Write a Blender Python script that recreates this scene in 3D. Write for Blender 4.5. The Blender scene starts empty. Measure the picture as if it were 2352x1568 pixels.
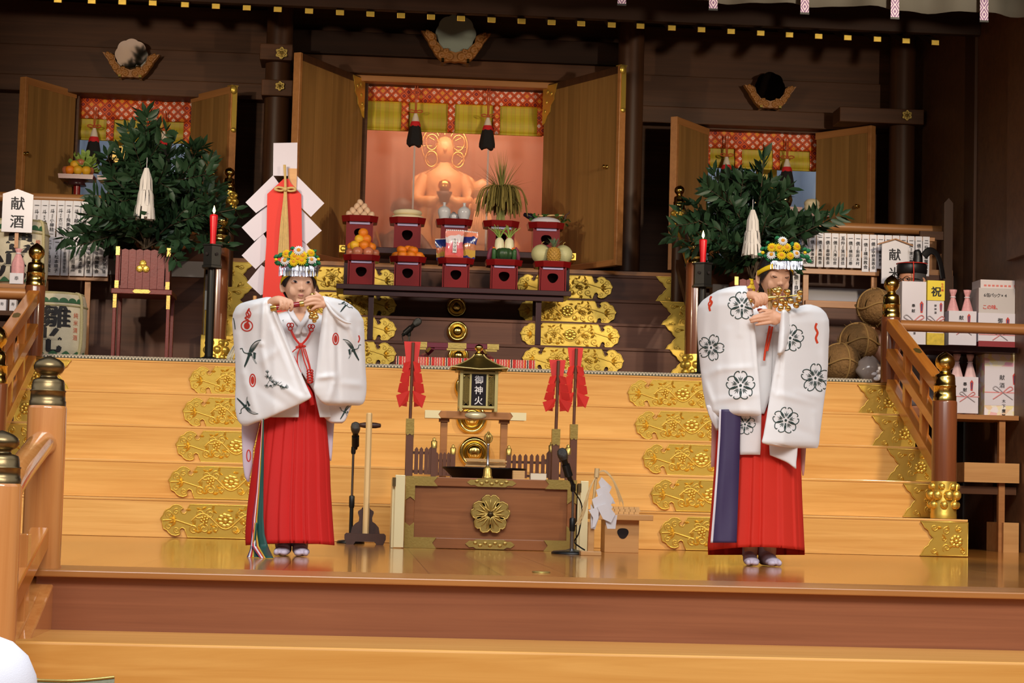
import bpy, bmesh, math, random
from mathutils import Vector, Matrix, Euler, noise
from mathutils.bvhtree import BVHTree
random.seed(7)
PI = math.pi
SC = bpy.context.scene
COL = SC.collection

# ---------------------------------------------------------------- camera
F = 4800.0                       # focal length in pixels of the 2352 x 1568 frame
CAMZ = 0.273
cam_data = bpy.data.cameras.new('camera'); CAM = bpy.data.objects.new('camera', cam_data); COL.objects.link(CAM)
cam_data.sensor_width = 36.0; cam_data.lens = 36.0 * F / 2352.0; cam_data.clip_start = 0.05; cam_data.clip_end = 200
CROT = Matrix.Rotation(-math.radians(4.085), 3, 'Z') @ Matrix.Rotation(math.radians(90 + 4.232), 3, 'X') @ Matrix.Rotation(0.0265, 3, 'Z')
CAM.matrix_world = Matrix.Translation((0, 0, CAMZ)) @ CROT.to_4x4()
SC.camera = CAM

# ---------------------------------------------------------------- light and exposure
SC.view_settings.view_transform = 'Standard'; SC.view_settings.look = 'None'
SC.view_settings.gamma = 1.0; SC.view_settings.exposure = 0.0; SC.view_settings.use_curve_mapping = False
world = bpy.data.worlds.new('world'); SC.world = world; world.use_nodes = True
_N, _L = world.node_tree.nodes, world.node_tree.links; _bg = _N['Background']
_tc = _N.new('ShaderNodeTexCoord'); _sx = _N.new('ShaderNodeSeparateXYZ'); _L.new(_tc.outputs['Generated'], _sx.inputs[0])
_cr = _N.new('ShaderNodeValToRGB'); _e = _cr.color_ramp.elements          # open courtyard: ground, dim trees at eye level, bright sky above
_e[0].position = 0.40; _e[0].color = (0.10, 0.09, 0.08, 1); _e[1].position = 0.62; _e[1].color = (0.17, 0.15, 0.12, 1)
_e.new(0.72).color = (0.92, 0.93, 1.0, 1); _e.new(1.0).color = (0.88, 0.92, 1.0, 1)
_ma = _N.new('ShaderNodeMath'); _ma.operation = 'MULTIPLY_ADD'; _ma.inputs[1].default_value = 0.5; _ma.inputs[2].default_value = 0.5
_L.new(_sx.outputs[2], _ma.inputs[0]); _L.new(_ma.outputs[0], _cr.inputs['Fac']); _L.new(_cr.outputs['Color'], _bg.inputs[0]); _bg.inputs[1].default_value = 1.0

def area_light(name, loc, target, size, power, color, size_y=None, spread=PI):
 d = bpy.data.lights.new(name, 'AREA'); d.energy = power; d.color = color; d.size = size; d.spread = spread
 if size_y: d.shape = 'RECTANGLE'; d.size_y = size_y
 o = bpy.data.objects.new(name, d); COL.objects.link(o); o.location = loc
 o.rotation_euler = (Vector(target) - Vector(loc)).to_track_quat('-Z', 'Y').to_euler()
 return o
def spot_light(name, loc, target, power, color, angle, blend=0.5, radius=0.1):
 d = bpy.data.lights.new(name, 'SPOT'); d.energy = power; d.color = color; d.spot_size = math.radians(angle); d.spot_blend = blend; d.shadow_soft_size = radius
 o = bpy.data.objects.new(name, d); COL.objects.link(o); o.location = loc
 o.rotation_euler = (Vector(target) - Vector(loc)).to_track_quat('-Z', 'Y').to_euler()
 return o
WARM = (1.0, 0.80, 0.55)
area_light('daylight_front', (0.6, -1.5, 8.0), (0.7, 10, 0.4), 8.0, 1050, (1.0, 0.97, 0.94), 2.6)
spot_light('ceiling_spot_right', (4.0, 9.0, 3.3), (1.9, 13.2, 0.7), 400, WARM, 80, 0.6, 0.10)
spot_light('ceiling_spot_left', (-2.6, 9.0, 3.3), (-0.9, 13.2, 0.7), 330, WARM, 80, 0.6, 0.10)
spot_light('added_wall_fill_right', (4.0, 10.0, 2.9), (1.4, 16, 3.3), 330, (1.0, .86, .66), 60, 0.7, 0.06)  # added fill pair that lifts the dark upper wall; no fixture stands there
spot_light('added_wall_fill_left', (-2.8, 10.0, 2.9), (-0.1, 16, 3.3), 330, (1.0, .86, .66), 60, 0.7, 0.06)

# ---------------------------------------------------------------- helpers
_cam = Vector((0, 0, CAMZ))
def ray(px, py):
 return CROT @ Vector(((px - 1176) / F, -(py - 784) / F, -1.0))
def P(px, py, Y):
 d = ray(px, py); return _cam + d * (Y / d.y)
def PZ(px, py, Z):
 d = ray(px, py); return _cam + d * ((Z - CAMZ) / d.z)
def XZ(px, py, Y):
 p = P(px, py, Y); return p.x, p.z
def vadd(a, b): return (a[0]+b[0], a[1]+b[1], a[2]+b[2])
def lerp(a, b, t): return a + (b - a) * t
def interp(tab, x):
 if x <= tab[0][0]: return tab[0][1]
 for (x0, y0), (x1, y1) in zip(tab, tab[1:]):
  if x <= x1: return y0 + (y1 - y0) * (x - x0) / (x1 - x0 + 1e-12)
 return tab[-1][1]
def smooth_path(pts, n=6, closed=False):
 P_ = [Vector(p) for p in pts]; out = []; N = len(P_)
 rng = range(N) if closed else range(N - 1)
 for i in rng:
  p1, p2 = P_[i], P_[(i+1) % N]
  p0 = P_[(i-1) % N] if (closed or i > 0) else p1
  p3 = P_[(i+2) % N] if (closed or i + 2 < N) else p2
  for k in range(n):
   t = k / n
   out.append(0.5*((2*p1) + (p2-p0)*t + (2*p0-5*p1+4*p2-p3)*t*t + (3*p1-p0-3*p2+p3)*t**3))
 if not closed: out.append(P_[-1])
 return out

class MB:
 def __init__(s): s.v = []; s.f = []; s.m = []; s.s = []
 def add(s, vs, fs, mat=0, smooth=False, M=None):
  n = len(s.v)
  if M is not None: vs = [M @ Vector(v) for v in vs]
  s.v.extend([tuple(v) for v in vs])
  for f in fs: s.f.append(tuple(i + n for i in f)); s.m.append(mat); s.s.append(smooth)
  return s
 def box(s, c, d, mat=0, M=None, taper=1.0):
  x, y, z = d[0]/2, d[1]/2, d[2]/2; t = taper
  vs = [(-x,-y,-z),(x,-y,-z),(x,y,-z),(-x,y,-z),(-x*t,-y*t,z),(x*t,-y*t,z),(x*t,y*t,z),(-x*t,y*t,z)]
  vs = [vadd(v, c) for v in vs]
  return s.add(vs, [(0,3,2,1),(4,5,6,7),(0,1,5,4),(1,2,6,5),(2,3,7,6),(3,0,4,7)], mat, False, M)
 def bb(s, x0, x1, y0, y1, z0, z1, mat=0, M=None):
  return s.box(((x0+x1)/2, (y0+y1)/2, (z0+z1)/2), (abs(x1-x0), abs(y1-y0), abs(z1-z0)), mat, M)
 def bar(s, a, b, w, h, mat=0, up=(0,0,1)):
  a, b = Vector(a), Vector(b); d = b - a; L = d.length; d.normalize()
  sx = d.cross(Vector(up))
  if sx.length < 1e-6: sx = Vector((1,0,0))
  sx.normalize(); uz = sx.cross(d)
  M = Matrix((( sx.x, d.x, uz.x, (a.x+b.x)/2),(sx.y, d.y, uz.y, (a.y+b.y)/2),(sx.z, d.z, uz.z, (a.z+b.z)/2),(0,0,0,1)))
  return s.box((0,0,0), (w, L, h), mat, M)
 def prism(s, pts, y0, y1, mat=0, M=None, smooth=False, cap=True):
  n = len(pts)
  vs = [(p[0], y0, p[1]) for p in pts] + [(p[0], y1, p[1]) for p in pts]
  fs = [(i, (i+1) % n, n + (i+1) % n, n + i) for i in range(n)]
  s.add(vs, fs, mat, smooth, M)
  if cap: s.add(vs, [tuple(range(n)), tuple(range(2*n-1, n-1, -1))], mat, False, M)
  return s
 def lathe(s, prof, M=None, seg=24, mat=0, smooth=True, sx=1.0, sy=1.0):
  vs, fs = [], []
  for r, z in prof:
   for k in range(seg):
    a = 2*PI*k/seg; vs.append((r*math.cos(a)*sx, r*math.sin(a)*sy, z))
  for i in range(len(prof)-1):
   for k in range(seg):
    k2 = (k+1) % seg; fs.append((i*seg+k, i*seg+k2, (i+1)*seg+k2, (i+1)*seg+k))
  s.add(vs, fs, mat, smooth, M)
  caps = []
  if prof[0][0] > 1e-5: caps.append(tuple(range(seg-1, -1, -1)))
  if prof[-1][0] > 1e-5: caps.append(tuple((len(prof)-1)*seg + k for k in range(seg)))
  if caps: s.add(vs, caps, mat, False, M)
  return s
 def tube(s, pts, r, seg=8, mat=0, closed=False, smooth=True, flat=1.0, M=None, cap=True):
  pts = [Vector(p) for p in pts]; n = len(pts)
  rs = r if isinstance(r, (list, tuple)) else [r]*n
  vs, fs = [], []; prev = None
  for i in range(n):
   a = pts[(i-1) % n] if (closed or i > 0) else pts[i]
   b = pts[(i+1) % n] if (closed or i < n-1) else pts[i]
   t = (b - a)
   if t.length < 1e-9: t = Vector((0,0,1))
   t.normalize()
   if prev is None:
    ref = Vector((0,1,0)) if abs(t.y) < 0.9 else Vector((1,0,0))
    nx = ref - t*ref.dot(t)
   else: nx = prev - t*prev.dot(t)
   if nx.length < 1e-6: nx = t.orthogonal()
   nx.normalize(); prev = nx; ny = t.cross(nx)
   for k in range(seg):
    ang = 2*PI*k/seg
    vs.append(pts[i] + nx*(math.cos(ang)*rs[i]*flat) + ny*(math.sin(ang)*rs[i]))
  m = n if closed else n-1
  for i in range(m):
   j = (i+1) % n
   for k in range(seg):
    k2 = (k+1) % seg; fs.append((i*seg+k, i*seg+k2, j*seg+k2, j*seg+k))
  s.add(vs, fs, mat, smooth, M)
  if not closed and cap: s.add(vs, [tuple(range(seg-1,-1,-1)), tuple((n-1)*seg+k for k in range(seg))], mat, smooth, M)
  return s
 def ball(s, c, r, seg=16, rings=10, mat=0, M=None):
  if not isinstance(r, (tuple, list)): r = (r, r, r)
  vs, fs = [], []
  for i in range(1, rings):
   t = PI*i/rings
   for k in range(seg):
    a = 2*PI*k/seg
    vs.append((c[0]+r[0]*math.sin(t)*math.cos(a), c[1]+r[1]*math.sin(t)*math.sin(a), c[2]-r[2]*math.cos(t)))
  b = len(vs); vs.append((c[0], c[1], c[2]-r[2])); vs.append((c[0], c[1], c[2]+r[2]))
  for i in range(rings-2):
   for k in range(seg):
    k2 = (k+1) % seg; fs.append((i*seg+k, i*seg+k2, (i+1)*seg+k2, (i+1)*seg+k))
  for k in range(seg):
   k2 = (k+1) % seg; fs.append((b, k2, k)); fs.append((b+1, (rings-2)*seg+k, (rings-2)*seg+k2))
  return s.add(vs, fs, mat, True, M)
 def grid(s, fn, nu, nv, mat=0, smooth=True, cu=False, M=None):
  vs = [fn(i/(nu if cu else nu-1), j/(nv-1)) for j in range(nv) for i in range(nu)]
  fs = []
  for j in range(nv-1):
   for i in range(nu if cu else nu-1):
    i2 = (i+1) % nu; fs.append((j*nu+i, j*nu+i2, (j+1)*nu+i2, (j+1)*nu+i))
  return s.add(vs, fs, mat, smooth, M)
 def build(s, name, mats, parent=None, loc=None, rz=0, bevel=0, sub=0, fix=True, solid=0, bseg=2):
  me = bpy.data.meshes.new(name); me.from_pydata(s.v, [], s.f)
  if not isinstance(mats, (list, tuple)): mats = [mats]
  for m in mats: me.materials.append(m)
  me.polygons.foreach_set('material_index', s.m); me.polygons.foreach_set('use_smooth', s.s)
  if fix:
   bm = bmesh.new(); bm.from_mesh(me); bmesh.ops.recalc_face_normals(bm, faces=bm.faces[:]); bm.to_mesh(me); bm.free()
  me.update()
  o = bpy.data.objects.new(name, me); COL.objects.link(o)
  if parent is not None: o.parent = parent
  if loc is not None: o.location = loc
  if rz: o.rotation_euler.z = rz
  if solid:
   md = o.modifiers.new('solid', 'SOLIDIFY'); md.thickness = solid; md.offset = 0
  if bevel:
   md = o.modifiers.new('bevel', 'BEVEL'); md.width = bevel; md.segments = bseg; md.limit_method = 'ANGLE'; md.angle_limit = math.radians(40)
  if sub:
   md = o.modifiers.new('sub', 'SUBSURF'); md.levels = sub; md.render_levels = sub
  return o

def build_each(mb, name, mats, parent, **kw):
 """one object per connected piece"""
 par = list(range(len(mb.v)))
 def find(i):
  while par[i] != i: par[i] = par[par[i]]; i = par[i]
  return i
 for f in mb.f:
  r = find(f[0])
  for i in f[1:]: par[find(i)] = r
 groups = {}
 for k, f in enumerate(mb.f): groups.setdefault(find(f[0]), []).append(k)
 for fs in groups.values():
  used = sorted({i for k in fs for i in mb.f[k]}); ix = {v: n for n, v in enumerate(used)}
  o = MB(); o.v = [mb.v[i] for i in used]; o.f = [tuple(ix[i] for i in mb.f[k]) for k in fs]; o.m = [mb.m[k] for k in fs]; o.s = [mb.s[k] for k in fs]
  o.build(name, mats, parent, **kw)
def tag(o, label, cat=None, group=None, kind=None):
 if label: o['label'] = label
 if cat: o['category'] = cat
 if group: o['group'] = group
 if kind: o['kind'] = kind
 return o
def empty(name, loc, label, cat, group=None, rz=0):
 o = bpy.data.objects.new(name, None); COL.objects.link(o); o.location = loc; o.rotation_euler.z = rz; o.empty_display_size = 0.05
 return tag(o, label, cat, group)
KIDS = {}
def copy_tree(src, loc=None, rz=None, label=None, group=None, parent=None):
 c = src.copy(); COL.objects.link(c)
 if parent is not None: c.parent = parent
 if loc is not None: c.location = loc
 if rz is not None: c.rotation_euler.z = rz
 if label: c['label'] = label
 if group: c['group'] = group
 for ch in [o for o in COL.objects if o.parent == src]: copy_tree(ch, parent=c)
 return c
def struct(o): o['kind'] = 'structure'; return o
def T(x, y, z): return Matrix.Translation((x, y, z))
def RX(a): return Matrix.Rotation(a, 4, 'X')
def RY(a): return Matrix.Rotation(a, 4, 'Y')
def RZ(a): return Matrix.Rotation(a, 4, 'Z')
def SCL(x, y, z): return Matrix.Diagonal((x, y, z, 1))
ORD = ['first','second','third','fourth','fifth','sixth','seventh','eighth','ninth','tenth','eleventh','twelfth','thirteenth','fourteenth','fifteenth','sixteenth','seventeenth','eighteenth','nineteenth','twentieth','twenty-first','twenty-second','twenty-third','twenty-fourth','twenty-fifth','twenty-sixth','twenty-seventh','twenty-eighth','twenty-ninth','thirtieth','thirty-first','thirty-second']

_glyph = {}
def glyph(ch, bold=0.0):
 k = (ch, bold)
 if k in _glyph: return _glyph[k]
 cu = bpy.data.curves.new('g', 'FONT'); cu.body = ch; cu.size = 1.0; cu.resolution_u = 3; cu.offset = bold; cu.align_x = 'LEFT'
 ob = bpy.data.objects.new('g', cu); COL.objects.link(ob)
 dg = bpy.context.evaluated_depsgraph_get()
 me = bpy.data.meshes.new_from_object(ob.evaluated_get(dg))
 vs = [(v.co.x, v.co.y) for v in me.vertices]; fs = [tuple(p.vertices) for p in me.polygons]
 bpy.data.objects.remove(ob); bpy.data.curves.remove(cu); bpy.data.meshes.remove(me)
 if vs:
  x0 = min(v[0] for v in vs); x1 = max(v[0] for v in vs); y0 = min(v[1] for v in vs); y1 = max(v[1] for v in vs)
 else: x0 = x1 = y0 = y1 = 0
 _glyph[k] = (vs, fs, (x0, x1, y0, y1)); return _glyph[k]
def put_text(mb, s, x, z, size, y, mat, bold=0.0, vertical=True, pitch=None, M=None, stretch=1.0):
 """characters in the xz plane facing -y; x,z = centre of the first character"""
 pitch = pitch or size
 for i, ch in enumerate(s):
  if ch == ' ': continue
  vs, fs, (x0, x1, y0, y1) = glyph(ch)
  full = ord(ch) > 0x2000
  cx, cy = (0.5, 0.36) if full else ((x0+x1)/2, 0.36)
  ox, oz = (0, -i*pitch) if vertical else (i*pitch, 0)
  for bk, (bx, bz) in enumerate(((-bold, 0), (bold, 0), (0, bold)) if bold else ((0, 0),)):
   mb.add([((vx-cx+bx)*size*stretch + x + ox, y-.0004*bk, (vy-cy+bz)*size + z + oz) for vx, vy in vs], fs, mat, False, M)

# ---------------------------------------------------------------- materials
def new_mat(name):
 m = bpy.data.materials.new(name); m.use_nodes = True
 return m, m.node_tree.nodes, m.node_tree.links, m.node_tree.nodes['Principled BSDF']
def c4(c): return (c[0], c[1], c[2], 1.0)
def srgb(r, g, b):
 return tuple(((v/255)/12.92 if v/255 <= 0.04045 else (((v/255)+0.055)/1.055)**2.4) for v in (r, g, b))
def plain(name, col, rough=0.5, metal=0.0, bump=0.0, bscale=200, spec=0.5, var=0.0, vscale=8, coat=0.0, emit=None, estr=0, trans=0, sheen=0):
 m, N, L, B = new_mat(name)
 B.inputs['Base Color'].default_value = c4(col); B.inputs['Roughness'].default_value = rough; B.inputs['Metallic'].default_value = metal
 B.inputs['Specular IOR Level'].default_value = spec; B.inputs['Coat Weight'].default_value = coat; B.inputs['Coat Roughness'].default_value = 0.08
 if sheen: B.inputs['Sheen Weight'].default_value = sheen
 if emit: B.inputs['Emission Color'].default_value = c4(emit); B.inputs['Emission Strength'].default_value = estr
 if trans: B.inputs['Transmission Weight'].default_value = trans
 tc = N.new('ShaderNodeTexCoord')
 if var:
  nz = N.new('ShaderNodeTexNoise'); nz.inputs['Scale'].default_value = vscale; nz.inputs['Detail'].default_value = 4
  L.new(tc.outputs['Object'], nz.inputs['Vector'])
  hs = N.new('ShaderNodeMix'); hs.data_type = 'RGBA'
  hs.inputs[6].default_value = c4([v*(1-var) for v in col]); hs.inputs[7].default_value = c4([min(1, v*(1+var)) for v in col])
  L.new(nz.outputs['Fac'], hs.inputs[0]); L.new(hs.outputs[2], B.inputs['Base Color'])
 if bump:
  nb = N.new('ShaderNodeTexNoise'); nb.inputs['Scale'].default_value = bscale; nb.inputs['Detail'].default_value = 3
  L.new(tc.outputs['Object'], nb.inputs['Vector'])
  bp = N.new('ShaderNodeBump'); bp.inputs['Strength'].default_value = bump; bp.inputs['Distance'].default_value = 0.01
  L.new(nb.outputs['Fac'], bp.inputs['Height']); L.new(bp.outputs['Normal'], B.inputs['Normal'])
 return m
def wood(name, c_dark, c_light, grain=(1.2, 40, 40), rough=0.35, coat=0.0, lines=None, rings=0.0, var=0.6, blotch=1.5, bump=0.05, spec=0.5):
 """grain runs along the axis with the small scale; lines=(axis, period, width, colour): board joints"""
 m, N, L, B = new_mat(name)
 tc = N.new('ShaderNodeTexCoord'); mp = N.new('ShaderNodeMapping'); mp.inputs['Scale'].default_value = grain
 L.new(tc.outputs['Object'], mp.inputs['Vector'])
 n1 = N.new('ShaderNodeTexNoise'); n1.inputs['Scale'].default_value = 1.0; n1.inputs['Detail'].default_value = 6; n1.inputs['Roughness'].default_value = 0.6; n1.inputs['Distortion'].default_value = rings
 L.new(mp.outputs['Vector'], n1.inputs['Vector'])
 mp2 = N.new('ShaderNodeMapping'); mp2.inputs['Scale'].default_value = tuple(blotch*(0.35 if g == min(grain) else 1.6) for g in grain)
 L.new(tc.outputs['Object'], mp2.inputs['Vector'])
 n2 = N.new('ShaderNodeTexNoise'); n2.inputs['Scale'].default_value = 1.0; n2.inputs['Detail'].default_value = 3; n2.inputs['Distortion'].default_value = 1.2
 L.new(mp2.outputs['Vector'], n2.inputs['Vector'])
 ad = N.new('ShaderNodeMath'); ad.operation = 'MULTIPLY_ADD'; ad.inputs[1].default_value = var; L.new(n1.outputs['Fac'], ad.inputs[0])
 m2 = N.new('ShaderNodeMath'); m2.operation = 'MULTIPLY'; m2.inputs[1].default_value = 1 - var; L.new(n2.outputs['Fac'], m2.inputs[0]); L.new(m2.outputs[0], ad.inputs[2])
 cr = N.new('ShaderNodeValToRGB'); cr.color_ramp.elements[0].position = 0.33; cr.color_ramp.elements[0].color = c4(c_dark); cr.color_ramp.elements[1].position = 0.66; cr.color_ramp.elements[1].color = c4(c_light)
 L.new(ad.outputs[0], cr.inputs['Fac']); colsock = cr.outputs['Color']
 if lines:
  ax, per, wid, lc = lines
  sx = N.new('ShaderNodeSeparateXYZ'); L.new(tc.outputs['Object'], sx.inputs[0])
  dv = N.new('ShaderNodeMath'); dv.operation = 'DIVIDE'; dv.inputs[1].default_value = per; L.new(sx.outputs[ax], dv.inputs[0])
  fr = N.new('ShaderNodeMath'); fr.operation = 'FRACT'; L.new(dv.outputs[0], fr.inputs[0])
  lt = N.new('ShaderNodeMath'); lt.operation = 'LESS_THAN'; lt.inputs[1].default_value = wid/per; L.new(fr.outputs[0], lt.inputs[0])
  fl = N.new('ShaderNodeMath'); fl.operation = 'FLOOR'; L.new(dv.outputs[0], fl.inputs[0])
  wn = N.new('ShaderNodeTexWhiteNoise'); wn.noise_dimensions = '1D'; L.new(fl.outputs[0], wn.inputs['W'])
  hv = N.new('ShaderNodeHueSaturation'); L.new(colsock, hv.inputs['Color'])
  mr = N.new('ShaderNodeMapRange'); mr.inputs[3].default_value = 0.86; mr.inputs[4].default_value = 1.12; L.new(wn.outputs['Value'], mr.inputs[0]); L.new(mr.outputs[0], hv.inputs['Value'])
  mx = N.new('ShaderNodeMix'); mx.data_type = 'RGBA'; L.new(lt.outputs[0], mx.inputs[0]); L.new(hv.outputs['Color'], mx.inputs[6]); mx.inputs[7].default_value = c4(lc)
  colsock = mx.outputs[2]
 L.new(colsock, B.inputs['Base Color'])
 B.inputs['Roughness'].default_value = rough; B.inputs['Coat Weight'].default_value = coat; B.inputs['Coat Roughness'].default_value = 0.06; B.inputs['Specular IOR Level'].default_value = spec
 if bump:
  bp = N.new('ShaderNodeBump'); bp.inputs['Strength'].default_value = bump; bp.inputs['Distance'].default_value = 0.004
  L.new(n1.outputs['Fac'], bp.inputs['Height']); L.new(bp.outputs['Normal'], B.inputs['Normal'])
 return m

LIGHTWOOD = wood('light_cypress', srgb(204,146,72), srgb(234,184,108), (0.9, 26, 26), 0.28, 0.25, None, 1.2)
FLOORWOOD = wood('polished_floor', srgb(160,100,42), srgb(196,134,62), (28, 0.8, 28), 0.16, 0.35, (0, 0.25, 0.0035, srgb(80,45,18)), 0.6)
EDGEWOOD = wood('floor_edge', srgb(150,96,48), srgb(182,124,66), (0.8, 26, 26), 0.3, 0.0, None, 0.6)
STEPWOOD = wood('front_step', srgb(205,143,64), srgb(228,172,92), (0.7, 18, 18), 0.3, 0.15, None, 1.6)
BROWNWOOD = wood('red_brown_board', srgb(124,70,40), srgb(152,92,58), (0.8, 30, 30), 0.5, 0.0, None, 0.8)
DARKWOOD = wood('dark_brown', srgb(66,40,24), srgb(92,58,36), (0.8, 26, 26), 0.5, 0.0, None, 0.8, spec=.2)
DARKWOODV = wood('dark_brown_upright', srgb(56,33,20), srgb(80,50,31), (26, 26, 0.8), 0.45, 0.0, None, 0.8, spec=.25)
BLACKWOOD = wood('black_brown', srgb(34,20,12), srgb(48,28,17), (0.8, 20, 20), 0.6, spec=.15)
STAIRDARK = wood('dark_stair', srgb(76,46,33), srgb(104,66,50), (0.9, 24, 24), 0.45, spec=.25)
DOORWOOD = wood('cedar_door', srgb(126,90,46), srgb(152,112,62), (26, 26, 1.0), 0.55, 0.0, (0, 0.082, 0.0008, srgb(116,84,44)), 0.4, spec=.25)
ORANGEWOOD = wood('lacquered_zelkova', srgb(178,104,38), srgb(212,138,60), (22, 1.2, 1.2), 0.25, 0.35, None, 0.8)
POSTWOOD = wood('red_post', srgb(104,56,32), srgb(132,76,44), (26, 26, 1.0), 0.22, 0.3, None, 0.5)
GLOSSWOOD = wood('glossy_post', srgb(188,118,58), srgb(214,148,84), (30, 30, 1.0), 0.12, 0.6, None, 0.6)
MIDWOOD = wood('mid_wood', srgb(150,96,50), srgb(178,122,70), (1.0, 26, 26), 0.4)
PALEWOOD = wood('pale_wood', srgb(206,170,112), srgb(228,198,146), (20, 20, 1.0), 0.45)
SANBOWOOD = wood('plain_stand_wood', srgb(186,134,78), srgb(212,162,104), (1.0, 26, 26), 0.4)
GOLD = plain('gilt_metal', srgb(228,192,88), 0.34, 0.76, 0.05, 45)
GOLDB = plain('polished_brass', srgb(222,190,104), 0.16, 1.0)
OLDGOLD = plain('dull_brass', srgb(186,160,90), 0.36, .85, 0.08, 90)
BRONZE = plain('aged_bronze', srgb(128,110,78), 0.34, 1.0, 0.05, 60)
LACQUER = plain('red_lacquer', srgb(120,18,20), 0.25, 0.0, spec=.3)
BRICKRED = plain('red_stain', srgb(112,34,28), 0.5, 0.0, 0.1, 80, var=0.12)
BLACK = plain('black_metal', srgb(26,25,24), 0.4, 0.3)
BLACKGLOSS = plain('black_gloss', srgb(16,15,15), 0.2)
DARKLACQ = plain('dark_lacquer', srgb(56,28,30), 0.3, spec=.3)
PAPER = plain('white_paper', srgb(226,222,228), 0.8, var=0.03)
INK = plain('ink', srgb(30,28,32), 0.7)
REDINK = plain('red_print', srgb(206,60,46), 0.7)
CHROME = plain('chrome', srgb(190,190,195), 0.12, 1.0)
SILVER = plain('silver_foil', srgb(196,196,208), 0.18, 1.0)
REDPAPER = plain('red_paper', srgb(216,48,40), 0.6)
# ================================================================ the room
YS, TR, RI, NS = 11.5, 0.38, 0.21, 5            # lower stairs
XC = 0.67
X0S, X1S = -2.06, 3.40
PLZ = RI*NS; PLY = YS + (NS-1)*TR
UY = [14.30, 14.55, 14.80, 15.05, 15.30]; UZ = [1.14, 1.333, 1.525, 1.717, 1.926]
UX0, UX1 = -1.12, 2.46

b = MB(); b.bb(-3.4, 6.0, 7.22, 16.6, -0.10, 0.0); fl = struct(b.build('floor', FLOORWOOD))
b = MB(); b.bb(-1.06, 6.0, 6.80, 7.22, -0.022, 0.0); b.bb(-3.4, -1.06, 6.98, 7.22, -0.022, 0.0); struct(b.build('trim_1', EDGEWOOD, bevel=0.004))
b = MB(); b.bb(-4.0, 6.0, 3.0, 6.30, -0.86, -0.752); struct(b.build('floor_hall', EDGEWOOD))
b = MB(); b.bb(-1.02, 6.0, 6.83, 6.90, -0.60, -0.022); struct(b.build('trim_2', BROWNWOOD))
b = MB(); b.bb(-1.02, 6.0, 6.30, 6.83, -0.75, -0.191); struct(b.build('trim_3', STEPWOOD, bevel=0.008, bseg=3))

# lower staircase
st = empty('staircase', (XC, YS, 0), 'wide light cypress staircase rising behind the two dancers', 'stairs')
for k in range(NS):
 b = MB(); b.bb(X0S-XC, X1S-XC, k*TR, 1.9, k*RI+0.001, (k+1)*RI); b.bb(X0S-XC, X1S-XC, k*TR-0.004, k*TR+0.05, (k+1)*RI-0.012, (k+1)*RI)
 b.build('step', LIGHTWOOD, st, bevel=0.002)
# platform behind the stairs
b = MB(); b.bb(-3.6, X0S, PLY, 16.6, 0.0, PLZ); b.bb(X0S, X1S, YS+1.9, 16.6, 0.0, PLZ-0.001); struct(b.build('floor_platform', STAIRDARK))
# patterned carpet edge along the platform
m, N, L, B = new_mat('carpet_wave')
tc = N.new('ShaderNodeTexCoord'); sx = N.new('ShaderNodeSeparateXYZ'); L.new(tc.outputs['Object'], sx.inputs[0])
mu = N.new('ShaderNodeMath'); mu.operation = 'MULTIPLY'; mu.inputs[1].default_value = 2*PI/0.041; L.new(sx.outputs[0], mu.inputs[0])
si = N.new('ShaderNodeMath'); si.operation = 'SINE'; L.new(mu.outputs[0], si.inputs[0])
ab = N.new('ShaderNodeMath'); ab.operation = 'ABSOLUTE'; L.new(si.outputs[0], ab.inputs[0])
zz = N.new('ShaderNodeMath'); zz.operation = 'MULTIPLY_ADD'; zz.inputs[1].default_value = -55; zz.inputs[2].default_value = 1.05; L.new(sx.outputs[2], zz.inputs[0])
df = N.new('ShaderNodeMath'); df.operation = 'SUBTRACT'; L.new(ab.outputs[0], df.inputs[0]); L.new(zz.outputs[0], df.inputs[1])
cr = N.new('ShaderNodeValToRGB'); cr.color_ramp.interpolation = 'CONSTANT'; e = cr.color_ramp.elements
e[0].color = c4(srgb(88,92,84)); e[1].position = 0.06; e[1].color = c4(srgb(206,196,176)); e.new(0.55).color = c4(srgb(150,146,132)); L.new(df.outputs[0], cr.inputs['Fac']); L.new(cr.outputs['Color'], B.inputs['Base Color']); B.inputs['Roughness'].default_value = 0.9
CARPET = m
b = MB(); b.bb(-2.7, 2.55, 0, 1.2, 0, 0.022)
tag(b.build('carpet', CARPET, loc=(XC, PLY-0.006, PLZ)), 'wave-patterned carpet covering the platform above the light stairs', 'carpet')

# upper staircase, dark
st = empty('dark_staircase', (XC, UY[0], PLZ), 'dark brown inner staircase leading up to the central altar doors', 'stairs')
for k in range(5):
 z0 = 0.0005 if k == 0 else UZ[k-1]-PLZ
 b = MB(); b.bb(UX0-XC, UX1-XC, UY[k]-UY[0], 1.6, z0+0.0005, UZ[k]-PLZ); b.bb(UX0-XC, UX1-XC, UY[k]-UY[0]-0.01, UY[k]-UY[0]+0.04, UZ[k]-PLZ-0.022, UZ[k]-PLZ)
 b.build('step', STAIRDARK, st, bevel=0.003)
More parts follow.
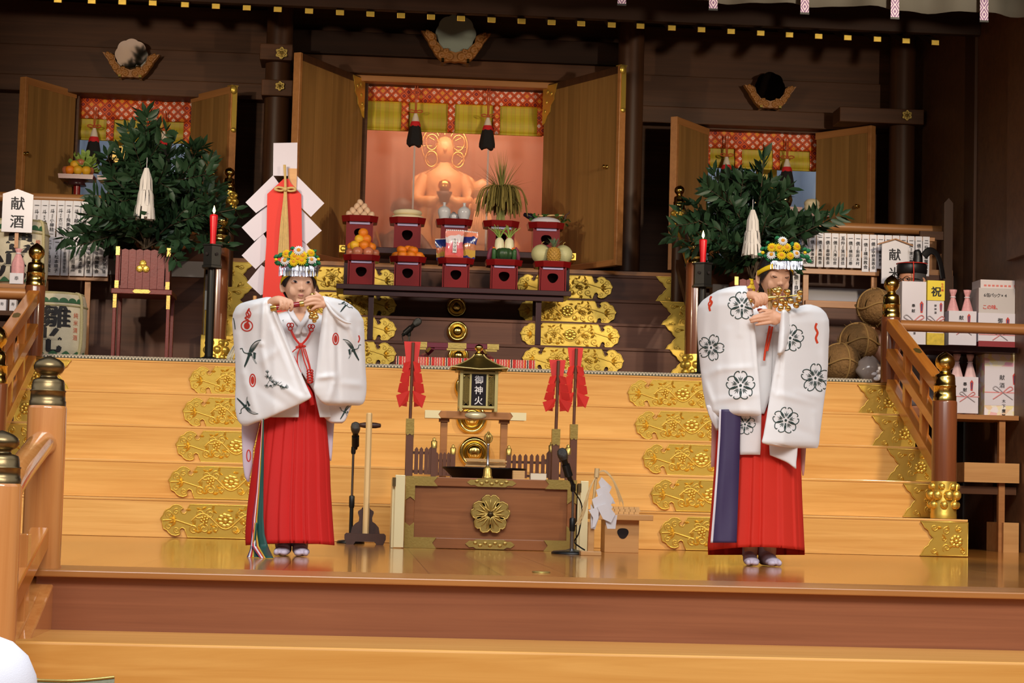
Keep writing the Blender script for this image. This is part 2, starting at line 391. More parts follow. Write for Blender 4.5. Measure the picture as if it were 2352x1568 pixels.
# veranda walls left and right of the dark stairs
def panel_wall(name, x0, x1):
 b = MB(); b.bb(x0, x1, 14.62, 14.75, PLZ, 1.93)
 n = int((x1-x0)/0.42)
 struct(b.build(name, STAIRDARK))
panel_wall('wall_veranda_left', -3.6, UX0); panel_wall('wall_veranda_right', UX1, 4.2)
GREYWALL = plain('grey_plaster', srgb(168,164,170), 0.7, var=0.06, vscale=3)
b = MB(); b.bb(-3.6, UX0, 14.605, 14.62, 1.735, 1.845)
struct(b.build('trim_4', GREYWALL))
b = MB(); b.bb(UX1, 4.2, 14.605, 14.62, 1.70, 1.81)
struct(b.build('trim_5', GREYWALL))
b = MB(); b.bb(-3.6, UX0, 14.64, 16.6, 1.93, 1.97); b.bb(UX1, 4.2, 14.64, 16.6, 1.93, 1.97); b.bb(UX0, UX1, 15.30, 16.6, 1.927, 1.955)
struct(b.build('floor_veranda', MIDWOOD))

# back wall with three openings: (x0, x1, z0, z1)
WY = 16.0
OPEN = [(-2.22, -1.27, 2.0, 3.235), (-0.02, 1.40, 1.97, 3.42), (2.64, 3.52, 2.0, 3.17)]
b = MB()
xs = [-4.2] + [v for o in OPEN for v in o[:2]] + [4.3]
for i in range(0, len(xs), 2): b.bb(xs[i], xs[i+1], WY, WY+0.12, 1.9, 4.6)
for o in OPEN: b.bb(o[0], o[1], WY, WY+0.12, o[3], 4.6); 
struct(b.build('wall_back', DARKWOOD))
# boards and lintels over the openings
def zat(px, py, Y): return P(px, py, Y).z
def beam(name, x0, x1, z0, z1, y0, y1, mat=None):
 b = MB(); b.bb(x0, x1, y0, y1, z0, z1); return struct(b.build(name, mat or DARKWOOD, bevel=0.006))
n = 6
for (x0, x1, y0, y1, z0, z1, mt) in [
 (-4.2, -0.62, 15.86, 16.0, 3.235, 3.36, DARKWOOD), (-4.2, -0.62, 15.90, 16.0, 3.362, 3.60, DARKWOOD), (-4.2, -0.62, 15.94, 16.0, 3.602, 3.95, DARKWOOD),
 (-0.62, 1.96, 15.84, 16.0, 3.47, 3.60, DARKWOOD), (-0.62, 1.96, 15.80, 16.0, 3.602, 3.78, BLACKWOOD), (-0.62, 1.96, 15.90, 16.0, 3.42, 3.468, MIDWOOD),
 (1.96, 4.22, 15.86, 16.0, 3.18, 3.31, DARKWOOD), (1.96, 4.22, 15.90, 16.0, 3.312, 3.56, DARKWOOD), (1.96, 4.22, 15.94, 16.0, 3.562, 3.95, DARKWOOD)]:
 beam('trim_%d' % n, x0, x1, z0, z1, y0, y1, mt); n += 1
# sills
for o in OPEN:
 b = MB(); b.bb(o[0], o[1], WY-0.12, WY+0.12, 1.956 if o is OPEN[1] else 1.971, o[2]); struct(b.build('trim_%d' % n, MIDWOOD)); n += 1
# round pillars
for px, Y, x_off in [(635, 15.5, 0), (1446, 15.5, 0), (2072, 15.6, 0)]:
 c = P(px, 300, Y)
 b = MB(); r = 0.098
 b.lathe([(r, 1.97), (r, 3.9)], T(c.x, Y, 0), 32); struct(b.build('pillar', DARKWOODV))
# short lintel stubs on the pillars
b = MB(); x, z = XZ(640, 165, 15.42); b.bb(x-0.12, x+0.11, 15.36, 15.64, zat(640, 222, 15.4), zat(640, 185, 15.4)); b.bb(x-0.14, x+0.10, 15.33, 15.66, zat(640, 142, 15.4), zat(640, 105, 15.4)); struct(b.build('trim_%d' % n, DARKWOOD, bevel=0.006)); n += 1
b = MB(); c = P(2072, 270, 15.5); b.bb(3.55, 4.2, 15.46, 15.7, c.z-0.055, c.z+0.06); struct(b.build('trim_%d' % n, DARKWOOD, bevel=0.006)); n += 1
# side wall right, with posts
RSW = 4.23
SIDEWOOD = wood('side_panel', srgb(86,56,36), srgb(122,84,56), (9, 9, 9), 0.5, 0.0, None, 2.0, 0.5)
b = MB(); b.bb(RSW, RSW+0.12, 9.2, 16.1, 0.0, 4.6); struct(b.build('wall_right', SIDEWOOD))
b = MB(); b.bb(RSW-0.02, RSW+0.08, 14.18, 14.42, PLZ, 4.3); struct(b.build('pillar_right', DARKWOODV))
b = MB(); b.bb(RSW-0.035, RSW+0.08, 12.7, 13.38, 1.9, 4.3); struct(b.build('pillar_corner', SIDEWOOD))
b = MB(); b.bb(-4.25, -4.1, 9.2, 16.1, 0.0, 4.6); struct(b.build('wall_left', DARKWOOD))
# ceiling and eave beam
b = MB(); b.bb(-4.3, RSW+0.2, 8.9, 16.2, 4.3, 4.45); struct(b.build('ceiling', BLACKWOOD))
ez = zat(1060, 40, 14.0)
b = MB(); b.bb(-4.1, RSW-0.05, 13.93, 14.0, ez+0.014, ez+0.36); b.bb(-4.1, RSW, 13.86, 14.2, ez+0.362, 4.299); struct(b.build('beam_eave', BLACKWOOD, bevel=0.01))
# niche boxes behind the openings
PALEBLUE = plain('pale_blue_plaster', srgb(176,188,204), 0.8)
for i, o in enumerate(OPEN):
 b = MB(); x0, x1, z0, z1 = o; d = 1.15 if i != 1 else 1.45
 b.bb(x0-0.12, x1+0.12, WY+0.12+d, WY+0.2+d, z0-0.1, z1+0.35)
 b.bb(x0-0.2, x0-0.12, WY+0.12, WY+0.2+d, z0-0.1, z1+0.35); b.bb(x1+0.12, x1+0.2, WY+0.12, WY+0.2+d, z0-0.1, z1+0.35)
 b.bb(x0-0.12, x1+0.12, WY+0.12, WY+0.12+d, z1+0.27, z1+0.35)
 struct(b.build('wall_niche', PALEBLUE if i != 1 else plain('warm_plaster', srgb(160,98,70), 0.8)))
 b = MB(); b.bb(x0-0.12, x1+0.12, WY+0.121, WY+0.12+d, z0-0.1, z0); struct(b.build('floor_niche', MIDWOOD))
# ================================================================ gilt plates on the stairs
_PL = [(1080,90),(1040,160),(1020,230),(985,280),(930,272),(898,228),(912,186),(948,176),(915,140),(870,115),(800,100),(730,125),(680,180),(620,200),(580,250),(560,310),(510,385),(545,440),(550,500),(570,575),(650,615),(680,660),(740,700),(820,715),(890,690),(905,660),(885,620),(900,575),(945,550),(990,575),(1010,640),(1050,740)]
def plate_outline(W, h):
 half = [((x-510)/650*h - W/2, (415-y)/650*h) for x, y in _PL]
 return half + [(-x, z) for x, z in reversed(half)]
def spiral(cx, cz, r, a0, turns, n=18, sgn=1):
 return [(cx + r*(1-0.8*i/n)*math.cos(a0+sgn*turns*2*PI*i/n), cz + r*(1-0.8*i/n)*math.sin(a0+sgn*turns*2*PI*i/n)) for i in range(n+1)]
def leafpts(cx, cz, L, w, a):
 ca, sa = math.cos(a), math.sin(a)
 return [(cx + ca*u*L - sa*v*w, cz + sa*u*L + ca*v*w) for u, v in ((0,0),(.3,.5),(.65,.42),(1,0),(.65,-.42),(.3,-.5))]
def relief_leaf(mb, cx, cz, L, w, a, y, d=0.009):
 ps = leafpts(cx, cz, L, w, a); mid = [(cx+math.cos(a)*L*t, cz+math.sin(a)*L*t) for t in (0.3, 0.65)]
 vs = [(p[0], y, p[1]) for p in ps] + [(m_[0], y-d, m_[1]) for m_ in mid]
 mb.add(vs, [(0,1,6),(1,2,7,6),(2,3,7),(3,4,7),(4,5,6,7),(5,0,6)], 0, False)
def relief_flower(mb, cx, cz, r, y, n=7):
 for i in range(n):
  a = 2*PI*i/n + 0.3
  mb.ball((cx+math.cos(a)*r*0.62, y, cz+math.sin(a)*r*0.62), (r*0.36, 0.006, r*0.30), 8, 5, 0)
 mb.ball((cx, y-0.003, cz), (r*0.34, 0.008, r*0.34), 8, 6, 0)
def rtube(mb, pts, y, r=0.0032, seg=6):
 mb.tube([(p[0], y, p[1]) for p in pts], r, seg, 0, cap=True)
def make_plate(W=0.70, h=0.178, seed=1):
 rnd = random.Random(seed); mb = MB(); o = plate_outline(W, h)
 mb.prism(o, -0.006, 0.0, 0)
 mb.tube([(p[0], -0.006, p[1]) for p in o], 0.0034, 6, 0, closed=True)
 y = -0.007; hw = W/2
 for s in (-1, 1):
  hx = s*(hw - 0.075)
  rtube(mb, [(s*(hw-0.012), 0), (hx, -0.005*s), (s*(hw-0.13), 0.012*s), (s*(hw-0.19), 0.03*s)], y, 0.0045)
  for q, (dx, dz, r, a, t, sg) in enumerate([(0.03, 0.035, 0.020, -1, 1.2, 1), (-0.008, 0.048, 0.018, 2, 1.1, -1), (0.03, -0.032, 0.018, 1, 1.1, -1), (-0.012, -0.05, 0.018, 4, 1.2, 1)]):
   rtube(mb, [(hx + s*(p[0])*1 , p[1]) for p in spiral(dx, dz, r, a, t, 14, sg)], y, 0.003)
  for a in (-0.9, -0.3, 0.35, 0.95): relief_leaf(mb, hx-s*0.01, 0.0, 0.045, 0.016, a if s > 0 else PI-a, y)
 bw = hw - 0.165                                 # the oblong field
 vine = [(-bw + 2*bw*i/40, 0.040*math.sin(i/40*2*PI*1.5)) for i in range(41)]
 rtube(mb, vine, y, 0.0046)
 for i in range(13):
  x = -bw + 2*bw*(i+0.5)/13; sg = 1 if i % 2 else -1
  if abs(x) < 0.045: continue
  rtube(mb, spiral(x, sg*0.040, 0.024+0.006*rnd.random(), rnd.random()*6, 1.3, 16, sg), y, 0.0040)
  relief_leaf(mb, x, -sg*0.015, 0.044, 0.022, rnd.random()*6.28, y)
  relief_leaf(mb, x+0.012, sg*0.062, 0.032, 0.014, rnd.random()*6.28, y)
  relief_leaf(mb, x-0.015, -sg*0.060, 0.034, 0.015, rnd.random()*6.28, y)
 relief_flower(mb, 0, 0.005, 0.048, y, 9); relief_flower(mb, -bw*0.62, 0.008, 0.026, y, 6); relief_flower(mb, bw*0.62, -0.004, 0.026, y, 6)
 return mb
proto = None
names5 = ['lowest', 'second lowest', 'middle', 'second highest', 'highest']
def put_plate(x, y, z, sc, label, group):
 global proto
 if proto is None: proto = make_plate().build('gilt_stair_plate', GOLD, fix=True); o = proto
 else: o = proto.copy(); COL.objects.link(o)
 o.location = (x, y, z); o.scale = (sc[0], 1, sc[1]); tag(o, label, 'metal plate', group); return o
for k in range(NS):
 y = YS + k*TR - 0.0045
 for xc, side in ((-0.715, 'left'), (2.015, 'right')):
  put_plate(xc, y+0.0125-0.0005 if False else y, k*RI+0.094, (1, 1), 'gilt scrollwork plate on the %s light step, behind the %s dancer' % (names5[k], side), 'gilt plates on the light stairs')
for k in range(5):
 zc_ = UZ[k] - 0.101
 for xc, side in ((-0.125, 'left'), (1.47, 'right')):
  if k == 0: zc_ = UZ[0]-0.10
  put_plate(xc, UY[k]-0.0105, zc_, (1.02, 0.95), 'gilt scrollwork plate on the %s dark step, on the %s of the round bosses' % (names5[k], side), 'gilt plates on the dark stairs')
# round bosses
def boss_mb(r):
 pr = [(r, 0), (r*1.0, 0.012), (r*0.93, 0.030), (r*0.80, 0.036), (r*0.66, 0.026), (r*0.60, 0.014), (r*0.52, 0.016), (r*0.50, 0.034), (r*0.42, 0.050), (r*0.25, 0.058), (0.0, 0.060)]
 return MB().lathe(pr, RX(PI/2), 36)
bl = boss_mb(0.094).build('round_boss', GOLDB, loc=(0.665, 0, 0))
boss_bright = boss_mb(0.072)
first = True
for k in range(1, 5):
 o = bl if first else bl.copy()
 if not first: COL.objects.link(o)
 first = False
 o.location = (0.67, YS+k*TR-0.0045, k*RI+0.102)
 tag(o, 'round polished brass boss centred on the %s light step' % names5[k], 'boss', 'round bosses on the light stairs')
b2 = boss_mb(0.075).build('round_boss', GOLDB); first = True
for k in range(5):
 o = b2 if first else b2.copy()
 if not first: COL.objects.link(o)
 first = False
 o.location = (0.665, UY[k]-0.0105, UZ[k]-0.096); tag(o, 'round brass boss centred on the %s dark step' % names5[k], 'boss', 'round bosses on the dark stairs')
# corner plates at the stair ends
def corner_plate(W=0.27, h=0.187):
 mb = MB(); e = [(0, .5), (.05, .44), (.09, .33), (.17, .25), (.20, .14), (.28, .02), (.20, -.10), (.17, -.20), (.09, -.28), (.05, -.40), (0, -.5)]
 o = [(-W + x*W*1.0 if x else -W, z*h) for x, z in e] + [(0, -h/2), (0, h/2)]
 mb.prism(o, -0.006, 0, 0); mb.tube([(p[0], -0.006, p[1]) for p in o], 0.0036, 6, 0, closed=True)
 y = -0.007
 relief_flower(mb, -0.065, -0.012, 0.040, y, 8)
 for cx, cz, r, a, s in ((-0.12, 0.045, .024, 1, 1), (-0.12, -0.05, .024, 4, -1), (-0.05, 0.055, .022, 2, 1), (-0.19, 0.062, .020, 0, -1), (-0.19, -0.066, .018, 3, 1), (-.03, -.065, .018, 5, 1), (-0.135, 0.0, .016, 5, 1)):
  rtube(mb, spiral(cx, cz, r, a, 1.3, 16, s), y, 0.0034); relief_leaf(mb, cx+0.01, cz, 0.035, 0.016, a*1.7, y)
 return mb
cp = corner_plate().build('gilt_corner_plate', GOLD); first = True
def put_corner(x, y, z, sx, sz, label, group):
 global first
 o = cp if first else cp.copy()
 if not first: COL.objects.link(o)
 first = False; o.location = (x, y, z); o.scale = (sx, 1, sz); tag(o, label, 'metal plate', group)
for k in range(NS):
 put_corner(X1S-0.002, YS+k*TR-0.0045, k*RI+0.100, 1, 1, 'gilt corner plate at the railing end of the %s light step, right side' % names5[k], 'gilt corner plates on the light stairs')
 if k >= 2: put_corner(X0S+0.002, YS+k*TR-0.0045, k*RI+0.100, -1, 1, 'gilt corner plate at the railing end of the %s light step, left side' % names5[k], 'gilt corner plates on the light stairs')
for k in range(1, 5):
 for x, sgn, side in ((UX0+0.002, -1, 'left'), (UX1-0.002, 1, 'right')):
  put_corner(x, UY[k]-0.0105, UZ[k]-0.0955, sgn*1.15, 0.98, 'gilt corner plate on the %s dark step beside the %s inner railing' % (names5[k], side), 'gilt corner plates on the dark stairs')

# ================================================================ railings with giboshi posts
def giboshi(r, h):
 """onion-shaped finial with collars: profile from the post top up; h = total height"""
 return [(r*1.04, 0), (r*1.04, h*.10), (r*1.00, h*.11), (r*0.98, h*.28), (r*1.02, h*.285), (r*1.02, h*.31), (r*.95, h*.32), (r*.92, h*.46), (r*.86, h*.52), (r*.66, h*.545), (r*.52, h*.56), (r*.47, h*.60), (r*.52, h*.63), (r*.74, h*.67), (r*.86, h*.73), (r*.88, h*.79), (r*.80, h*.86), (r*.58, h*.92), (r*.28, h*.965), (r*.08, h*.99), (0, h)]
def emboss_band(mb, r, z0, z1, n, mat):
 for i in range(n):
  a = 2*PI*i/n
  for q, (fz, rr) in enumerate(((0.25, .5), (0.55, .62), (0.82, .42))):
   zz = lerp(z0, z1, fz); aa = a + q*0.35
   mb.ball((r*math.cos(aa), r*math.sin(aa), zz), ((z1-z0)*.17*rr*1.6,)*3, 8, 5, mat)
  mb.tube([( (r+.002)*math.cos(a+t*0.5), (r+.002)*math.sin(a+t*0.5), lerp(z0, z1, 0.15+0.7*t)) for t in (0, .25, .5, .75, 1)], 0.004, 5, mat)
def post(name, loc, r, hw, hcap, wmat, cmat, label, base=0, band=0, parent=None):
 rt = empty(name, loc, label, 'railing post', 'railing posts') if parent is None else parent
 MB().lathe([(r, 0), (r, hw-0.012), (r*.96, hw-0.004), (r*.9, hw)], None, 28).build('shaft', wmat, rt)
 MB().lathe(giboshi(r*.90, hcap), T(0, 0, hw-0.003), 28).build('finial', cmat, rt)
 if band:
  mb = MB().lathe([(r*1.015, hw-band), (r*1.04, hw-band+.006), (r*1.03, hw-0.004)], None, 28); emboss_band(mb, r*1.02, hw-band, hw, 7, 0); mb.build('embossed_collar', GOLD, rt)
 if base:
  mb = MB().lathe([(r*1.05, 0.001), (r*1.05, base*.12), (r*1.03, base*.14), (r*1.03, base-.006), (r*1.015, base)], None, 28); emboss_band(mb, r*1.03, base*.15, base*1.02, 7, 0); mb.build('base_sleeve', GOLD, rt)
 return rt
def rail_unit(name, label, X, yt, yb, zs, wmat, posts_x=None, w=0.07, bal=2, roundtop=True):
 """sloping railing panel between two posts: zs = [(z at top, z at bottom, height)]"""
 rt = empty(name, (X, yb, 0), label, 'railing')
 for i, (zt, zb_, h) in enumerate(zs):
  mb = MB()
  if i == 0 and roundtop: mb.tube([(0, 0, zb_), (0, yt-yb, zt)], h/2, 14, 0)
  else: mb.bar((0, 0, zb_), (0, yt-yb, zt), w if i < len(zs)-1 else w*0.9, h, 0)
  mb.build(['handrail', 'middle_rail', 'lower_rail', 'stringer'][min(i, 3)] if i < len(zs)-1 else 'stringer', wmat, rt, bevel=0 if (i == 0 and roundtop) else 0.006)
 for i in range(bal):
  t = (i+1)/(bal+1)
  z0 = lerp(zs[-1][1], zs[-1][0], t); z1 = lerp(zs[0][1], zs[0][0], t)
  MB().bb(-0.022, 0.022, t*(yt-yb)-0.03, t*(yt-yb)+0.03, z0, z1).build('baluster', wmat, rt, bevel=0.004)
 return rt
# right side of the light stairs
RPX, RPX2 = P(2169, 1000, 11.66).x, P(2046, 800, 12.95).x
zt_ = lambda px, py, Y: P(px, py, Y).z
post('railing_post', (RPX, 11.66, RI+.0015), 0.070, zt_(2170, 920, 11.66)-RI, zt_(2170, 806, 11.66)-zt_(2170, 920, 11.66), POSTWOOD, GOLDB, 'thick brown railing post with gilt finial at the foot of the right railing', base=0.21, band=0)
post('railing_post', (RPX2, 12.95, PLZ-RI*0+0.0), 0.062, zt_(2046, 728, 12.95)-PLZ, zt_(2046, 630, 12.95)-zt_(2046, 728, 12.95), POSTWOOD, GOLDB, 'brown railing post with gilt finial at the head of the right railing', band=0.0)
for xx, yy, z1, z0, r in ((RPX, 11.66, zt_(2170, 866, 11.66), zt_(2170, 918, 11.66), .071),):
 pass
rail_unit('stair_railing', 'lacquered orange-brown sloping railing between the two right gilt-topped posts', (RPX+RPX2)/2, 12.90, 11.73,
 [(zt_(2046, 745, 12.9), zt_(2160, 895, 11.73), 0.075), (zt_(2046, 812, 12.9), zt_(2150, 985, 11.73), 0.07), (zt_(2040, 880, 12.9)-.01, zt_(2150, 1085, 11.73), 0.08)], ORANGEWOOD, bal=2, roundtop=False)
# left side of the light stairs (mirrors the right)
LPX, LPX2 = P(-12, 900, 11.66).x, P(79, 700, 12.95).x
post('railing_post', (LPX2, 12.95, PLZ), 0.062, zt_(79, 655, 12.95)-PLZ, zt_(79, 556, 12.95)-zt_(79, 655, 12.95), POSTWOOD, GOLDB, 'brown railing post with gilt finial before the straw-wrapped barrels')
post('railing_post', (LPX, 11.66, RI+.0015), 0.070, zt_(0, 880, 11.66)-RI, zt_(0, 745, 11.66)-zt_(0, 880, 11.66), POSTWOOD, GOLDB, 'brown railing post cut off by the left edge, foot of the left railing', base=0.21)
rail_unit('stair_railing', 'lacquered orange-brown sloping railing below the straw-wrapped barrels, left of the stairs', (LPX+LPX2)/2, 12.90, 11.73,
 [(zt_(79, 680, 12.9), zt_(10, 800, 11.73), 0.075), (zt_(79, 755, 12.9), zt_(10, 900, 11.73), 0.07), (zt_(79, 830, 12.9), zt_(20, 1010, 11.73), 0.08)], ORANGEWOOD, bal=2, roundtop=False)
for o in [o for o in COL.objects if o.name.startswith('stair_railing')]:
 mb = MB(); hz = [c for c in COL.objects if c.parent == o and c.name.startswith('handrail')]
 mb.prism([(-.02, -.03), (-.02, .03), (0, .05), (.02, .03), (.02, -.03), (0, -.05)], -0.002, 0.002, 0, RX(-PI/2 + math.atan(.42)))
 mb.build('gilt_inlay', OLDGOLD, o, loc=(0, 0.55, hz[0].bound_box[1][2]*0 + (lerp(*( (zt_(2160,895,11.73), zt_(2046,745,12.9)) if o.location.x > 0 else (zt_(10,800,11.73), zt_(79,680,12.9)) ), 0.55/1.17) + 0.041)))
# level rails leading outward from the head posts
mb = MB().tube([(RPX2+0.05, 12.95, zt_(2210, 752, 12.95)), (4.2, 12.95, zt_(2210, 752, 12.95))], 0.036, 16); tag(mb.build('side_rail', MIDWOOD, fix=True), 'round brown rail in front of the gift shelves, right of the stairs', 'rail')
mb = MB().tube([(LPX2-0.05, 12.95, zt_(30, 674, 12.95)), (-3.2, 12.95, zt_(30, 674, 12.95))], 0.036, 16); tag(mb.build('side_rail', MIDWOOD), 'round brown rail below the upper straw-wrapped barrel, left edge', 'rail')
# gilt fringe ring round the post necks
# foreground railing, bottom left
FX = P(100, 1100, 6.93).x
post('railing_post', (FX, 6.95, -0.0), 0.0635, zt_(100, 930, 6.95), zt_(100, 814, 6.95)-zt_(100, 930, 6.95), GLOSSWOOD, BRONZE, 'glossy orange foreground post with onion-shaped bronze cap at the stage corner')
post('railing_post', (FX, 6.10, -0.75), 0.0635, 0.75+zt_(8, 1108, 6.10), zt_(8, 985, 6.10)-zt_(8, 1108, 6.10), GLOSSWOOD, BRONZE, 'glossy orange foreground post with bronze cap cut off by the left edge')
rt = empty('foreground_railing', (FX, 6.1, -0.3), 'thick glossy orange sloping railing joining the two bronze-capped foreground posts', 'railing')
zz = lambda px, py, Y: P(px, py, Y).z + 0.3
MB().tube(smooth_path([(0.0, 0.80, zz(100, 1020, 6.9)), (0.0, 0.70, zz(92, 1025, 6.8)), (0, 0.3, zz(60, 1090, 6.4)), (0, 0.06, zz(40, 1150, 6.16))], 5), 0.042, 16).build('handrail', GLOSSWOOD, rt)
MB().bar((0.0, 0.06, 0.18), (0.0, 0.80, 0.40), 0.06, 0.07).build('middle_rail', ORANGEWOOD, rt, bevel=0.006)
MB().bar((0.0, 0.06, 0.02), (0.0, 0.79, 0.24), 0.055, 0.06).build('lower_rail', GLOSSWOOD, rt, bevel=0.006)
mb = MB(); mb.add([(-.05, -.5, -.5), (.06, -.5, -.5), (.06, .90, -.5), (-.05, .90, -.5), (-.05, -.5, -.16), (.06, -.5, -.16), (.06, .90, .31), (-.05, .90, .31)], [(0,3,2,1),(4,5,6,7),(0,1,5,4),(1,2,6,5),(2,3,7,6),(3,0,4,7)]); mb.build('stringer', GLOSSWOOD, rt, bevel=0.006)
MB().bb(-0.025, 0.025, 0.40, 0.47, 0.0, 0.42).build('baluster', GLOSSWOOD, rt, bevel=0.004)
# inner railings of the dark stairs
for sgn, (pxr, pyt, pyw), (pxf, pyt2, pyw2), side in ((-1, (523, 383, 440), (503, 492, 560), 'left'), (1, (1560, 424, 482), (1596, 556, 604), 'right')):
 Yr, Yf = 15.15, 14.0
 xr, xf = P(pxr, 500, Yr).x, P(pxf, 650, Yf).x
 post('railing_post', (xr, Yr, UZ[3]+.0015), 0.050, zt_(pxr, pyw, Yr)-UZ[3], zt_(pxr, pyt, Yr)-zt_(pxr, pyw, Yr), DARKWOODV, GOLDB, 'dark post with gilt finial high at the top of the %s inner railing' % side, band=0.16)
 post('railing_post', (xf, Yf, PLZ+0.022), 0.062, zt_(pxf, pyw2, Yf)-PLZ-.022, zt_(pxf, pyt2, Yf)-zt_(pxf, pyw2, Yf), POSTWOOD, GOLDB, 'dark red-brown post with gilt finial and embossed base by the %s red candle' % side, base=0.19)
 rt = empty('inner_railing', (xf, Yf, PLZ), 'dark sloping inner railing with gilt strip behind the %s red candle' % side, 'railing')
 za, zb_ = zt_(pxr, pyw+40, Yr)-PLZ, zt_(pxf, pyw2+22, Yf)-PLZ
 MB().tube([(0, 0.05, zb_), (xr-xf, Yr-Yf-0.05, za)], 0.036, 14).build('handrail', DARKWOOD, rt)
 MB().tube([(-0.02*sgn-0.012, 0.18, lerp(zb_, za, .13)+0.03), (lerp(0, xr-xf, .75)-0.02*sgn-.012, (Yr-Yf)*.75, lerp(zb_, za, .75)+.03)], 0.011, 8).build('gilt_strip', GOLD, rt)
 MB().bar((0, 0.05, zb_-.3), (xr-xf, Yr-Yf-.05, za-.28), 0.05, 0.07).build('lower_rail', DARKWOOD, rt)
# veranda rails in front of the niches
mb = MB().tube([(-3.5, 14.85, zt_(120, 456, 14.85)), (-1.12, 14.85, zt_(120, 456, 14.85))], 0.036, 14)
for x in (-3.2, -1.9, -1.15): mb.bb(x-.03, x+.03, 14.82, 14.88, 1.97, zt_(120, 456, 14.85))
mb.bb(-3.5, -1.12, 14.83, 14.87, 2.06, 2.11)
tag(mb.build('veranda_rail', MIDWOOD), 'long brown veranda rail above the left rows of paper strips', 'rail')
mb = MB().tube([(2.46, 14.85, zt_(2000, 524, 14.85)), (4.2, 14.85, zt_(2000, 524, 14.85))], 0.036, 14)
for x in (2.50, 3.2, 4.1): mb.bb(x-.03, x+.03, 14.82, 14.88, 1.97, zt_(2000, 524, 14.85))
mb.bb(2.46, 4.2, 14.83, 14.87, 2.06, 2.11)
tag(mb.build('veranda_rail', MIDWOOD), 'long brown veranda rail above the right row of paper strips', 'rail')

# ================================================================ doors
def shrine_door(hx, hy, fx, fy, z0, z1, label, knob=None, corner=0, edge=False):
 d = Vector((fx-hx, fy-hy, 0)); w = d.length; a = math.atan2(d.y, d.x)
 rt = empty('shrine_door', (hx, hy, z0), label, 'door', 'open cedar doors', rz=a)
 H = z1-z0; s = 1 if d.x > 0 else -1      # s: which local side faces the viewer (+1: local -y)
 th = 0.045
 n = 8
 mb = MB()
 for i in range(n):
  x0, x1 = 0.01 + (w-0.02)*i/n, 0.01 + (w-0.02)*(i+1)/n
  mb.bb(x0, x1, -th/2-.0012*(i % 2), th/2+.0012*(i % 2), 0.04, H-0.05)
 mb.build('panel', DOORWOOD, rt)
 MB().bb(0, w, -th/2-.004, th/2+.004, H-0.055, H).build('top_rail', DARKWOODV if corner else MIDWOOD, rt, bevel=0.003)  # central doors: eave shadow put into the rail as darker wood
 MB().bb(0, w, -th/2-.004, th/2+.004, 0, 0.045).build('bottom_rail', MIDWOOD, rt, bevel=0.003)
 MB().bb(w-0.03, w+0.004, -th/2-.006, th/2+.006, 0, H).build('edge_stile', MIDWOOD, rt, bevel=0.003)
 f = -(th/2+.006)*s
 if knob: 
  MB().lathe([(0.016, 0), (0.016, .006), (.008, .010), (.010, .018), (.016, .024), (.014, .034), (0, .038)], T(knob[0]*w, f, knob[1]) @ RX(PI/2*s), 16).build('knob', GOLDB, rt)
 if corner:
  ps = [(0.0, H-.01), (.19, H-.01), (.17, H-.06), (.15, H-.10), (.155, H-.13), (.11, H-.17), (.10, H-.22), (.06, H-.25), (.03, H-.30), (0.0, H-.31)]
  mb = MB().prism([(x*corner, z) for x, z in ps], f-.003*s, f+.003*s, 0)
  for cx, cz in ((.06, H-.06), (.11, H-.08), (.05, H-.14), (.03, H-.21)): mb.ball((cx*corner, f-.003*s, cz), (.018, .006, .018), 8, 6)
  mb.build('corner_fitting', GOLD, rt)
 if edge:
  mb = MB(); mb.bb(w+.004, w+.011, -.02, .02, H-.32, H+.004); mb.bb(w-.05, w+.011, -.03, .03, H, H+.006)
  mb.ball((w+.008, 0, H-.33), (.014, .024, .02), 10, 6); mb.ball((w+.012, -.012*s, H-.03), (.018, .03, .035), 10, 6); mb.build('edge_fitting', GOLD, rt)
 return rt
DZ = 1.975
def dx(px, Y): return P(px, 400, Y).x
shrine_door(dx(824, 15.97), 15.97, dx(674, 15.1), 15.1, DZ, 3.452, 'tall cedar door with gilt corner, open on the left of the central altar', corner=1.0)
shrine_door(dx(1250, 15.97), 15.97, dx(1426, 15.1), 15.1, DZ, 3.452, 'tall cedar door with brass knob, open on the right of the central altar', knob=(.86, .74), corner=1.0, edge=True)
shrine_door(dx(163, 15.97), 15.97, dx(44, 15.46), 15.46, 2.0, 3.262, 'cedar door at the far left edge, outer leaf of the left niche', knob=(.97, .69))
shrine_door(dx(438, 15.97), 15.97, dx(531, 15.5), 15.5, 2.0, 3.262, 'cedar door between the left niche and the white zigzag wand, inner leaf', knob=(.66, .62), edge=True)
shrine_door(dx(1621, 15.97), 15.97, dx(1546, 15.5), 15.5, 2.0, 3.165, 'narrow cedar door behind the right candle, inner leaf of the right niche')
shrine_door(dx(1876, 15.97), 15.97, dx(2004, 15.55), 15.55, 2.0, 3.165, 'cedar door with small brass knob, outer leaf of the right niche', knob=(.80, .55))

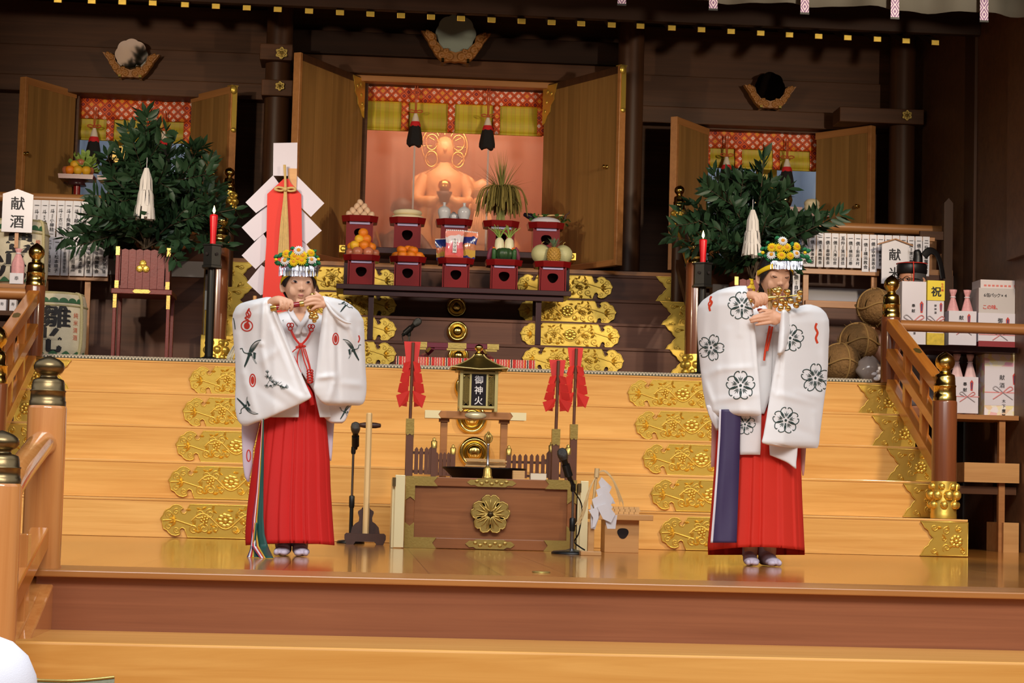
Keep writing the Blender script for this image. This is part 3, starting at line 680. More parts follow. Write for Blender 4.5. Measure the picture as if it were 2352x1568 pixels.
# ================================================================ brocade blinds and tassels
def brocade(name):
 m, N, L, B = new_mat(name)
 tc = N.new('ShaderNodeTexCoord'); sx = N.new('ShaderNodeSeparateXYZ'); L.new(tc.outputs['Object'], sx.inputs[0])
 def mth(op, a, b=None, c=None):
  n = N.new('ShaderNodeMath'); n.operation = op
  for i, v in enumerate((a, b, c)):
   if v is None: continue
   if isinstance(v, (int, float)): n.inputs[i].default_value = v
   else: L.new(v, n.inputs[i])
  return n.outputs[0]
 u = mth('DIVIDE', sx.outputs[0], 0.066); v = mth('DIVIDE', sx.outputs[2], 0.066)
 a = mth('ADD', u, v); bb_ = mth('SUBTRACT', u, v)
 fa = mth('ABSOLUTE', mth('SUBTRACT', mth('FRACT', a), 0.5)); fb = mth('ABSOLUTE', mth('SUBTRACT', mth('FRACT', bb_), 0.5))
 mxx = mth('MAXIMUM', fa, fb)
 cmb = N.new('ShaderNodeCombineXYZ'); L.new(mth('FLOOR', a), cmb.inputs[0]); L.new(mth('FLOOR', bb_), cmb.inputs[1])
 wn = N.new('ShaderNodeTexWhiteNoise'); wn.noise_dimensions = '2D'; L.new(cmb.outputs[0], wn.inputs['Vector'])
 r1 = N.new('ShaderNodeValToRGB'); r1.color_ramp.interpolation = 'CONSTANT'; e = r1.color_ramp.elements
 e[0].color = c4(srgb(238,214,206)); e[1].position = .34; e[1].color = c4(srgb(232,160,52)); e.new(.58).color = c4(srgb(120,34,52)); e.new(.74).color = c4(srgb(240,196,180)); L.new(wn.outputs['Value'], r1.inputs['Fac'])
 r2 = N.new('ShaderNodeValToRGB'); r2.color_ramp.interpolation = 'CONSTANT'; e = r2.color_ramp.elements
 e[0].color = (0,0,0,1); e[1].position = .07; e[1].color = (1,1,1,1); e.new(.25).color = (0,0,0,1); L.new(mxx, r2.inputs['Fac'])
 mx = N.new('ShaderNodeMix'); mx.data_type = 'RGBA'; L.new(r2.outputs['Color'], mx.inputs[0]); mx.inputs[6].default_value = c4(srgb(222,86,26)); L.new(r1.outputs['Color'], mx.inputs[7])
 ln = mth('GREATER_THAN', mxx, 0.455)
 mx2 = N.new('ShaderNodeMix'); mx2.data_type = 'RGBA'; L.new(ln, mx2.inputs[0]); L.new(mx.outputs[2], mx2.inputs[6]); mx2.inputs[7].default_value = c4(srgb(128,40,18))
 L.new(mx2.outputs[2], B.inputs['Base Color']); B.inputs['Roughness'].default_value = 0.6
 return m
BROC = brocade('orange_brocade')
def blindmat():
 m = wood('bamboo_blind', srgb(176,158,34), srgb(204,180,48), (3, 3, 120), 0.55, 0, (0, 0.034, 0.0022, srgb(196,130,60)), 0.3, 0.4, 3.0)
 return m
BLIND = blindmat()
ROPE = plain('rust_cord', srgb(182,82,40), 0.7, bump=.3, bscale=300); TWHITE = plain('tassel_white', srgb(220,205,190), .8); TRED = plain('tassel_red', srgb(200,24,30), .8); TBLACK = plain('tassel_black', srgb(26,22,24), .9, bump=.5, bscale=400)
def blind_unit(Y, xl, xr, tabs_px, yb0, yb1, yblind, label):
 """pixel rows at mid width: brocade yb0..yb1, blind to yblind"""
 xm = (xl+xr)/2; x0, x1 = P(xl, yb0, Y).x, P(xr, yb0, Y).x
 z2, z1, z0 = P(xm, yb0, Y).z, P(xm, yb1, Y).z, P(xm, yblind, Y).z
 rt = empty('rolled_blind', ((x0+x1)/2, Y, z0), label, 'blind'); w = (x1-x0)/2; h1, h2 = z1-z0, z2-z0
 mb = MB().grid(lambda u, v: (lerp(-w, w, u), 0.012*math.sin(u*26)-0.004 - 0.03*(1-v)**2*0, lerp(h1, h2, v)), 60, 4); mb.build('brocade_band', BROC, rt, solid=0.004)
 mb = MB().grid(lambda u, v: (lerp(-w+.005, w-.005, u), 0.02 + (0.018*math.cos(v*PI) if v < .5 else 0)*0 - 0.02*math.sin(PI*min(1, v*1.6)), lerp(0, h1+.01, v)), 20, 10); mb.build('bamboo_slats', BLIND, rt, solid=0.004)
 MB().tube([(-w+.005, 0.02, 0), (w-.005, 0.02, 0)], 0.010, 10).build('bottom_roll', BLIND, rt)
 for px in tabs_px:
  xt = P(px, yb1, Y).x - (x0+x1)/2
  MB().grid(lambda u, v: (xt + lerp(-.028, .028, u), -0.006 - 0.012*math.sin(PI*min(1, v*1.6)), lerp(-.008, h1, v)), 4, 8).build('brocade_strip', BROC, rt, solid=0.003)
def tassel(Y, px, ytop, ybow, yend, label):
 z3, z2, z0 = P(px, ytop, Y).z, P(px, ybow, Y).z, P(px, yend, Y).z; x = P(px, ybow, Y).x
 rt = empty('blind_tassel', (x, Y, z0), label, 'tassel', 'tassels on the altar blinds'); h, hb = z2-z0, z3-z0
 mb = MB(); mb.tube([(-.010, 0, hb), (-.003, -.006, h)], .0045, 6); mb.tube([(.010, 0, hb), (.003, -.006, h)], .0045, 6)
 for s in (-1, 1): mb.tube(smooth_path([(0, -.012, h), (s*.03, -.016, h+.012), (s*.052, -.014, h+.004), (s*.03, -.016, h-.008)], 5, True), .0045, 6, closed=True)
 mb.ball((0, -.012, h), .012, 8, 6); mb.build('cord', ROPE, rt)
 c = h-.012
 MB().lathe([(.012, c), (.024, c-.035), (.032, c*0.70)], None, 18).build('white_neck', TWHITE, rt)
 MB().lathe([(.032, c*0.74), (.040, c*.66), (.042, c*.58)], None, 18).build('red_band', TRED, rt)
 mb = MB(); seg = 36; rr = lambda k: 1 + 0.08*math.sin(k*5.3)
 prof = [(.040, c*.60), (.050, c*.40), (.060, c*.15), (.060, 0.0)]
 vs, fs = [], []
 for r, z in prof:
  for k in range(seg): vs.append((r*rr(k)*math.cos(2*PI*k/seg), r*rr(k)*math.sin(2*PI*k/seg), z + (0.010*math.sin(k*7.1) if z == 0 else 0)))
 for i in range(3):
  for k in range(seg): k2 = (k+1) % seg; fs.append((i*seg+k, i*seg+k2, (i+1)*seg+k2, (i+1)*seg+k))
 fs.append(tuple(3*seg+k for k in range(seg))); mb.add(vs, fs, 0, False); mb.build('black_fringe', TBLACK, rt)
blind_unit(16.10, 822, 1250, (831, 931, 1037, 1141, 1243), 182, 238, 302, 'brocade-topped bamboo blind rolled up over the central altar')
blind_unit(16.10, 162, 440, (167, 254, 346, 431), 226, 276, 322, 'brocade-topped bamboo blind over the left niche')
blind_unit(16.10, 1618, 1878, (1623, 1696, 1783, 1868), 291, 344, 386, 'brocade-topped bamboo blind over the right niche')
tassel(16.02, 955, 187, 257, 334, 'left of the two black tassels hanging over the central altar')
tassel(16.02, 1121, 197, 267, 341, 'right of the two black tassels hanging over the central altar')
tassel(16.02, 217, 248, 291, 372, 'black tassel beside the fruit in the left niche')
tassel(16.02, 376, 254, 298, 380, 'black tassel behind the top leaves of the left potted tree')
tassel(16.02, 1669, 310, 357, 432, 'black tassel behind the top leaves of the right potted tree')
tassel(16.02, 1808, 318, 362, 436, 'black tassel in the right niche above the silver bottle')

# ================================================================ mirrors on carved stands
MIRROR = plain('polished_mirror', srgb(200,204,200), 0.05, 1.0); MIRRORB = plain('grey_reflection_mirror', srgb(158,164,150), 0.5, 0.25)  # second material: grey-green reflection put into a matt disc colour
CARVED = plain('carved_wood', srgb(160,104,44), 0.5, var=.25, vscale=20, bump=.2, bscale=60)
def mirror(px, py, Y, sc, label, mat, tilt, turn=0):
 c = P(px, py, Y); rt = empty('shrine_mirror', c, label, 'mirror')
 R = 0.155*sc; n = 64
 o = [(R*(0.93+0.07*abs(math.cos(4*t)))*math.cos(t), R*(0.93+0.07*abs(math.cos(4*t)))*math.sin(t)) for t in [2*PI*i/n for i in range(n)]]
 mb = MB().prism(o, -.012, .012, 0, RZ(turn) @ RX(tilt)); mb.build('mirror_disc', mat, rt, bevel=.003)
 mb = MB(); tip = 1.72*R
 out = [(-tip, .05*R), (-1.45*R, .0*R), (-1.22*R, .02*R), (-1.0*R, -.12*R), (-.93*R, -.45*R), (-.62*R, -.80*R), (0, -.98*R), (.62*R, -.80*R), (.93*R, -.45*R), (1.0*R, -.12*R), (1.22*R, .02*R), (1.45*R, .0), (tip, .05*R), (1.5*R, -.28*R), (1.38*R, -.42*R), (1.3*R, -.62*R), (1.12*R, -.86*R), (1.0*R, -1.08*R), (.8*R, -1.28*R), (.62*R, -1.46*R), (.2*R, -1.40*R), (0, -1.44*R), (-.2*R, -1.40*R), (-.62*R, -1.46*R), (-.8*R, -1.28*R), (-1.0*R, -1.08*R), (-1.12*R, -.86*R), (-1.3*R, -.62*R), (-1.38*R, -.42*R), (-1.5*R, -.28*R)]
 mb.prism(out, -.03*sc-.01, .03, 0)
 y = -.03*sc-.012
 for s in (-1, 1):
  for cx, cz, r, a in ((1.22, -.25, .17, 0), (1.15, -.55, .16, 2), (.95, -.85, .18, 1), (.65, -1.12, .20, 3), (.30, -1.20, .18, 0.5), (1.42, -.08, .1, 1), (.48, -.92, .10, 2)):
   mb.tube([(s*p[0], y, p[1]) for p in spiral(cx*R, cz*R, r*R, a, 1.5, 16, 1)], .016*R/.1*.55, 6)
   mb.ball((s*cx*R, y, cz*R), (.06*R, .012, .06*R), 8, 5)
 mb.build('carved_stand', CARVED, rt)
 for s in (-1, 1):
  mb = MB(); mb.bb(s*.62*R-.010, s*.62*R+.010, y-.022, .10*sc+.05, -1.50*R, -1.46*R); mb.bb(s*.62*R-.010, s*.62*R+.010, y-.022, y-.014, -1.50*R, -1.30*R); mb.build('bracket', GOLDB, rt)
 return rt
mirror(1047, 78, 15.74, 1.0, 'large scalloped shrine mirror on carved wave stand over the central doors', MIRRORB, -.10)
mirror(302, 126, 15.80, .80, 'scalloped mirror with bright reflection on a carved stand, over the left niche', MIRROR, .30, .12)
mirror(1768, 200, 15.80, .76, 'dark scalloped mirror on a carved stand over the right niche', MIRROR, -.02)

# ================================================================ rafters with gilt ends, rosettes, ribbons
capx = [62+i*70.6 for i in range(0)] + [133, 211, 281, 351, 425, 496, 567, 638, 710, 781, 851, 921, 990, 1059, 1129, 1198, 1267, 1335, 1405, 1471, 1543, 1611, 1679, 1747, 1813, 1880, 1947, 2015, 2081, 2148]
def capy(px): return interp([(133, 0), (351, 7), (567, 18), (781, 29), (1129, 46), (1471, 60), (1813, 80), (2015, 90), (2148, 98)], px)
rf = None
for i, px in enumerate(capx):
 c = P(px, capy(px), 13.90)
 if rf is None:
  rf = MB().bar((0, .004, 0), (0, 1.2, .46), .048, .035).build('rafter', BLACKWOOD); MB().bb(-.027, .027, -.006, .004, -.018, .018).build('gilt_cap', GOLD, rf, bevel=.003); o = rf
  o.location = c
 else: o = copy_tree(rf, c)
 tag(o, 'gilt-capped rafter end under the dark eave, %s from the left' % ORD[i], 'rafter', 'gilt-capped rafter ends')
def rosette(px, py, Y, r, label):
 c = P(px, py, Y); mb = MB(); pts = []
 for i in range(36):
  t = 2*PI*i/36; rr = r*(0.86+0.14*math.cos(6*t)); pts.append((rr*math.sin(t), rr*math.cos(t)))
 mb.prism(pts, -.008, 0, 0); mb.tube([(p[0], -.008, p[1]) for p in pts], .003, 6, closed=True)
 for i in range(6): mb.ball((r*.5*math.sin(i*PI/3), -.010, r*.5*math.cos(i*PI/3)), (r*.2, .006, r*.2), 8, 5)
 mb.lathe([(r*.3, 0), (r*.3, .012), (r*.2, .02), (0, .024)], RX(PI/2), 16)
 tag(mb.build('gilt_rosette', OLDGOLD, loc=c), label, 'rosette', 'gilt rosettes')
rosette(647, 122, 15.325, .046, 'gilt hexagonal rosette on the upper beam end left of the central doors')
rosette(643, 198, 15.355, .036, 'gilt hexagonal rosette on the lower beam end left of the central doors')
rosette(2083, 265, 15.455, .040, 'gilt hexagonal rosette on the beam at the right pillar')
# hanging curtain edge with ribbons
GREYCLOTH = plain('grey_cloth', srgb(88,84,76), 0.9, bump=.1, bscale=300)
cy = 12.6
ce = [(1180, -16), (1500, -6), (1590, 2), (1720, 6), (1850, 14), (1950, 12), (2050, 24), (2180, 28), (2352, 36), (2600, 42)]
def cfn(u, v):
 px = lerp(1180, 2600, u); p = P(px, interp(ce, px), cy)
 return (p.x, cy + 0.05*math.sin(u*40) + 0.02*math.sin(u*95), lerp(p.z, p.z+0.5, v))
tag(MB().grid(cfn, 90, 5).build('hanging_curtain', GREYCLOTH, solid=.004), 'grey cloth curtain edge hanging across the top right', 'curtain')
m, N, L, B = new_mat('purple_diamond_ribbon')
tc = N.new('ShaderNodeTexCoord'); sx = N.new('ShaderNodeSeparateXYZ'); L.new(tc.outputs['Object'], sx.inputs[0])
def _m(op, a, b):
 n = N.new('ShaderNodeMath'); n.operation = op
 for i, v in enumerate((a, b)):
  if isinstance(v, (int, float)): n.inputs[i].default_value = v
  else: L.new(v, n.inputs[i])
 return n.outputs[0]
u = _m('ABSOLUTE', _m('DIVIDE', sx.outputs[0], .05), 0); v = _m('ABSOLUTE', _m('SUBTRACT', _m('FRACT', _m('DIVIDE', sx.outputs[2], .085), 0), .5), 0)
s_ = _m('FRACT', _m('MULTIPLY', _m('ADD', u, v), 3.2), 0)
cr = N.new('ShaderNodeValToRGB'); cr.color_ramp.interpolation = 'CONSTANT'; e = cr.color_ramp.elements; e[0].color = c4(srgb(120,84,128)); e[1].position = .5; e[1].color = c4(srgb(206,190,202)); L.new(s_, cr.inputs['Fac']); L.new(cr.outputs['Color'], B.inputs['Base Color']); B.inputs['Roughness'].default_value = .7
RIB = m; rb = None
for i, (px, py) in enumerate(((1428, 11), (1638, 22), (1848, 31), (2055, 42), (2260, 49))):
 c = P(px, py, cy-.09)
 if rb is None:
  rb = MB().bb(-.026, .026, -.003, .003, 0, .5).build('curtain_ribbon', RIB); o = rb; MB().bb(-.028, .028, -.005, .005, -.006, .006).build('end_trim', BLACK, rb)
 else: o = copy_tree(rb)
 o.location = c; tag(o, 'purple diamond-patterned ribbon hanging from the grey curtain edge, %s from the left' % ORD[i], 'ribbon', 'purple ribbons on the curtain')
# ================================================================ offering tables and stands
TZ = 1.715
x0, x1 = P(772, 655, 14.5).x, P(1312, 678, 14.5).x
rt = empty('offering_table', ((x0+x1)/2, 14.5, TZ), 'dark lacquer table with long legs carrying the front row of red stands', 'table'); hw = (x1-x0)/2
MB().bb(-hw, hw, 0, .42, -.036, 0).build('table_top', DARKLACQ, rt, bevel=.004)
MB().bb(-hw+.05, hw-.05, .03, .05, -.075, -.036).build('apron', DARKLACQ, rt, bevel=.003)
for px in (852, 1237):
 xl = P(px, 700, 14.58).x - (x0+x1)/2
 MB().bb(xl-.02, xl+.02, .06, .10, 1.335-TZ, -.036).build('leg', DARKLACQ, rt, bevel=.003)
 MB().bb(xl-.02, xl+.02, .32, .36, 1.527-TZ, -.036).build('leg', DARKLACQ, rt, bevel=.003)
TZ2 = 2.05
xa, xb = P(778, 590, 15.1).x, P(1322, 600, 15.1).x
rt = empty('offering_shelf', ((xa+xb)/2, 15.1, TZ2), 'low dark lacquer shelf with gilt ends carrying the rear row of red stands', 'table'); hw = (xb-xa)/2
MB().bb(-hw, hw, 0, .36, -.045, 0).build('table_top', DARKLACQ, rt, bevel=.004)
for s in (-1, 1):
 mb = MB(); mb.bb(s*hw-.045*(s>0)-.002*s, s*hw+.045*(s<0)+.002*s, -.003, .363, -.048, .003); mb.ball((s*(hw-.03), -.002, -.022), (.022, .012, .022), 10, 6); mb.build('gilt_end', GOLD, rt)
 MB().bb(s*(hw-.06)-.02, s*(hw-.06)+.02, .02, .06, 1.72-TZ2, -.045).build('leg', DARKLACQ, rt)
 MB().bb(s*(hw-.06)-.02, s*(hw-.06)+.02, .29, .33, 1.957-TZ2, -.045).build('leg', DARKLACQ, rt)
b = MB().bb(-.15, 1.5, 15.50, 15.52, 1.955, 2.02); tag(b.build('altar_cloth', PAPER), 'white cloth strip along the altar floor behind the red stands', 'cloth')

def sanbo_parts(rt, w, h, mat, holemat, paper=True):
 c = w*.22; a = w/2; zt = h; zb = h-.042
 oct_ = lambda s: [(-a*s+c*s, -a*s), (a*s-c*s, -a*s), (a*s, -a*s+c*s), (a*s, a*s-c*s), (a*s-c*s, a*s), (-a*s+c*s, a*s), (-a*s, a*s-c*s), (-a*s, -a*s+c*s)]
 mb = MB(); o0, o1, o2, o3 = oct_(.93), oct_(1.0), oct_(.95), oct_(.90)
 vs = [(x, y, zb) for x, y in o0] + [(x, y, zt) for x, y in o1] + [(x, y, zt) for x, y in o2] + [(x, y, zb+.012) for x, y in o3]
 fs = [tuple(range(7, -1, -1)), tuple(24+i for i in range(8))]
 for L_ in range(3):
  for i in range(8): fs.append((L_*8+i, L_*8+(i+1) % 8, (L_+1)*8+(i+1) % 8, (L_+1)*8+i))
 mb.add(vs, fs); mb.build('tray', mat, rt, bevel=.002)
 bw = w*.34
 hole = []
 for i in range(24):
  t = 2*PI*i/24; r = .034*(w/.26)*(1+.07*math.cos(3*(t-PI))); hole.append((r*1.1*math.sin(t), r*math.cos(t)+zb*.56))
 mb = MB()
 # four walls, with the shaped opening cut in the front one as a ring of faces
 fr = [(-bw*1.05, 0), (bw*1.05, 0), (bw, zb), (-bw, zb)]
 n = 24; outer = []
 for i in range(n):
  t = 2*PI*i/n; dx_, dz_ = math.sin(t), math.cos(t); cz = zb*.56
  k = min((bw*1.02/abs(dx_)) if abs(dx_) > 1e-6 else 9, ((zb-cz)/dz_) if dz_ > 1e-6 else (cz/-dz_ if dz_ < -1e-6 else 9)); outer.append((dx_*k, cz+dz_*k))
 for yy in (-bw, -bw+.008):
  vs = [(p[0], yy, p[1]) for p in hole] + [(p[0], yy, p[1]) for p in outer]
  mb.add(vs, [(i, (i+1) % n, n+(i+1) % n, n+i) for i in range(n)])
 mb.add([(p[0], -bw, p[1]) for p in hole]+[(p[0], -bw+.008, p[1]) for p in hole], [(i, (i+1) % n, n+(i+1) % n, n+i) for i in range(n)])
 mb.bb(-bw*1.02, -bw*1.02+.008, -bw, bw, 0, zb); mb.bb(bw*1.02-.008, bw*1.02, -bw, bw, 0, zb); mb.bb(-bw*1.02, bw*1.02, bw-.008, bw, 0, zb)
 for x in (-bw*1.02, bw*1.02):
  mb.bb(x-.004, x+.004, -bw-.004, -bw+.006, 0, zb)
 mb.build('pedestal', mat, rt, fix=True)
 if paper:
  MB().bb(-bw*.80, bw*.80, -bw-.010, -bw-.004, zb-.016, zb-.001).build('paper_edge', plain('lilac_paper', srgb(170,160,200), .8), rt)
 return rt
SAN = {}
DK = plain('hole_shade', (.01,.005,.005), .9)
what_lo = ['pears and apples with oranges', 'mandarins', 'snack bags', 'vegetables and daikon', 'pineapple and melons']
what_up = ['pyramid of eggs', 'two round rice cakes', 'white porcelain bottles', 'rice sheaf', 'white plate of greens']
lo_px = [(831, 580), (937, 585), (1047, 588), (1157, 594), (1268, 598)]
up_px = [(827, 498), (936, 504), (1043, 509), (1150, 513), (1253, 518)]
LO, UP = [], []
pr = None
for i, (px, py) in enumerate(lo_px):
 c = P(px, py, 14.66); lab = 'red lacquer offering stand in the front row, holding the %s' % what_lo[i].replace('pears and apples with oranges', 'pile of oranges and apples')
 if pr is None: pr = empty('offering_stand', (c.x, 14.66, TZ+.001), lab, 'stand', 'red stands, front row'); sanbo_parts(pr, .262, .212, LACQUER, DK); o = pr
 else: o = copy_tree(pr, (c.x, 14.66, TZ+.001), None, lab)
 LO.append((c.x, 14.66, TZ+.212-.030))
for i, (px, py) in enumerate(up_px):
 c = P(px, py, 15.28); lab = 'red lacquer offering stand in the rear row, holding the %s' % what_up[i]
 o = copy_tree(pr, (c.x, 15.28, TZ2+.001), None, lab, 'red stands, rear row'); o.scale = (1.03, 1.03, 1.10)
 UP.append((c.x, 15.28, TZ2+.212*1.10-.032))

# ---------------------------------------------------------------- food offerings
EGG = plain('egg_shell', srgb(226,190,160), .55, var=.06, vscale=6); ORANGE = plain('orange_peel', srgb(232,128,22), .45, bump=.25, bscale=260); YELLOWC = plain('citrus_yellow', srgb(226,172,40), .45, bump=.2, bscale=260)
APPLE = plain('apple_skin', srgb(180,106,78), .35, var=.35, vscale=14); MOCHI = plain('rice_cake', srgb(226,212,176), .6); PORC = plain('white_porcelain', srgb(206,206,214), .12, coat=.4)
LEAFG = plain('leaf_green', srgb(58,96,42), .5, var=.3, vscale=12); PALEG = plain('pale_green', srgb(140,170,80), .5, var=.25, vscale=10); DAIKON = plain('white_radish', srgb(220,214,180), .4, var=.06)
KABO = plain('dark_green_skin', srgb(44,72,40), .4, var=.3, vscale=20); CUKE = plain('cucumber_skin', srgb(40,84,38), .4, bump=.3, bscale=200); SWEETP = plain('purple_skin', srgb(120,44,70), .55, var=.2)
MELON = plain('melon_skin', srgb(188,184,136), .5, bump=.2, bscale=150, var=.08); STRAW = plain('straw', srgb(178,152,84), .8, var=.2, vscale=30); DRYG = plain('dry_rice', srgb(140,124,62), .8, var=.3, vscale=40)
PLATE = plain('white_plate', srgb(206,200,208), .35)
FR = {}
def fruit_proto(kind):
 if kind == 'egg': return MB().lathe([(0, 0), (.010, .002), (.017, .010), (.0205, .022), (.0195, .034), (.014, .046), (.007, .052), (0, .0535)], T(0, 0, -.022), 14).build('egg', EGG)
 if kind in ('orange', 'citrus', 'apple'):
  r = .036; pr_ = [(0, -.88*r), (.35*r, -.97*r), (.75*r, -.72*r), (1.0*r, -.1*r), (.95*r, .35*r), (.68*r, .74*r), (.3*r, .88*r), (.06*r, .80*r), (0, .78*r)]
  if kind == 'apple': pr_ = [(0, -.80*r), (.3*r, -.92*r), (.7*r, -.70*r), (1.0*r, 0), (1.0*r, .45*r), (.75*r, .86*r), (.35*r, .92*r), (.1*r, .72*r), (0, .66*r)]
  mb = MB().lathe(pr_, None, 18, 0); mb.lathe([(.004, .7*r), (.003, .92*r), (0, .93*r)] if kind != 'apple' else [(.0025, .6*r), (.002, 1.15*r), (0, 1.16*r)], None, 8, 1)
  return mb.build({'orange': 'orange', 'citrus': 'citrus_fruit', 'apple': 'apple'}[kind], [{'orange': ORANGE, 'citrus': YELLOWC, 'apple': APPLE}[kind], LEAFG])
 if kind == 'mandarin':
  r = .036; return MB().lathe([(0, -.68*r), (.4*r, -.76*r), (.85*r, -.5*r), (1.05*r, 0), (.9*r, .45*r), (.45*r, .72*r), (.1*r, .66*r), (0, .66*r)], None, 18, 0).lathe([(.007, .62*r), (.005, .73*r), (0, .75*r)], None, 5, 1).build('mandarin', [ORANGE, LEAFG])
def put_fruit(kind, loc, label, group, rot=(0, 0, 0), sc=1):
 if kind not in FR: FR[kind] = fruit_proto(kind); o = FR[kind]
 else: o = FR[kind].copy(); COL.objects.link(o)
 o.location = loc; o.rotation_euler = rot; o.scale = (sc,)*3; tag(o, label, kind if kind != 'citrus' else 'fruit', group)
def plate_at(c, r, label, z=0):
 tag(MB().lathe([(r*.5, 0), (r*.8, .004), (r, .014), (r*.98, .018), (r*.8, .009), (0, .007)], None, 32).build('offering_plate', PLATE, loc=(c[0], c[1], c[2]+z+.005)), label, 'plate')
# eggs
cx, cy_, cz = UP[0]
lay = [(5, .0), (4, 1), (3, 2), (2, 3)]
k = 0
for n_, l in ((4, 0), (3, 1), (2, 2), (1, 3)):
 for i in range(n_):
  for j in range(n_ if l else n_):
   if l == 0 and (i in (1, 2) and j in (1, 2)): continue
   put_fruit('egg', (cx+(i-(n_-1)/2)*.052, cy_+(j-(n_-1)/2)*.050, cz+.034+l*.033), 'pale brown egg in the pyramid of eggs on the leftmost rear red stand', 'eggs in the pyramid', (random.uniform(-.5,.5), random.uniform(-.5,.5), 0), 1.18)
# rice cakes
for i, (z, r, lb) in enumerate(((.006, .122, 'lower and larger of the two stacked round rice cakes'), (.046, .108, 'upper and smaller of the two stacked round rice cakes'))):
 c = UP[1]; tag(MB().lathe([(r*.55, 0), (r*.85, .003), (r, .018), (r*.92, .034), (r*.6, .042), (0, .043)], None, 36).build('rice_cake', MOCHI, loc=(c[0], c[1], c[2]+z+.012)), lb, 'rice cake', 'round rice cakes')
# porcelain bottles
def bottle(loc, s, label):
 tag(MB().lathe([(.026, 0), (.030, .012), (.040, .05), (.048, .078), (.047, .098), (.034, .115), (.016, .124), (.010, .130), (.010, .146), (.014, .152), (.010, .153), (.0, .150)], None, 28).build('porcelain_bottle', PORC, loc=loc), label, 'bottle', 'white porcelain bottles').scale = (s, s, s)
c = UP[2]; bottle((c[0]-.075, c[1]-.01, c[2]+.012), 1.0, 'left one of the two tall white porcelain bottles on the middle rear stand'); bottle((c[0]+.072, c[1]-.01, c[2]+.012), 1.0, 'right one of the two tall white porcelain bottles on the middle rear stand')
tag(MB().lathe([(.02, 0), (.034, .02), (.044, .05), (.046, .062), (.036, .075), (.020, .080), (.018, .086), (.008, .092), (0, .094)], None, 24).build('porcelain_jar', PORC, loc=(c[0]-.002, c[1]+.05, c[2]+.012)), 'small lidded white jar between the two tall porcelain bottles', 'jar')
for i, x in enumerate((-.06, .075)):
 tag(MB().lathe([(.036, 0), (.04, .006), (.030, .008), (.012, .024), (0, .030)], None, 20).build('salt_dish', PORC, loc=(c[0]+x, c[1]-.075, c[2]+.012)), ['white dish with a pointed salt cone before the left porcelain bottle', 'white dish with a low rice mound before the right porcelain bottle'][i], 'dish')
# rice sheaf
c = UP[3]; rt = empty('rice_sheaf', (c[0], c[1], c[2]+.03), 'upright sheaf of dried rice plants with drooping ears', 'sheaf')
rnd = random.Random(3); mb = MB()
for i in range(70):
 a, r = rnd.random()*6.28, .030*math.sqrt(rnd.random()); x, y = r*math.cos(a), r*math.sin(a)
 mb.tube([(x*1.1, y*1.1, 0), (x*.85, y*.85, .1), (x*1.2, y*1.2, .20)], .0032, 5)
mb.build('stalk_bundle', plain('pale_stalks', srgb(160,160,96), .7, var=.2), rt)
mb = MB()
for i in range(150):
 a = rnd.random()*6.28; rr = .04+.125*rnd.random(); dr = .05+.13*rnd.random()
 pts = [(.012*math.cos(a), .012*math.sin(a), .19), (rr*.5*math.cos(a), rr*.5*math.sin(a), .255+.02*rnd.random()), (rr*math.cos(a), rr*math.sin(a), .24), (rr*1.25*math.cos(a), rr*1.25*math.sin(a), .22-dr)]
 mb.tube(smooth_path(pts, 4), [.0015]*4+[.003]*5+[.0045, .0055, .006, .003], 5)
mb.build('rice_ears', DRYG, rt)
mb = MB()
for i in range(95):
 a = rnd.random()*6.28; L = .20+.16*rnd.random(); el = rnd.choice([.05, .35, .8, 1.2, -.5])+rnd.random()*.3
 d = Vector((math.cos(a)*math.cos(el), math.sin(a)*math.cos(el), math.sin(el)))
 p0 = Vector((0, 0, .21)); side = d.cross(Vector((0, 0, 1))).normalized()*.003
 pts = [p0, p0+d*L*.5+Vector((0, 0, .02)), p0+d*L]
 mb.add([pts[0]-side, pts[0]+side, pts[1]+side, pts[1]-side, pts[2]], [(0, 1, 2, 3), (3, 2, 4)])
mb.build('long_leaves', plain('dry_leaf', srgb(128,128,64), .7, var=.3, vscale=20), rt)
# plate of greens with aubergine
c = UP[4]; plate_at(c, .135, 'white plate heaped with greens on the rightmost rear stand', .012)
tag(MB().ball((0, 0, 0), (.11, .08, .038), 24, 10).build('white_mound', plain('cloth_white', srgb(200,196,206), .8), loc=(c[0], c[1]-.01, c[2]+.045)), 'pale rounded mound on the plate of greens', 'food')
tag(MB().lathe([(0, 0), (.018, .006), (.026, .03), (.022, .07), (.014, .10), (.012, .104), (0, .108)], RY(-1.25), 16).build('aubergine', plain('aubergine', srgb(40,32,48), .2), loc=(c[0]-.06, c[1]+.06, c[2]+.075)), 'dark aubergine lying on the plate of greens', 'vegetable')
tag(MB().tube([(-.1, 0, .0), (0, 0, .008), (.10, 0, .012)], [.005, .007, .004], 8).build('burdock_root', PALEWOOD, loc=(c[0]+.04, c[1]+.06, c[2]+.098)), 'thin pale root laid across the plate of greens', 'vegetable')
tag(MB().tube(smooth_path([(0, 0, 0), (.01, 0, .04), (.03, 0, .055), (.035, 0, .075)], 4), [.008]*5+[.006]*5+[.003]*3, 7).build('brown_stem', plain('stem_brown', srgb(70,40,30), .6), loc=(c[0]+.145, c[1]+.04, c[2]+.07)), 'dark brown curved stem standing up from the plate of greens', 'vegetable')
mb = MB(); rnd = random.Random(5)
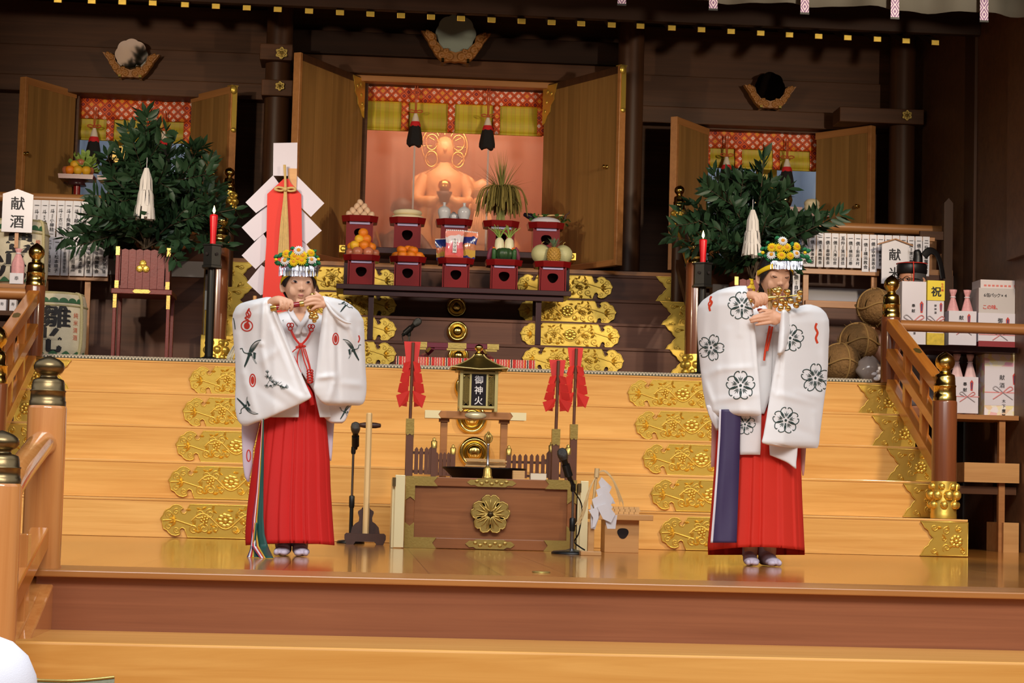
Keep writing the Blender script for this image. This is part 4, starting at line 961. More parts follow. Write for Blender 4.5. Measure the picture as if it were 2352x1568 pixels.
for i in range(46):
 a = rnd.random()*6.28; r = .08+.08*rnd.random(); x, y, z = r*math.cos(a), .04+r*.3*math.sin(a), .02+.055*rnd.random()
 if abs(x) < .05 and z < .05: z += .04
 R_ = Euler((rnd.uniform(-1, 1), rnd.uniform(-1, 1), rnd.random()*6.3)).to_matrix().to_4x4()
 mb.add([(0, 0, 0), (.014, .012, .002), (.032, .008, .0), (.038, 0, .003), (.032, -.008, 0), (.014, -.012, .002)], [(0, 1, 2, 3, 4, 5)], 0, False, T(x, y, z) @ R_)
tag(mb.build('leafy_greens', LEAFG, loc=(c[0]+.01, c[1], c[2]+.03)), 'sprays of green leaves around the rightmost rear plate', 'greens', kind='stuff')
# front row: oranges over apples
c = LO[0]; plate_at(c, .118, 'white plate under the pile of oranges and apples', .004)
spots = [('apple', -.075, .02, .0), ('apple', -.03, -.06, 0), ('apple', .045, -.055, 0), ('apple', .085, .01, 0), ('apple', 0, .06, 0), ('citrus', -.05, -.035, .055), ('orange', .015, -.045, .057), ('orange', .065, .0, .05), ('orange', -.07, .03, .05), ('orange', .0, .03, .06), ('citrus', -.02, -.01, .10), ('orange', .03, -.005, .105), ('orange', .006, -.006, .148)]
for k_, (kd, x, y, z) in enumerate(spots):
 where = ['at the bottom of', 'in the middle of', 'near the top of', 'on top of'][0 if z < .01 else 1 if z < .08 else 2 if z < .12 else 3]
 put_fruit(kd, (c[0]+x, c[1]+y, c[2]+.048+z), '%s %s the leftmost fruit pile' % ({'apple': 'reddish brown apple', 'orange': 'orange', 'citrus': 'yellowish citrus fruit'}[kd], where), 'fruit in the left pile, %s' % kd, (random.uniform(-.4, .4), random.uniform(-.4, .4), 0), 1.08 if kd == 'apple' else .98)
c = LO[1]; plate_at(c, .112, 'white plate under the heap of mandarins', .004)
for k_, (x, y, z) in enumerate([(-.08, .01, 0), (-.04, -.06, 0), (.02, -.065, 0), (.075, -.03, 0), (.085, .03, 0), (0, .05, 0), (-.045, -.01, .042), (.035, -.02, .042), (0, .025, .05)]):
 put_fruit('mandarin', (c[0]+x, c[1]+y, c[2]+.042+z), 'mandarin %s of the mandarin heap on the second front stand' % ('in the upper layer' if z else 'in the bottom layer'), 'mandarins, %s layer' % ('upper' if z else 'bottom'), (random.uniform(-.3, .3), random.uniform(-.3, .3), 0), 1.0)
# snack bags
def snack_bag(loc, w, h, d, cols, label, rz=0, text=None, tilt=0):
 m, N, L, B = new_mat('snack_bag'); tc = N.new('ShaderNodeTexCoord'); sp = N.new('ShaderNodeSeparateXYZ'); L.new(tc.outputs['Object'], sp.inputs[0])
 nz = N.new('ShaderNodeTexNoise'); nz.inputs['Scale'].default_value = 26; L.new(tc.outputs['Object'], nz.inputs['Vector'])
 ma = N.new('ShaderNodeMath'); ma.operation = 'MULTIPLY_ADD'; ma.inputs[1].default_value = .35; L.new(nz.outputs['Fac'], ma.inputs[0])
 dv = N.new('ShaderNodeMath'); dv.operation = 'DIVIDE'; dv.inputs[1].default_value = h; L.new(sp.outputs[2], dv.inputs[0]); L.new(dv.outputs[0], ma.inputs[2])
 cr = N.new('ShaderNodeValToRGB'); cr.color_ramp.interpolation = 'CONSTANT'; e = cr.color_ramp.elements
 e[0].color = c4(cols[0]); e[1].position = .30; e[1].color = c4(cols[1])
 for i, cc in enumerate(cols[2:]): e.new(.55+.22*i).color = c4(cc)
 L.new(ma.outputs[0], cr.inputs['Fac']); L.new(cr.outputs['Color'], B.inputs['Base Color']); B.inputs['Roughness'].default_value = .18; B.inputs['Coat Weight'].default_value = .5
 rt = empty('snack_bag', loc, label, 'snack bag', rz=rz)
 rt.rotation_euler.y = tilt
 def fn(u, v, s):
  t = d*max(0, (1-abs(2*u-1)**3))*max(0, math.sin(PI*min(1, max(0, v*1.08-.02))))**.6
  return ((u-.5)*w*(1+.05*math.sin(v*9)), s*t/2+.004*math.sin(u*31+v*17), v*h)
 mb = MB(); mb.grid(lambda u, v: fn(u, v, -1), 14, 16); mb.grid(lambda u, v: fn(u, v, 1), 14, 16)
 mb.build('pouch', m, rt, fix=True)
 mb = MB()
 for i in range(9): mb.bb((i/9-.5)*w+.002, ((i+.8)/9-.5)*w, -.003, .003, h*.985, h*1.03)
 mb.build('crimped_top', PAPER, rt)
 if text:
  mb = MB(); mb.bb(-.014, .014, -d/2-.006, -d/2-.0055, h*.22, h*.72, 0); put_text(mb, text, 0, h*.66, .024, -d/2-.0062, 1, bold=.012, pitch=.024)
  mb.build('label_panel', [PAPER, INK], rt)
c = LO[2]; plate_at(c, .112, 'white plate under the snack bags', .004)
snack_bag((c[0]-.015, c[1]-.055, c[2]+.024), .125, .205, .055, [srgb(214,96,84), srgb(226,104,110), srgb(224,120,140), srgb(222,212,220), srgb(230,150,140)], 'pink and white snack bag standing in the middle of the bags', 0.05, 'サラダ味')
snack_bag((c[0]+.075, c[1]-.005, c[2]+.024), .11, .205, .05, [srgb(40,52,120), srgb(196,156,70), srgb(188,120,84), srgb(40,48,118), srgb(228,140,110)], 'navy and gold snack bag on the right of the pink one', -.25, None, .12)
snack_bag((c[0]-.085, c[1]+.02, c[2]+.024), .10, .15, .05, [srgb(36,46,110), srgb(176,140,66), srgb(190,110,80), srgb(34,46,112)], 'navy and brown snack bag on the left of the pink one', .3, None, -.12)
# vegetables
c = LO[3]; plate_at(c, .118, 'white plate under the daikon, pumpkin and carrots', .004)
for i, x in enumerate((-.032, .038)):
 rt = empty('daikon_radish', (c[0]+x, c[1]+.02, c[2]+.026), ['left one of the two white radishes with leafy tops', 'right one of the two white radishes with leafy tops'][i], 'vegetable', 'white radishes')
 MB().lathe([(.012, 0), (.026, .01), (.033, .05), (.034, .12), (.030, .155), (.016, .172), (0, .175)], None, 20).build('root', DAIKON, rt)
 mb = MB(); rnd = random.Random(i)
 for q in range(12):
  a = q*.53+rnd.random(); L_ = .07+.035*rnd.random(); sp_ = .35+.5*rnd.random(); dd = Vector((math.cos(a)*sp_, math.sin(a)*sp_, 1)).normalized()
  p0 = Vector((0, 0, .168)); mb.tube([p0, p0+dd*L_*.6, p0+dd*L_+Vector((math.cos(a)*.02, math.sin(a)*.02, 0))], [.006, .004, .002], 6)
 mb.build('leaf_stalks', PALEG, rt)
tag(MB().grid(lambda u, v: ((.066*math.sin(PI*v)**.75*(1+.05*math.cos(u*2*PI*9)))*math.cos(2*PI*u), (.066*math.sin(PI*v)**.75*(1+.05*math.cos(u*2*PI*9)))*math.sin(2*PI*u), -.047*math.cos(PI*v)-.006*math.exp(-((v-1)/.12)**2)), 72, 14, cu=True).build('pumpkin', KABO, loc=(c[0], c[1]-.05, c[2]+.075)), 'dark green pumpkin in front of the two radishes', 'vegetable')
for i, x in enumerate((-.088, .080)):
 tag(MB().lathe([(0, 0), (.012, .008), (.021, .05), (.024, .09), (.018, .106), (.006, .11), (0, .108)], None, 16).build('carrot', plain('carrot', srgb(226,110,34), .5), loc=(c[0]+x*.9, c[1]+.0, c[2]+.020)), ['orange carrot standing left of the pumpkin', 'orange carrot standing right of the pumpkin'][i], 'vegetable', 'carrots')
 tag(MB().lathe([(0, 0), (.012, .004), (.016, .02), (.016, .075), (.010, .088), (0, .09)], RX(.25), 14).build('cucumber', CUKE, loc=(c[0]+x*.85, c[1]-.075, c[2]+.022)), ['dark cucumber leaning at the left of the pumpkin', 'dark cucumber leaning at the right of the pumpkin'][i], 'vegetable', 'cucumbers')
 tag(MB().lathe([(0, 0), (.010, .006), (.020, .04), (.017, .085), (.006, .11), (0, .112)], RX(.15) @ RY(-.2 if i else .2), 14).build('sweet_potato', SWEETP, loc=(c[0]+x*1.28, c[1]-.04, c[2]+.018)), ['purple sweet potato at the far left of the vegetable plate', 'purple sweet potato at the far right of the vegetable plate'][i], 'vegetable', 'sweet potatoes')
# melons and pineapple
c = LO[4]; plate_at(c, .118, 'white plate under the pineapple and melons', .004)
for i, x in enumerate((-.088, .088)):
 mb = MB().ball((0, 0, .068), (.072, .072, .070), 28, 16); mb.tube([(0, 0, .135), (.004, 0, .15), (.018, 0, .158)], .003, 6, 1)
 tag(mb.build('melon', [MELON, STRAW], loc=(c[0]+x*.86, c[1]+.02, c[2]+.024)), ['pale green melon on the left of the pineapple', 'pale green melon on the right of the pineapple'][i], 'fruit', 'melons')
rt = empty('pineapple', (c[0]+.006, c[1]-.065, c[2]+.022), 'pineapple standing between the two pale melons', 'fruit')
m, N, L, B = new_mat('pineapple_skin'); B.inputs['Base Color'].default_value = c4(srgb(176,134,56)); B.inputs['Roughness'].default_value = .6
mb = MB().lathe([(.02, 0), (.036, .008), (.044, .04), (.044, .07), (.036, .10), (.02, .112), (0, .113)], None, 20)
for r_ in range(8):
 for q in range(12):
  a = 2*PI*(q+(r_ % 2)*.5)/12; z = .012+r_*.0125; rr = interp([(0, .034), (.04, .044), (.07, .044), (.113, .030)], z); mb.ball((rr*math.cos(a), rr*math.sin(a), z), (.008, .008, .0065), 6, 4)
mb.build('fruit_body', m, rt)
mb = MB(); rnd = random.Random(9)
for q in range(34):
 a = q*2.4; l = q/34; el = .5+l*.95; Lf = .05+.04*math.sin(PI*min(1, l+.25)); d_ = Vector((math.cos(a)*math.cos(el), math.sin(a)*math.cos(el), math.sin(el))); s_ = Vector((-math.sin(a), math.cos(a), 0))*.006; p0 = Vector((0, 0, .108+.02*l))
 mb.add([p0-s_, p0+s_, p0+d_*Lf*.5+s_, p0+d_*Lf*.5-s_, p0+d_*Lf+Vector((0, 0, -.006*(1-l)))], [(0, 1, 2, 3), (3, 2, 4)])
mb.build('leaf_crown', plain('pine_leaf', srgb(110,134,104), .5, var=.2), rt)

# ================================================================ inner sanctum: gauze, ribbons, carved deities
m, N, L, B = new_mat('gauze'); N.remove(B); out = N['Material Output']
tr = N.new('ShaderNodeBsdfTransparent'); df = N.new('ShaderNodeBsdfDiffuse'); df.inputs[0].default_value = c4(srgb(236,206,196)); tl = N.new('ShaderNodeBsdfTranslucent'); tl.inputs[0].default_value = c4(srgb(236,206,196))
m1 = N.new('ShaderNodeMixShader'); m1.inputs[0].default_value = .5; L.new(df.outputs[0], m1.inputs[1]); L.new(tl.outputs[0], m1.inputs[2])
m2 = N.new('ShaderNodeMixShader'); m2.inputs[0].default_value = .43; L.new(tr.outputs[0], m2.inputs[1]); L.new(m1.outputs[0], m2.inputs[2]); L.new(m2.outputs[0], out.inputs['Surface'])
GAUZE = m
MB_ = MB().grid(lambda u, v: (lerp(-.13, 1.51, u), 16.42+.006*math.sin(u*44), lerp(1.975, 3.75, v)), 70, 3)
tag(MB_.build('gauze_curtain', GAUZE), 'sheer pale gauze veil in front of the carved deity statues', 'curtain')
RIBW = plain('white_ribbon', srgb(200,180,176), .7)
for px, y0_, y1_, lb in ((951, 330, 492, 'narrow white ribbon hanging below the left black tassel'), (1119, 338, 596, 'narrow white ribbon hanging below the right black tassel')):
 a, b_ = P(px+2, y0_-30, 16.2), P(px-3, y1_, 16.2)
 tag(MB().bb(-.007, .007, 16.2, 16.203, 1.99, a.z).build('white_ribbon', RIBW, loc=((a.x+b_.x)/2, 0, 0)), lb, 'ribbon')
area_light('sanctum_lamp', (.69, 16.60, 3.62), (.69, 17.0, 2.4), 1.1, 26, (1.0, .64, .42), .25)
area_light('niche_lamp_left', (-1.75, 16.6, 3.45), (-1.75, 17.0, 2.2), .6, 3.0, (.92, .95, 1.0), .2)
area_light('niche_lamp_right', (3.08, 16.6, 3.40), (3.08, 17.0, 2.2), .6, 3.0, (.92, .95, 1.0), .2)
DEITY = plain('carved_deity_wood', srgb(206,150,98), .45, var=.25, vscale=9); DEITYD = plain('dark_deity_robe', srgb(70,46,40), .6); DG = plain('deity_gilt', srgb(220,170,90), .3, 1.0)
def figure(loc, s, label, robe, kind):
 rt = empty('deity_statue', loc, label, 'statue'); f = lambda v: tuple(x*s for x in v)
 mb = MB()
 if kind == 'standing':
  mb.lathe([(r*s, z*s) for r, z in ((.20, 0), (.19, .2), (.15, .5), (.14, .72), (.17, .85), (.16, .95), (.08, 1.02), (.05, 1.06))], None, 28, sy=.75)
  mb.ball(f((0, -.01, 1.16)), f((.085, .09, .11)), 18, 12)
  mb.ball(f((0, -.09, 1.15)), f((.02, .03, .025)), 8, 6)
  for q in (-1, 1):
   mb.tube(smooth_path([f((q*.15, 0, .93)), f((q*.22, -.05, .74)), f((q*.12, -.17, .70)), f((q*.03, -.19, .74))], 5), [v*s for v in (.06,)*6+(.05,)*6+(.035,)*4], 10)
   mb.tube(smooth_path([f((q*.11, -.14, .74)), f((q*.17, -.13, .5)), f((q*.14, -.13, .28)), f((q*.12, -.12, .22))], 5), [v*s for v in (.055,)*5+(.075,)*6+(.05,)*5], 10, flat=.6)
   mb.tube(smooth_path([f((q*.10, .02, .98)), f((q*.24, .0, .90)), f((q*.23, 0, .76)), f((q*.14, .02, .72))], 6), .022*s, 8)
  for k_ in range(9): mb.tube([f((-.14+.035*k_, -.145+abs(k_-4)*.012, .05)), f((-.10+.025*k_, -.11+abs(k_-4)*.008, .62))], .012*s, 6)
  mb.build('figure', robe, rt)
  h = MB(); h.tube([f((.19*math.cos(2*PI*i/32), .08, 1.2+.19*math.sin(2*PI*i/32))) for i in range(32)], .014*s, 8, closed=True)
  for i in range(12): h.tube([f((.10*math.cos(2*PI*i/12), .07, 1.2+.10*math.sin(2*PI*i/12))), f((.175*math.cos(2*PI*i/12), .08, 1.2+.175*math.sin(2*PI*i/12)))], .007*s, 5)
  h.build('halo', DG, rt)
  MB().ball(f((0, -.20, .83)), f((.055,)*3), 18, 12).build('jewel', DG, rt)
  MB().lathe([(r*s, z*s) for r, z in ((.03, .68), (.055, .74), (.065, .78), (.04, .775))], T(0, -.20*s, 0), 18).build('jewel_cup', DEITYD, rt)
  for q in (-1, 1):
   mb = MB()
   for i in range(2): mb.tube([f((q*(.11+.05*math.cos(t))*1.0, -.06, 1.07+.14*i+.065*math.sin(t))) for t in [2*PI*k_/16 for k_ in range(16)]], .010*s, 6, closed=True)
   mb.build('scroll_ornament', DG, rt)
 else:
  mb.lathe([(r*s, z*s) for r, z in ((.24, 0), (.25, .06), (.20, .18), (.17, .34), (.15, .44), (.06, .50), (.05, .52))], None, 26, sy=.8)
  mb.build('robe', robe, rt)
  hb = MB().ball(f((0, -.02, .61)), f((.085, .09, .10)), 18, 12); hb.ball(f((0, -.11, .60)), f((.018, .02, .025)), 8, 6)
  for q in (-1, 1): hb.ball(f((q*.088, -.01, .60)), f((.015, .02, .035)), 8, 6); hb.ball(f((q*.035, -.095, .635)), f((.016, .012, .008)), 8, 5)
  hb.ball(f((0, -.095, .555)), f((.03, .014, .010)), 8, 5)
  hb.build('head', DEITY, rt)
  hat = MB()
  if kind == 'beard':
   hat.lathe([(r*s, z*s) for r, z in ((.05, .66), (.09, .69), (.06, .80), (.0, .83))], None, 18); hat.build('cap', DEITY, rt)
   bd = MB()
   for i in range(9): bd.tube(smooth_path([f((-.05+.0125*i, -.09, .56)), f((-.07+.0175*i, -.15, .44)), f((-.05+.0125*i, -.16, .30))], 4), [v*s for v in (.012,)*5+(.010,)*3+(.004,)], 6)
   bd.build('beard', DEITY, rt)
  else:
   hat.lathe([(r*s, z*s) for r, z in ((.10, .66), (.105, .68), (.085, .74), (.03, .78), (0, .785))], None, 18); hat.build('cap', DEITYD, rt)
  ar = MB()
  for q in (-1, 1): ar.tube(smooth_path([f((q*.15, -.02, .42)), f((q*.25, -.08, .28)), f((q*.19, -.20, .22)), f((q*.08, -.22, .26))], 5), [v*s for v in (.055,)*6+(.06,)*5+(.035,)*5], 10)
  ar.build('arms', robe if kind != 'dark' else DEITYD, rt)
  MB().tube([f((-.16, -.23, .16)), f((-.19, -.22, .34)), f((-.23, -.20, .44))], [.010*s, .010*s, .02*s], 8).build('held_mallet', DG, rt)
  if kind == 'dark': MB().ball(f((-.26, -.02, .10)), f((.11, .12, .12)), 14, 10).build('bale', DEITY, rt)
 return rt
def fig_at(px, pyb, Y): p = P(px, pyb, Y); return (p.x, Y, 1.957)
figure((P(1018, 500, 17.05).x, 17.15, 1.957), 1.0, 'tall carved deity statue holding a round jewel behind the gauze', DEITY, 'standing')
figure((P(922, 500, 16.82).x, 16.84, 1.957), .90, 'seated carved deity in a dark robe and cap, left behind the gauze', DEITYD, 'dark')
figure((P(1106, 500, 16.82).x, 16.80, 1.957), 1.06, 'seated carved deity with long beard, right behind the gauze', DEITY, 'beard')

# ================================================================ things on the platform
STR = None
m, N, L, B = new_mat('striped_cloth'); tc = N.new('ShaderNodeTexCoord'); sx = N.new('ShaderNodeSeparateXYZ'); L.new(tc.outputs['Object'], sx.inputs[0])
dv = _mm = N.new('ShaderNodeMath'); dv.operation = 'DIVIDE'; dv.inputs[1].default_value = .105; L.new(sx.outputs[0], dv.inputs[0]); fr = N.new('ShaderNodeMath'); fr.operation = 'FRACT'; L.new(dv.outputs[0], fr.inputs[0])
cr = N.new('ShaderNodeValToRGB'); cr.color_ramp.interpolation = 'CONSTANT'; e = cr.color_ramp.elements
R1, W1, B1, P1 = srgb(206,54,50), srgb(226,206,186), srgb(36,28,28), srgb(226,120,112)
e[0].color = c4(R1); e[1].position = .10; e[1].color = c4(W1)
for p_, cc in ((.14, R1), (.20, P1), (.26, W1), (.29, R1), (.37, W1), (.40, P1), (.50, R1), (.56, W1), (.59, srgb(226,120,40)), (.66, R1), (.74, W1), (.79, B1), (.86, W1), (.90, R1)): e.new(p_).color = c4(cc)
wv = N.new('ShaderNodeTexChecker'); wv.inputs['Scale'].default_value = 95; L.new(tc.outputs['Object'], wv.inputs['Vector'])
hs = N.new('ShaderNodeHueSaturation'); L.new(cr.outputs['Color'], hs.inputs['Color']); L.new(fr.outputs[0], cr.inputs['Fac'])
mr = N.new('ShaderNodeMapRange'); mr.inputs[3].default_value = .85; mr.inputs[4].default_value = 1.08; L.new(wv.outputs['Fac'], mr.inputs[0]); L.new(mr.outputs[0], hs.inputs['Value'])
L.new(hs.outputs['Color'], B.inputs['Base Color']); B.inputs['Roughness'].default_value = .85
xa, xb = P(912, 840, 13.45).x, P(1225, 850, 13.45).x
rt = empty('low_table', ((xa+xb)/2, 13.45, PLZ+.022), 'low table with red striped woven cloth front, behind the brass lantern', 'table'); hw = (xb-xa)/2; H_ = zt_(1068, 824, 13.45)-PLZ-.022
MB().bb(-hw, hw, 0, .45, H_-.02, H_).build('table_top', MIDWOOD, rt)
MB().grid(lambda u, v: (lerp(-hw-.01, hw+.01, u), -.006-.003*math.sin(u*60), lerp(.002, H_+.004, v)), 60, 3).build('striped_cloth', m, rt, solid=.003)
for sx_ in (-1, 1):
 for yy in (.03, .40): MB().bb(sx_*(hw-.04)-.02, sx_*(hw-.04)+.02, yy, yy+.04, 0, H_-.02).build('leg', MIDWOOD, rt)
# red lacquer folding stool on the low table
zs = PLZ+.022+H_
rt = empty('folding_stool', (P(1050, 790, 13.62).x, 13.62, zs+.0015), 'red lacquer folding stool with gilt fittings on the striped low table', 'stool'); zt = zt_(1050, 789, 13.62)-zs; hb = (P(1147, 790, 13.62).x-P(955, 786, 13.62).x)/2
PURP = plain('plum_lacquer', srgb(112,38,58), .3, coat=.3)
for yy in (0, .20):
 MB().bb(-hb, hb, yy-.016, yy+.016, zt-.032, zt).build('top_bar', PURP, rt, bevel=.003)
 mb = MB()
 for a, b_ in ((-1, -.72), (-.22, .22), (.72, 1)): mb.bb(a*hb, b_*hb, yy-.018, yy+.018, zt-.034, zt+.002)
 build_each(mb, 'gilt_fitting', OLDGOLD, rt)
for s in (-1, 1):
 MB().bar((s*.36*hb*1.6, 0, zt-.03), (s*.52*hb*1.6, .20, .012), .03, .024, up=(1, 0, 0)).build('leg', PURP, rt); MB().bar((s*.36*hb*1.6, .20, zt-.03), (s*.52*hb*1.6, 0, .012), .026, .024, up=(1, 0, 0)).build('leg', PURP, rt)
MB().bb(-hb*.9, hb*.9, -.02, .22, 0, .014).build('foot_board', PURP, rt)
# microphones
def mic_head(mb, p, d, L=.15, r=.024, m0=0, m1=1):
 M = Vector(d).to_track_quat('Z', 'Y').to_matrix().to_4x4(); M = Matrix.Translation(p) @ M
 mb.lathe([(.010, -L*.75), (.012, -L*.7), (.016, -.01), (.021, .0)], M, 16, m0); mb.lathe([(.021, 0), (.0225, .003), (.0225, .008), (.025, .012), (.026, .03), (.022, .046), (.012, .054), (0, .056)], M, 16, m1)
def mic(loc, label, top, head_dir, head_at, cable=True, base_r=.10, boom=None):
 rt = empty('microphone_stand', loc, label, 'microphone')
 MB().lathe([(base_r, 0), (base_r, .008), (base_r*.9, .014), (base_r*.3, .020), (.012, .026)], None, 32).build('base_plate', BLACK, rt)
 mid = top*.45
 MB().tube([(0, 0, .02), (0, 0, mid)], .0105, 12).build('lower_tube', CHROME if loc[1] < 10.3 else BLACK, rt)
 MB().lathe([(.0125, mid-.03), (.015, mid-.02), (.015, mid+.03), (.011, mid+.036)], None, 12).build('clutch', BLACK, rt)
 MB().tube([(0, 0, mid), (0, 0, top)], .007, 12).build('upper_tube', CHROME, rt)
 mb = MB(); mb.lathe([(.010, top-.01), (.013, top), (.012, top+.03)], None, 12); mb.tube([(0, 0, top+.02), Vector(head_at)-Vector(head_dir).normalized()*.06], .010, 8); mb.tube([Vector(head_at)-Vector(head_dir).normalized()*.09, Vector(head_at)-Vector(head_dir).normalized()*.03], .0205, 14); mb.build('clip', BLACK, rt)
 mb = MB(); mic_head(mb, head_at, head_dir); mb.build('microphone', [BLACK, plain('mic_mesh', srgb(92,92,90), .35, .8, .5, 600)], rt)
 if cable:
  e0 = Vector(head_at)-Vector(head_dir).normalized()*.115
  MB().tube(smooth_path([e0, e0+Vector((.02, .0, -.05)), (.045, .01, top*.75), (.035, .012, top*.35), (.015, .03, .06), (.04, .0, .035), (.06, -.03, .022)], 6), .0035, 6).build('cable', BLACKGLOSS, rt)
 return rt
mp = PZ(1313, 1272, 0); px_m = mp.y/F
mic((mp.x, mp.y, 0), 'black microphone on a chrome stand at the right front of the altar box', (1272-1125)*px_m, (-.32, -.25, .9), (-.055, -.06, (1272-1055)*px_m))
mp = PZ(805, 1247, 0); px_m = mp.y/F
mic((mp.x, mp.y, 0), 'black microphone on a thin stand beside the upright wooden staff', (1247-1040)*px_m, (-.02, -.55, .8), (.008, -.05, (1247-993)*px_m), cable=False, base_r=.075)
c = P(939, 790, 14.03); tp = zt_(940, 752, 14.03)-PLZ-.022
mic((c.x, 14.03, PLZ+.022), 'microphone tilted to the right behind the striped low table', tp-.05, (.75, -.25, .7), (.035, -.02, tp+.02), base_r=.09)

# ================================================================ big zigzag paper wand behind the left dancer
def pt(px, py, Y, base): p = P(px, py, Y); return (p.x-base[0], p.z-base[2])
Yw = 13.35; base = (P(658, 800, Yw).x, Yw, PLZ+.022)
rt = empty('zigzag_wand', base, 'tall ceremonial wand with red board and white zigzag paper behind the left dancer', 'ritual wand')
WPAPER = plain('thick_white_paper', srgb(208,202,216), .8)
MB().bb(-.028, .028, .0, .03, 0, zt_(655, 386, Yw)-base[2]).build('wooden_staff', SANBOWOOD, rt)
red = [pt(x, y, Yw, base) for x, y in ((614, 446), (641, 421), (652, 411), (663, 411), (668, 421), (692, 447), (694, 560), (694, 760), (600, 760), (603, 690), (612, 560))]
MB().prism(red, -.014, -.004, 0).build('red_board', plain('vermilion_board', srgb(212,40,22), .6), rt)
mb = MB(); mb.prism([pt(x, y, Yw, base) for x, y in ((628, 328), (683, 327), (682, 404), (627, 403))], .006, .010); mb.build('paper_strip', WPAPER, rt)
def flake(q, y0, tw):
 vs = []
 cx_ = sum(pt(x, y, Yw, base)[0] for x, y in q)/len(q)
 mb = MB(); ps = [pt(x, y, Yw, base) for x, y in q]; n = len(ps)
 mb.add([(p[0], y0+(p[0]-cx_)*tw, p[1]) for p in ps]+[(p[0], y0+.0015+(p[0]-cx_)*tw, p[1]) for p in ps], [tuple(range(n)), tuple(range(2*n-1, n-1, -1))]+[(i, (i+1) % n, n+(i+1) % n, n+i) for i in range(n)])
 mb.build('zigzag_paper', WPAPER, rt)
for i, q in enumerate([((627, 402), (564, 465), (588, 489), (655, 440)), ((612, 471), (555, 522), (584, 553), (635, 510)), ((604, 535), (555, 586), (587, 617), (630, 575)), ((600, 607), (567, 648), (598, 677), (612, 672), (630, 630)),
                       ((682, 403), (745, 467), (714, 498), (655, 440)), ((692, 480), (739, 529), (704, 560), (660, 520)), ((695, 548), (722, 585), (735, 600), (710, 640), (665, 600))]):
 flake(q, .004 if i % 4 == 0 else .012+.004*(i % 4), .10 if i < 4 else -.10)
HEMP = plain('hemp_fibre', srgb(196,166,108), .8, var=.2, vscale=60)
mb = MB(); rnd = random.Random(2); a0 = pt(654, 380, Yw, base); a1 = pt(656, 436, Yw, base); a2 = pt(652, 575, Yw, base)
for i in range(26):
 o1 = (i-12.5)/12.5; mb.tube(smooth_path([(a0[0]+o1*.006, -.03, a0[1]), (a1[0]+o1*.006, -.034, a1[1]), (lerp(a1[0], a2[0], .6)+o1*.024, -.034-.01*rnd.random(), lerp(a1[1], a2[1], .6)), (a2[0]+o1*.034, -.03, a2[1]-.05*rnd.random())], 4), .0032, 5)
for s in (-1, 1): mb.tube(smooth_path([(a1[0], -.036, a1[1]), (a1[0]+s*.045, -.04, a1[1]+.010), (a1[0]+s*.066, -.038, a1[1]-.004), (a1[0]+s*.03, -.036, a1[1]-.012)], 5, True), .0075, 7, closed=True)
mb.ball((a1[0], -.04, a1[1]), .016, 10, 6)
mb.build('hemp_tassel', HEMP, rt)
# white hair whisk left of it
Yk = 13.3; bx = P(560, 830, Yk).x
rt = empty('hair_whisk', (bx, Yk, PLZ+.022), 'long white hair whisk hanging beside the left candle stand', 'whisk')
mb = MB(); rnd = random.Random(8); zt = zt_(556, 700, Yk)-PLZ-.022
for i in range(60):
 o1 = rnd.random(); mb.tube(smooth_path([(.05+.01*o1, 0, zt), (.03+.03*o1, -.02, zt*.6), (-.06+.09*o1, -.02+.04*rnd.random(), .12), (-.11+.15*o1, -.02+.04*rnd.random(), .003+.03*rnd.random())], 3), .003, 5)
mb.build('hair', plain('white_hair', srgb(206,200,184), .6), rt); MB().tube([(.055, 0, 0), (.055, 0, zt+.06)], .012, 10).build('staff', SANBOWOOD, rt)

# ================================================================ altar box and everything on it
AY = 10.58; AZ = .360
ax0, ax1 = P(930, 1200, AY).x, P(1322, 1200, AY).x; AXC = (ax0+ax1)/2; AW = (ax1-ax0)/2; AD = .72
ABOX = wood('altar_box_wood', srgb(126,76,42), srgb(156,100,60), (1.2, 28, 28), .32, .1, None, .8)
rt = empty('altar_box', (AXC, AY, 0), 'low brown wooden altar box with brass corners and a large gilt flower crest', 'altar')
MB().bb(-AW+.03, AW-.03, .012, .03, .05, AZ-.04).build('front_panel', ABOX, rt)
mb = MB(); mb.bb(-AW+.01, -AW+.03, .03, AD-.03, .02, AZ-.04); mb.bb(AW-.03, AW-.01, .03, AD-.03, .02, AZ-.04); mb.bb(-AW+.03, AW-.03, AD-.03, AD-.01, .02, AZ-.04); build_each(mb, 'side_panel', ABOX, rt)
mb = MB()
for x in (-AW, AW-.045):
 for y in (0, AD-.045): mb.bb(x, x+.045, y, y+.045, 0, AZ)
build_each(mb, 'corner_post', ABOX, rt, bevel=.003)
mb = MB(); mb.bb(-AW+.045, AW-.045, .0, .045, .002, .055); mb.bb(-AW+.0, AW, -.004, .05, AZ-.045, AZ); mb.bb(-AW, AW, AD-.05, AD, AZ-.045, AZ); mb.bb(-AW, -AW+.05, .05, AD-.05, AZ-.045, AZ); mb.bb(AW-.05, AW, .05, AD-.05, AZ-.045, AZ); build_each(mb, 'frame_rail', ABOX, rt, bevel=.003)
MB().bb(-AW+.05, AW-.05, .05, AD-.05, AZ-.05, AZ-.02).build('top_board', ABOX, rt)
mb = MB()
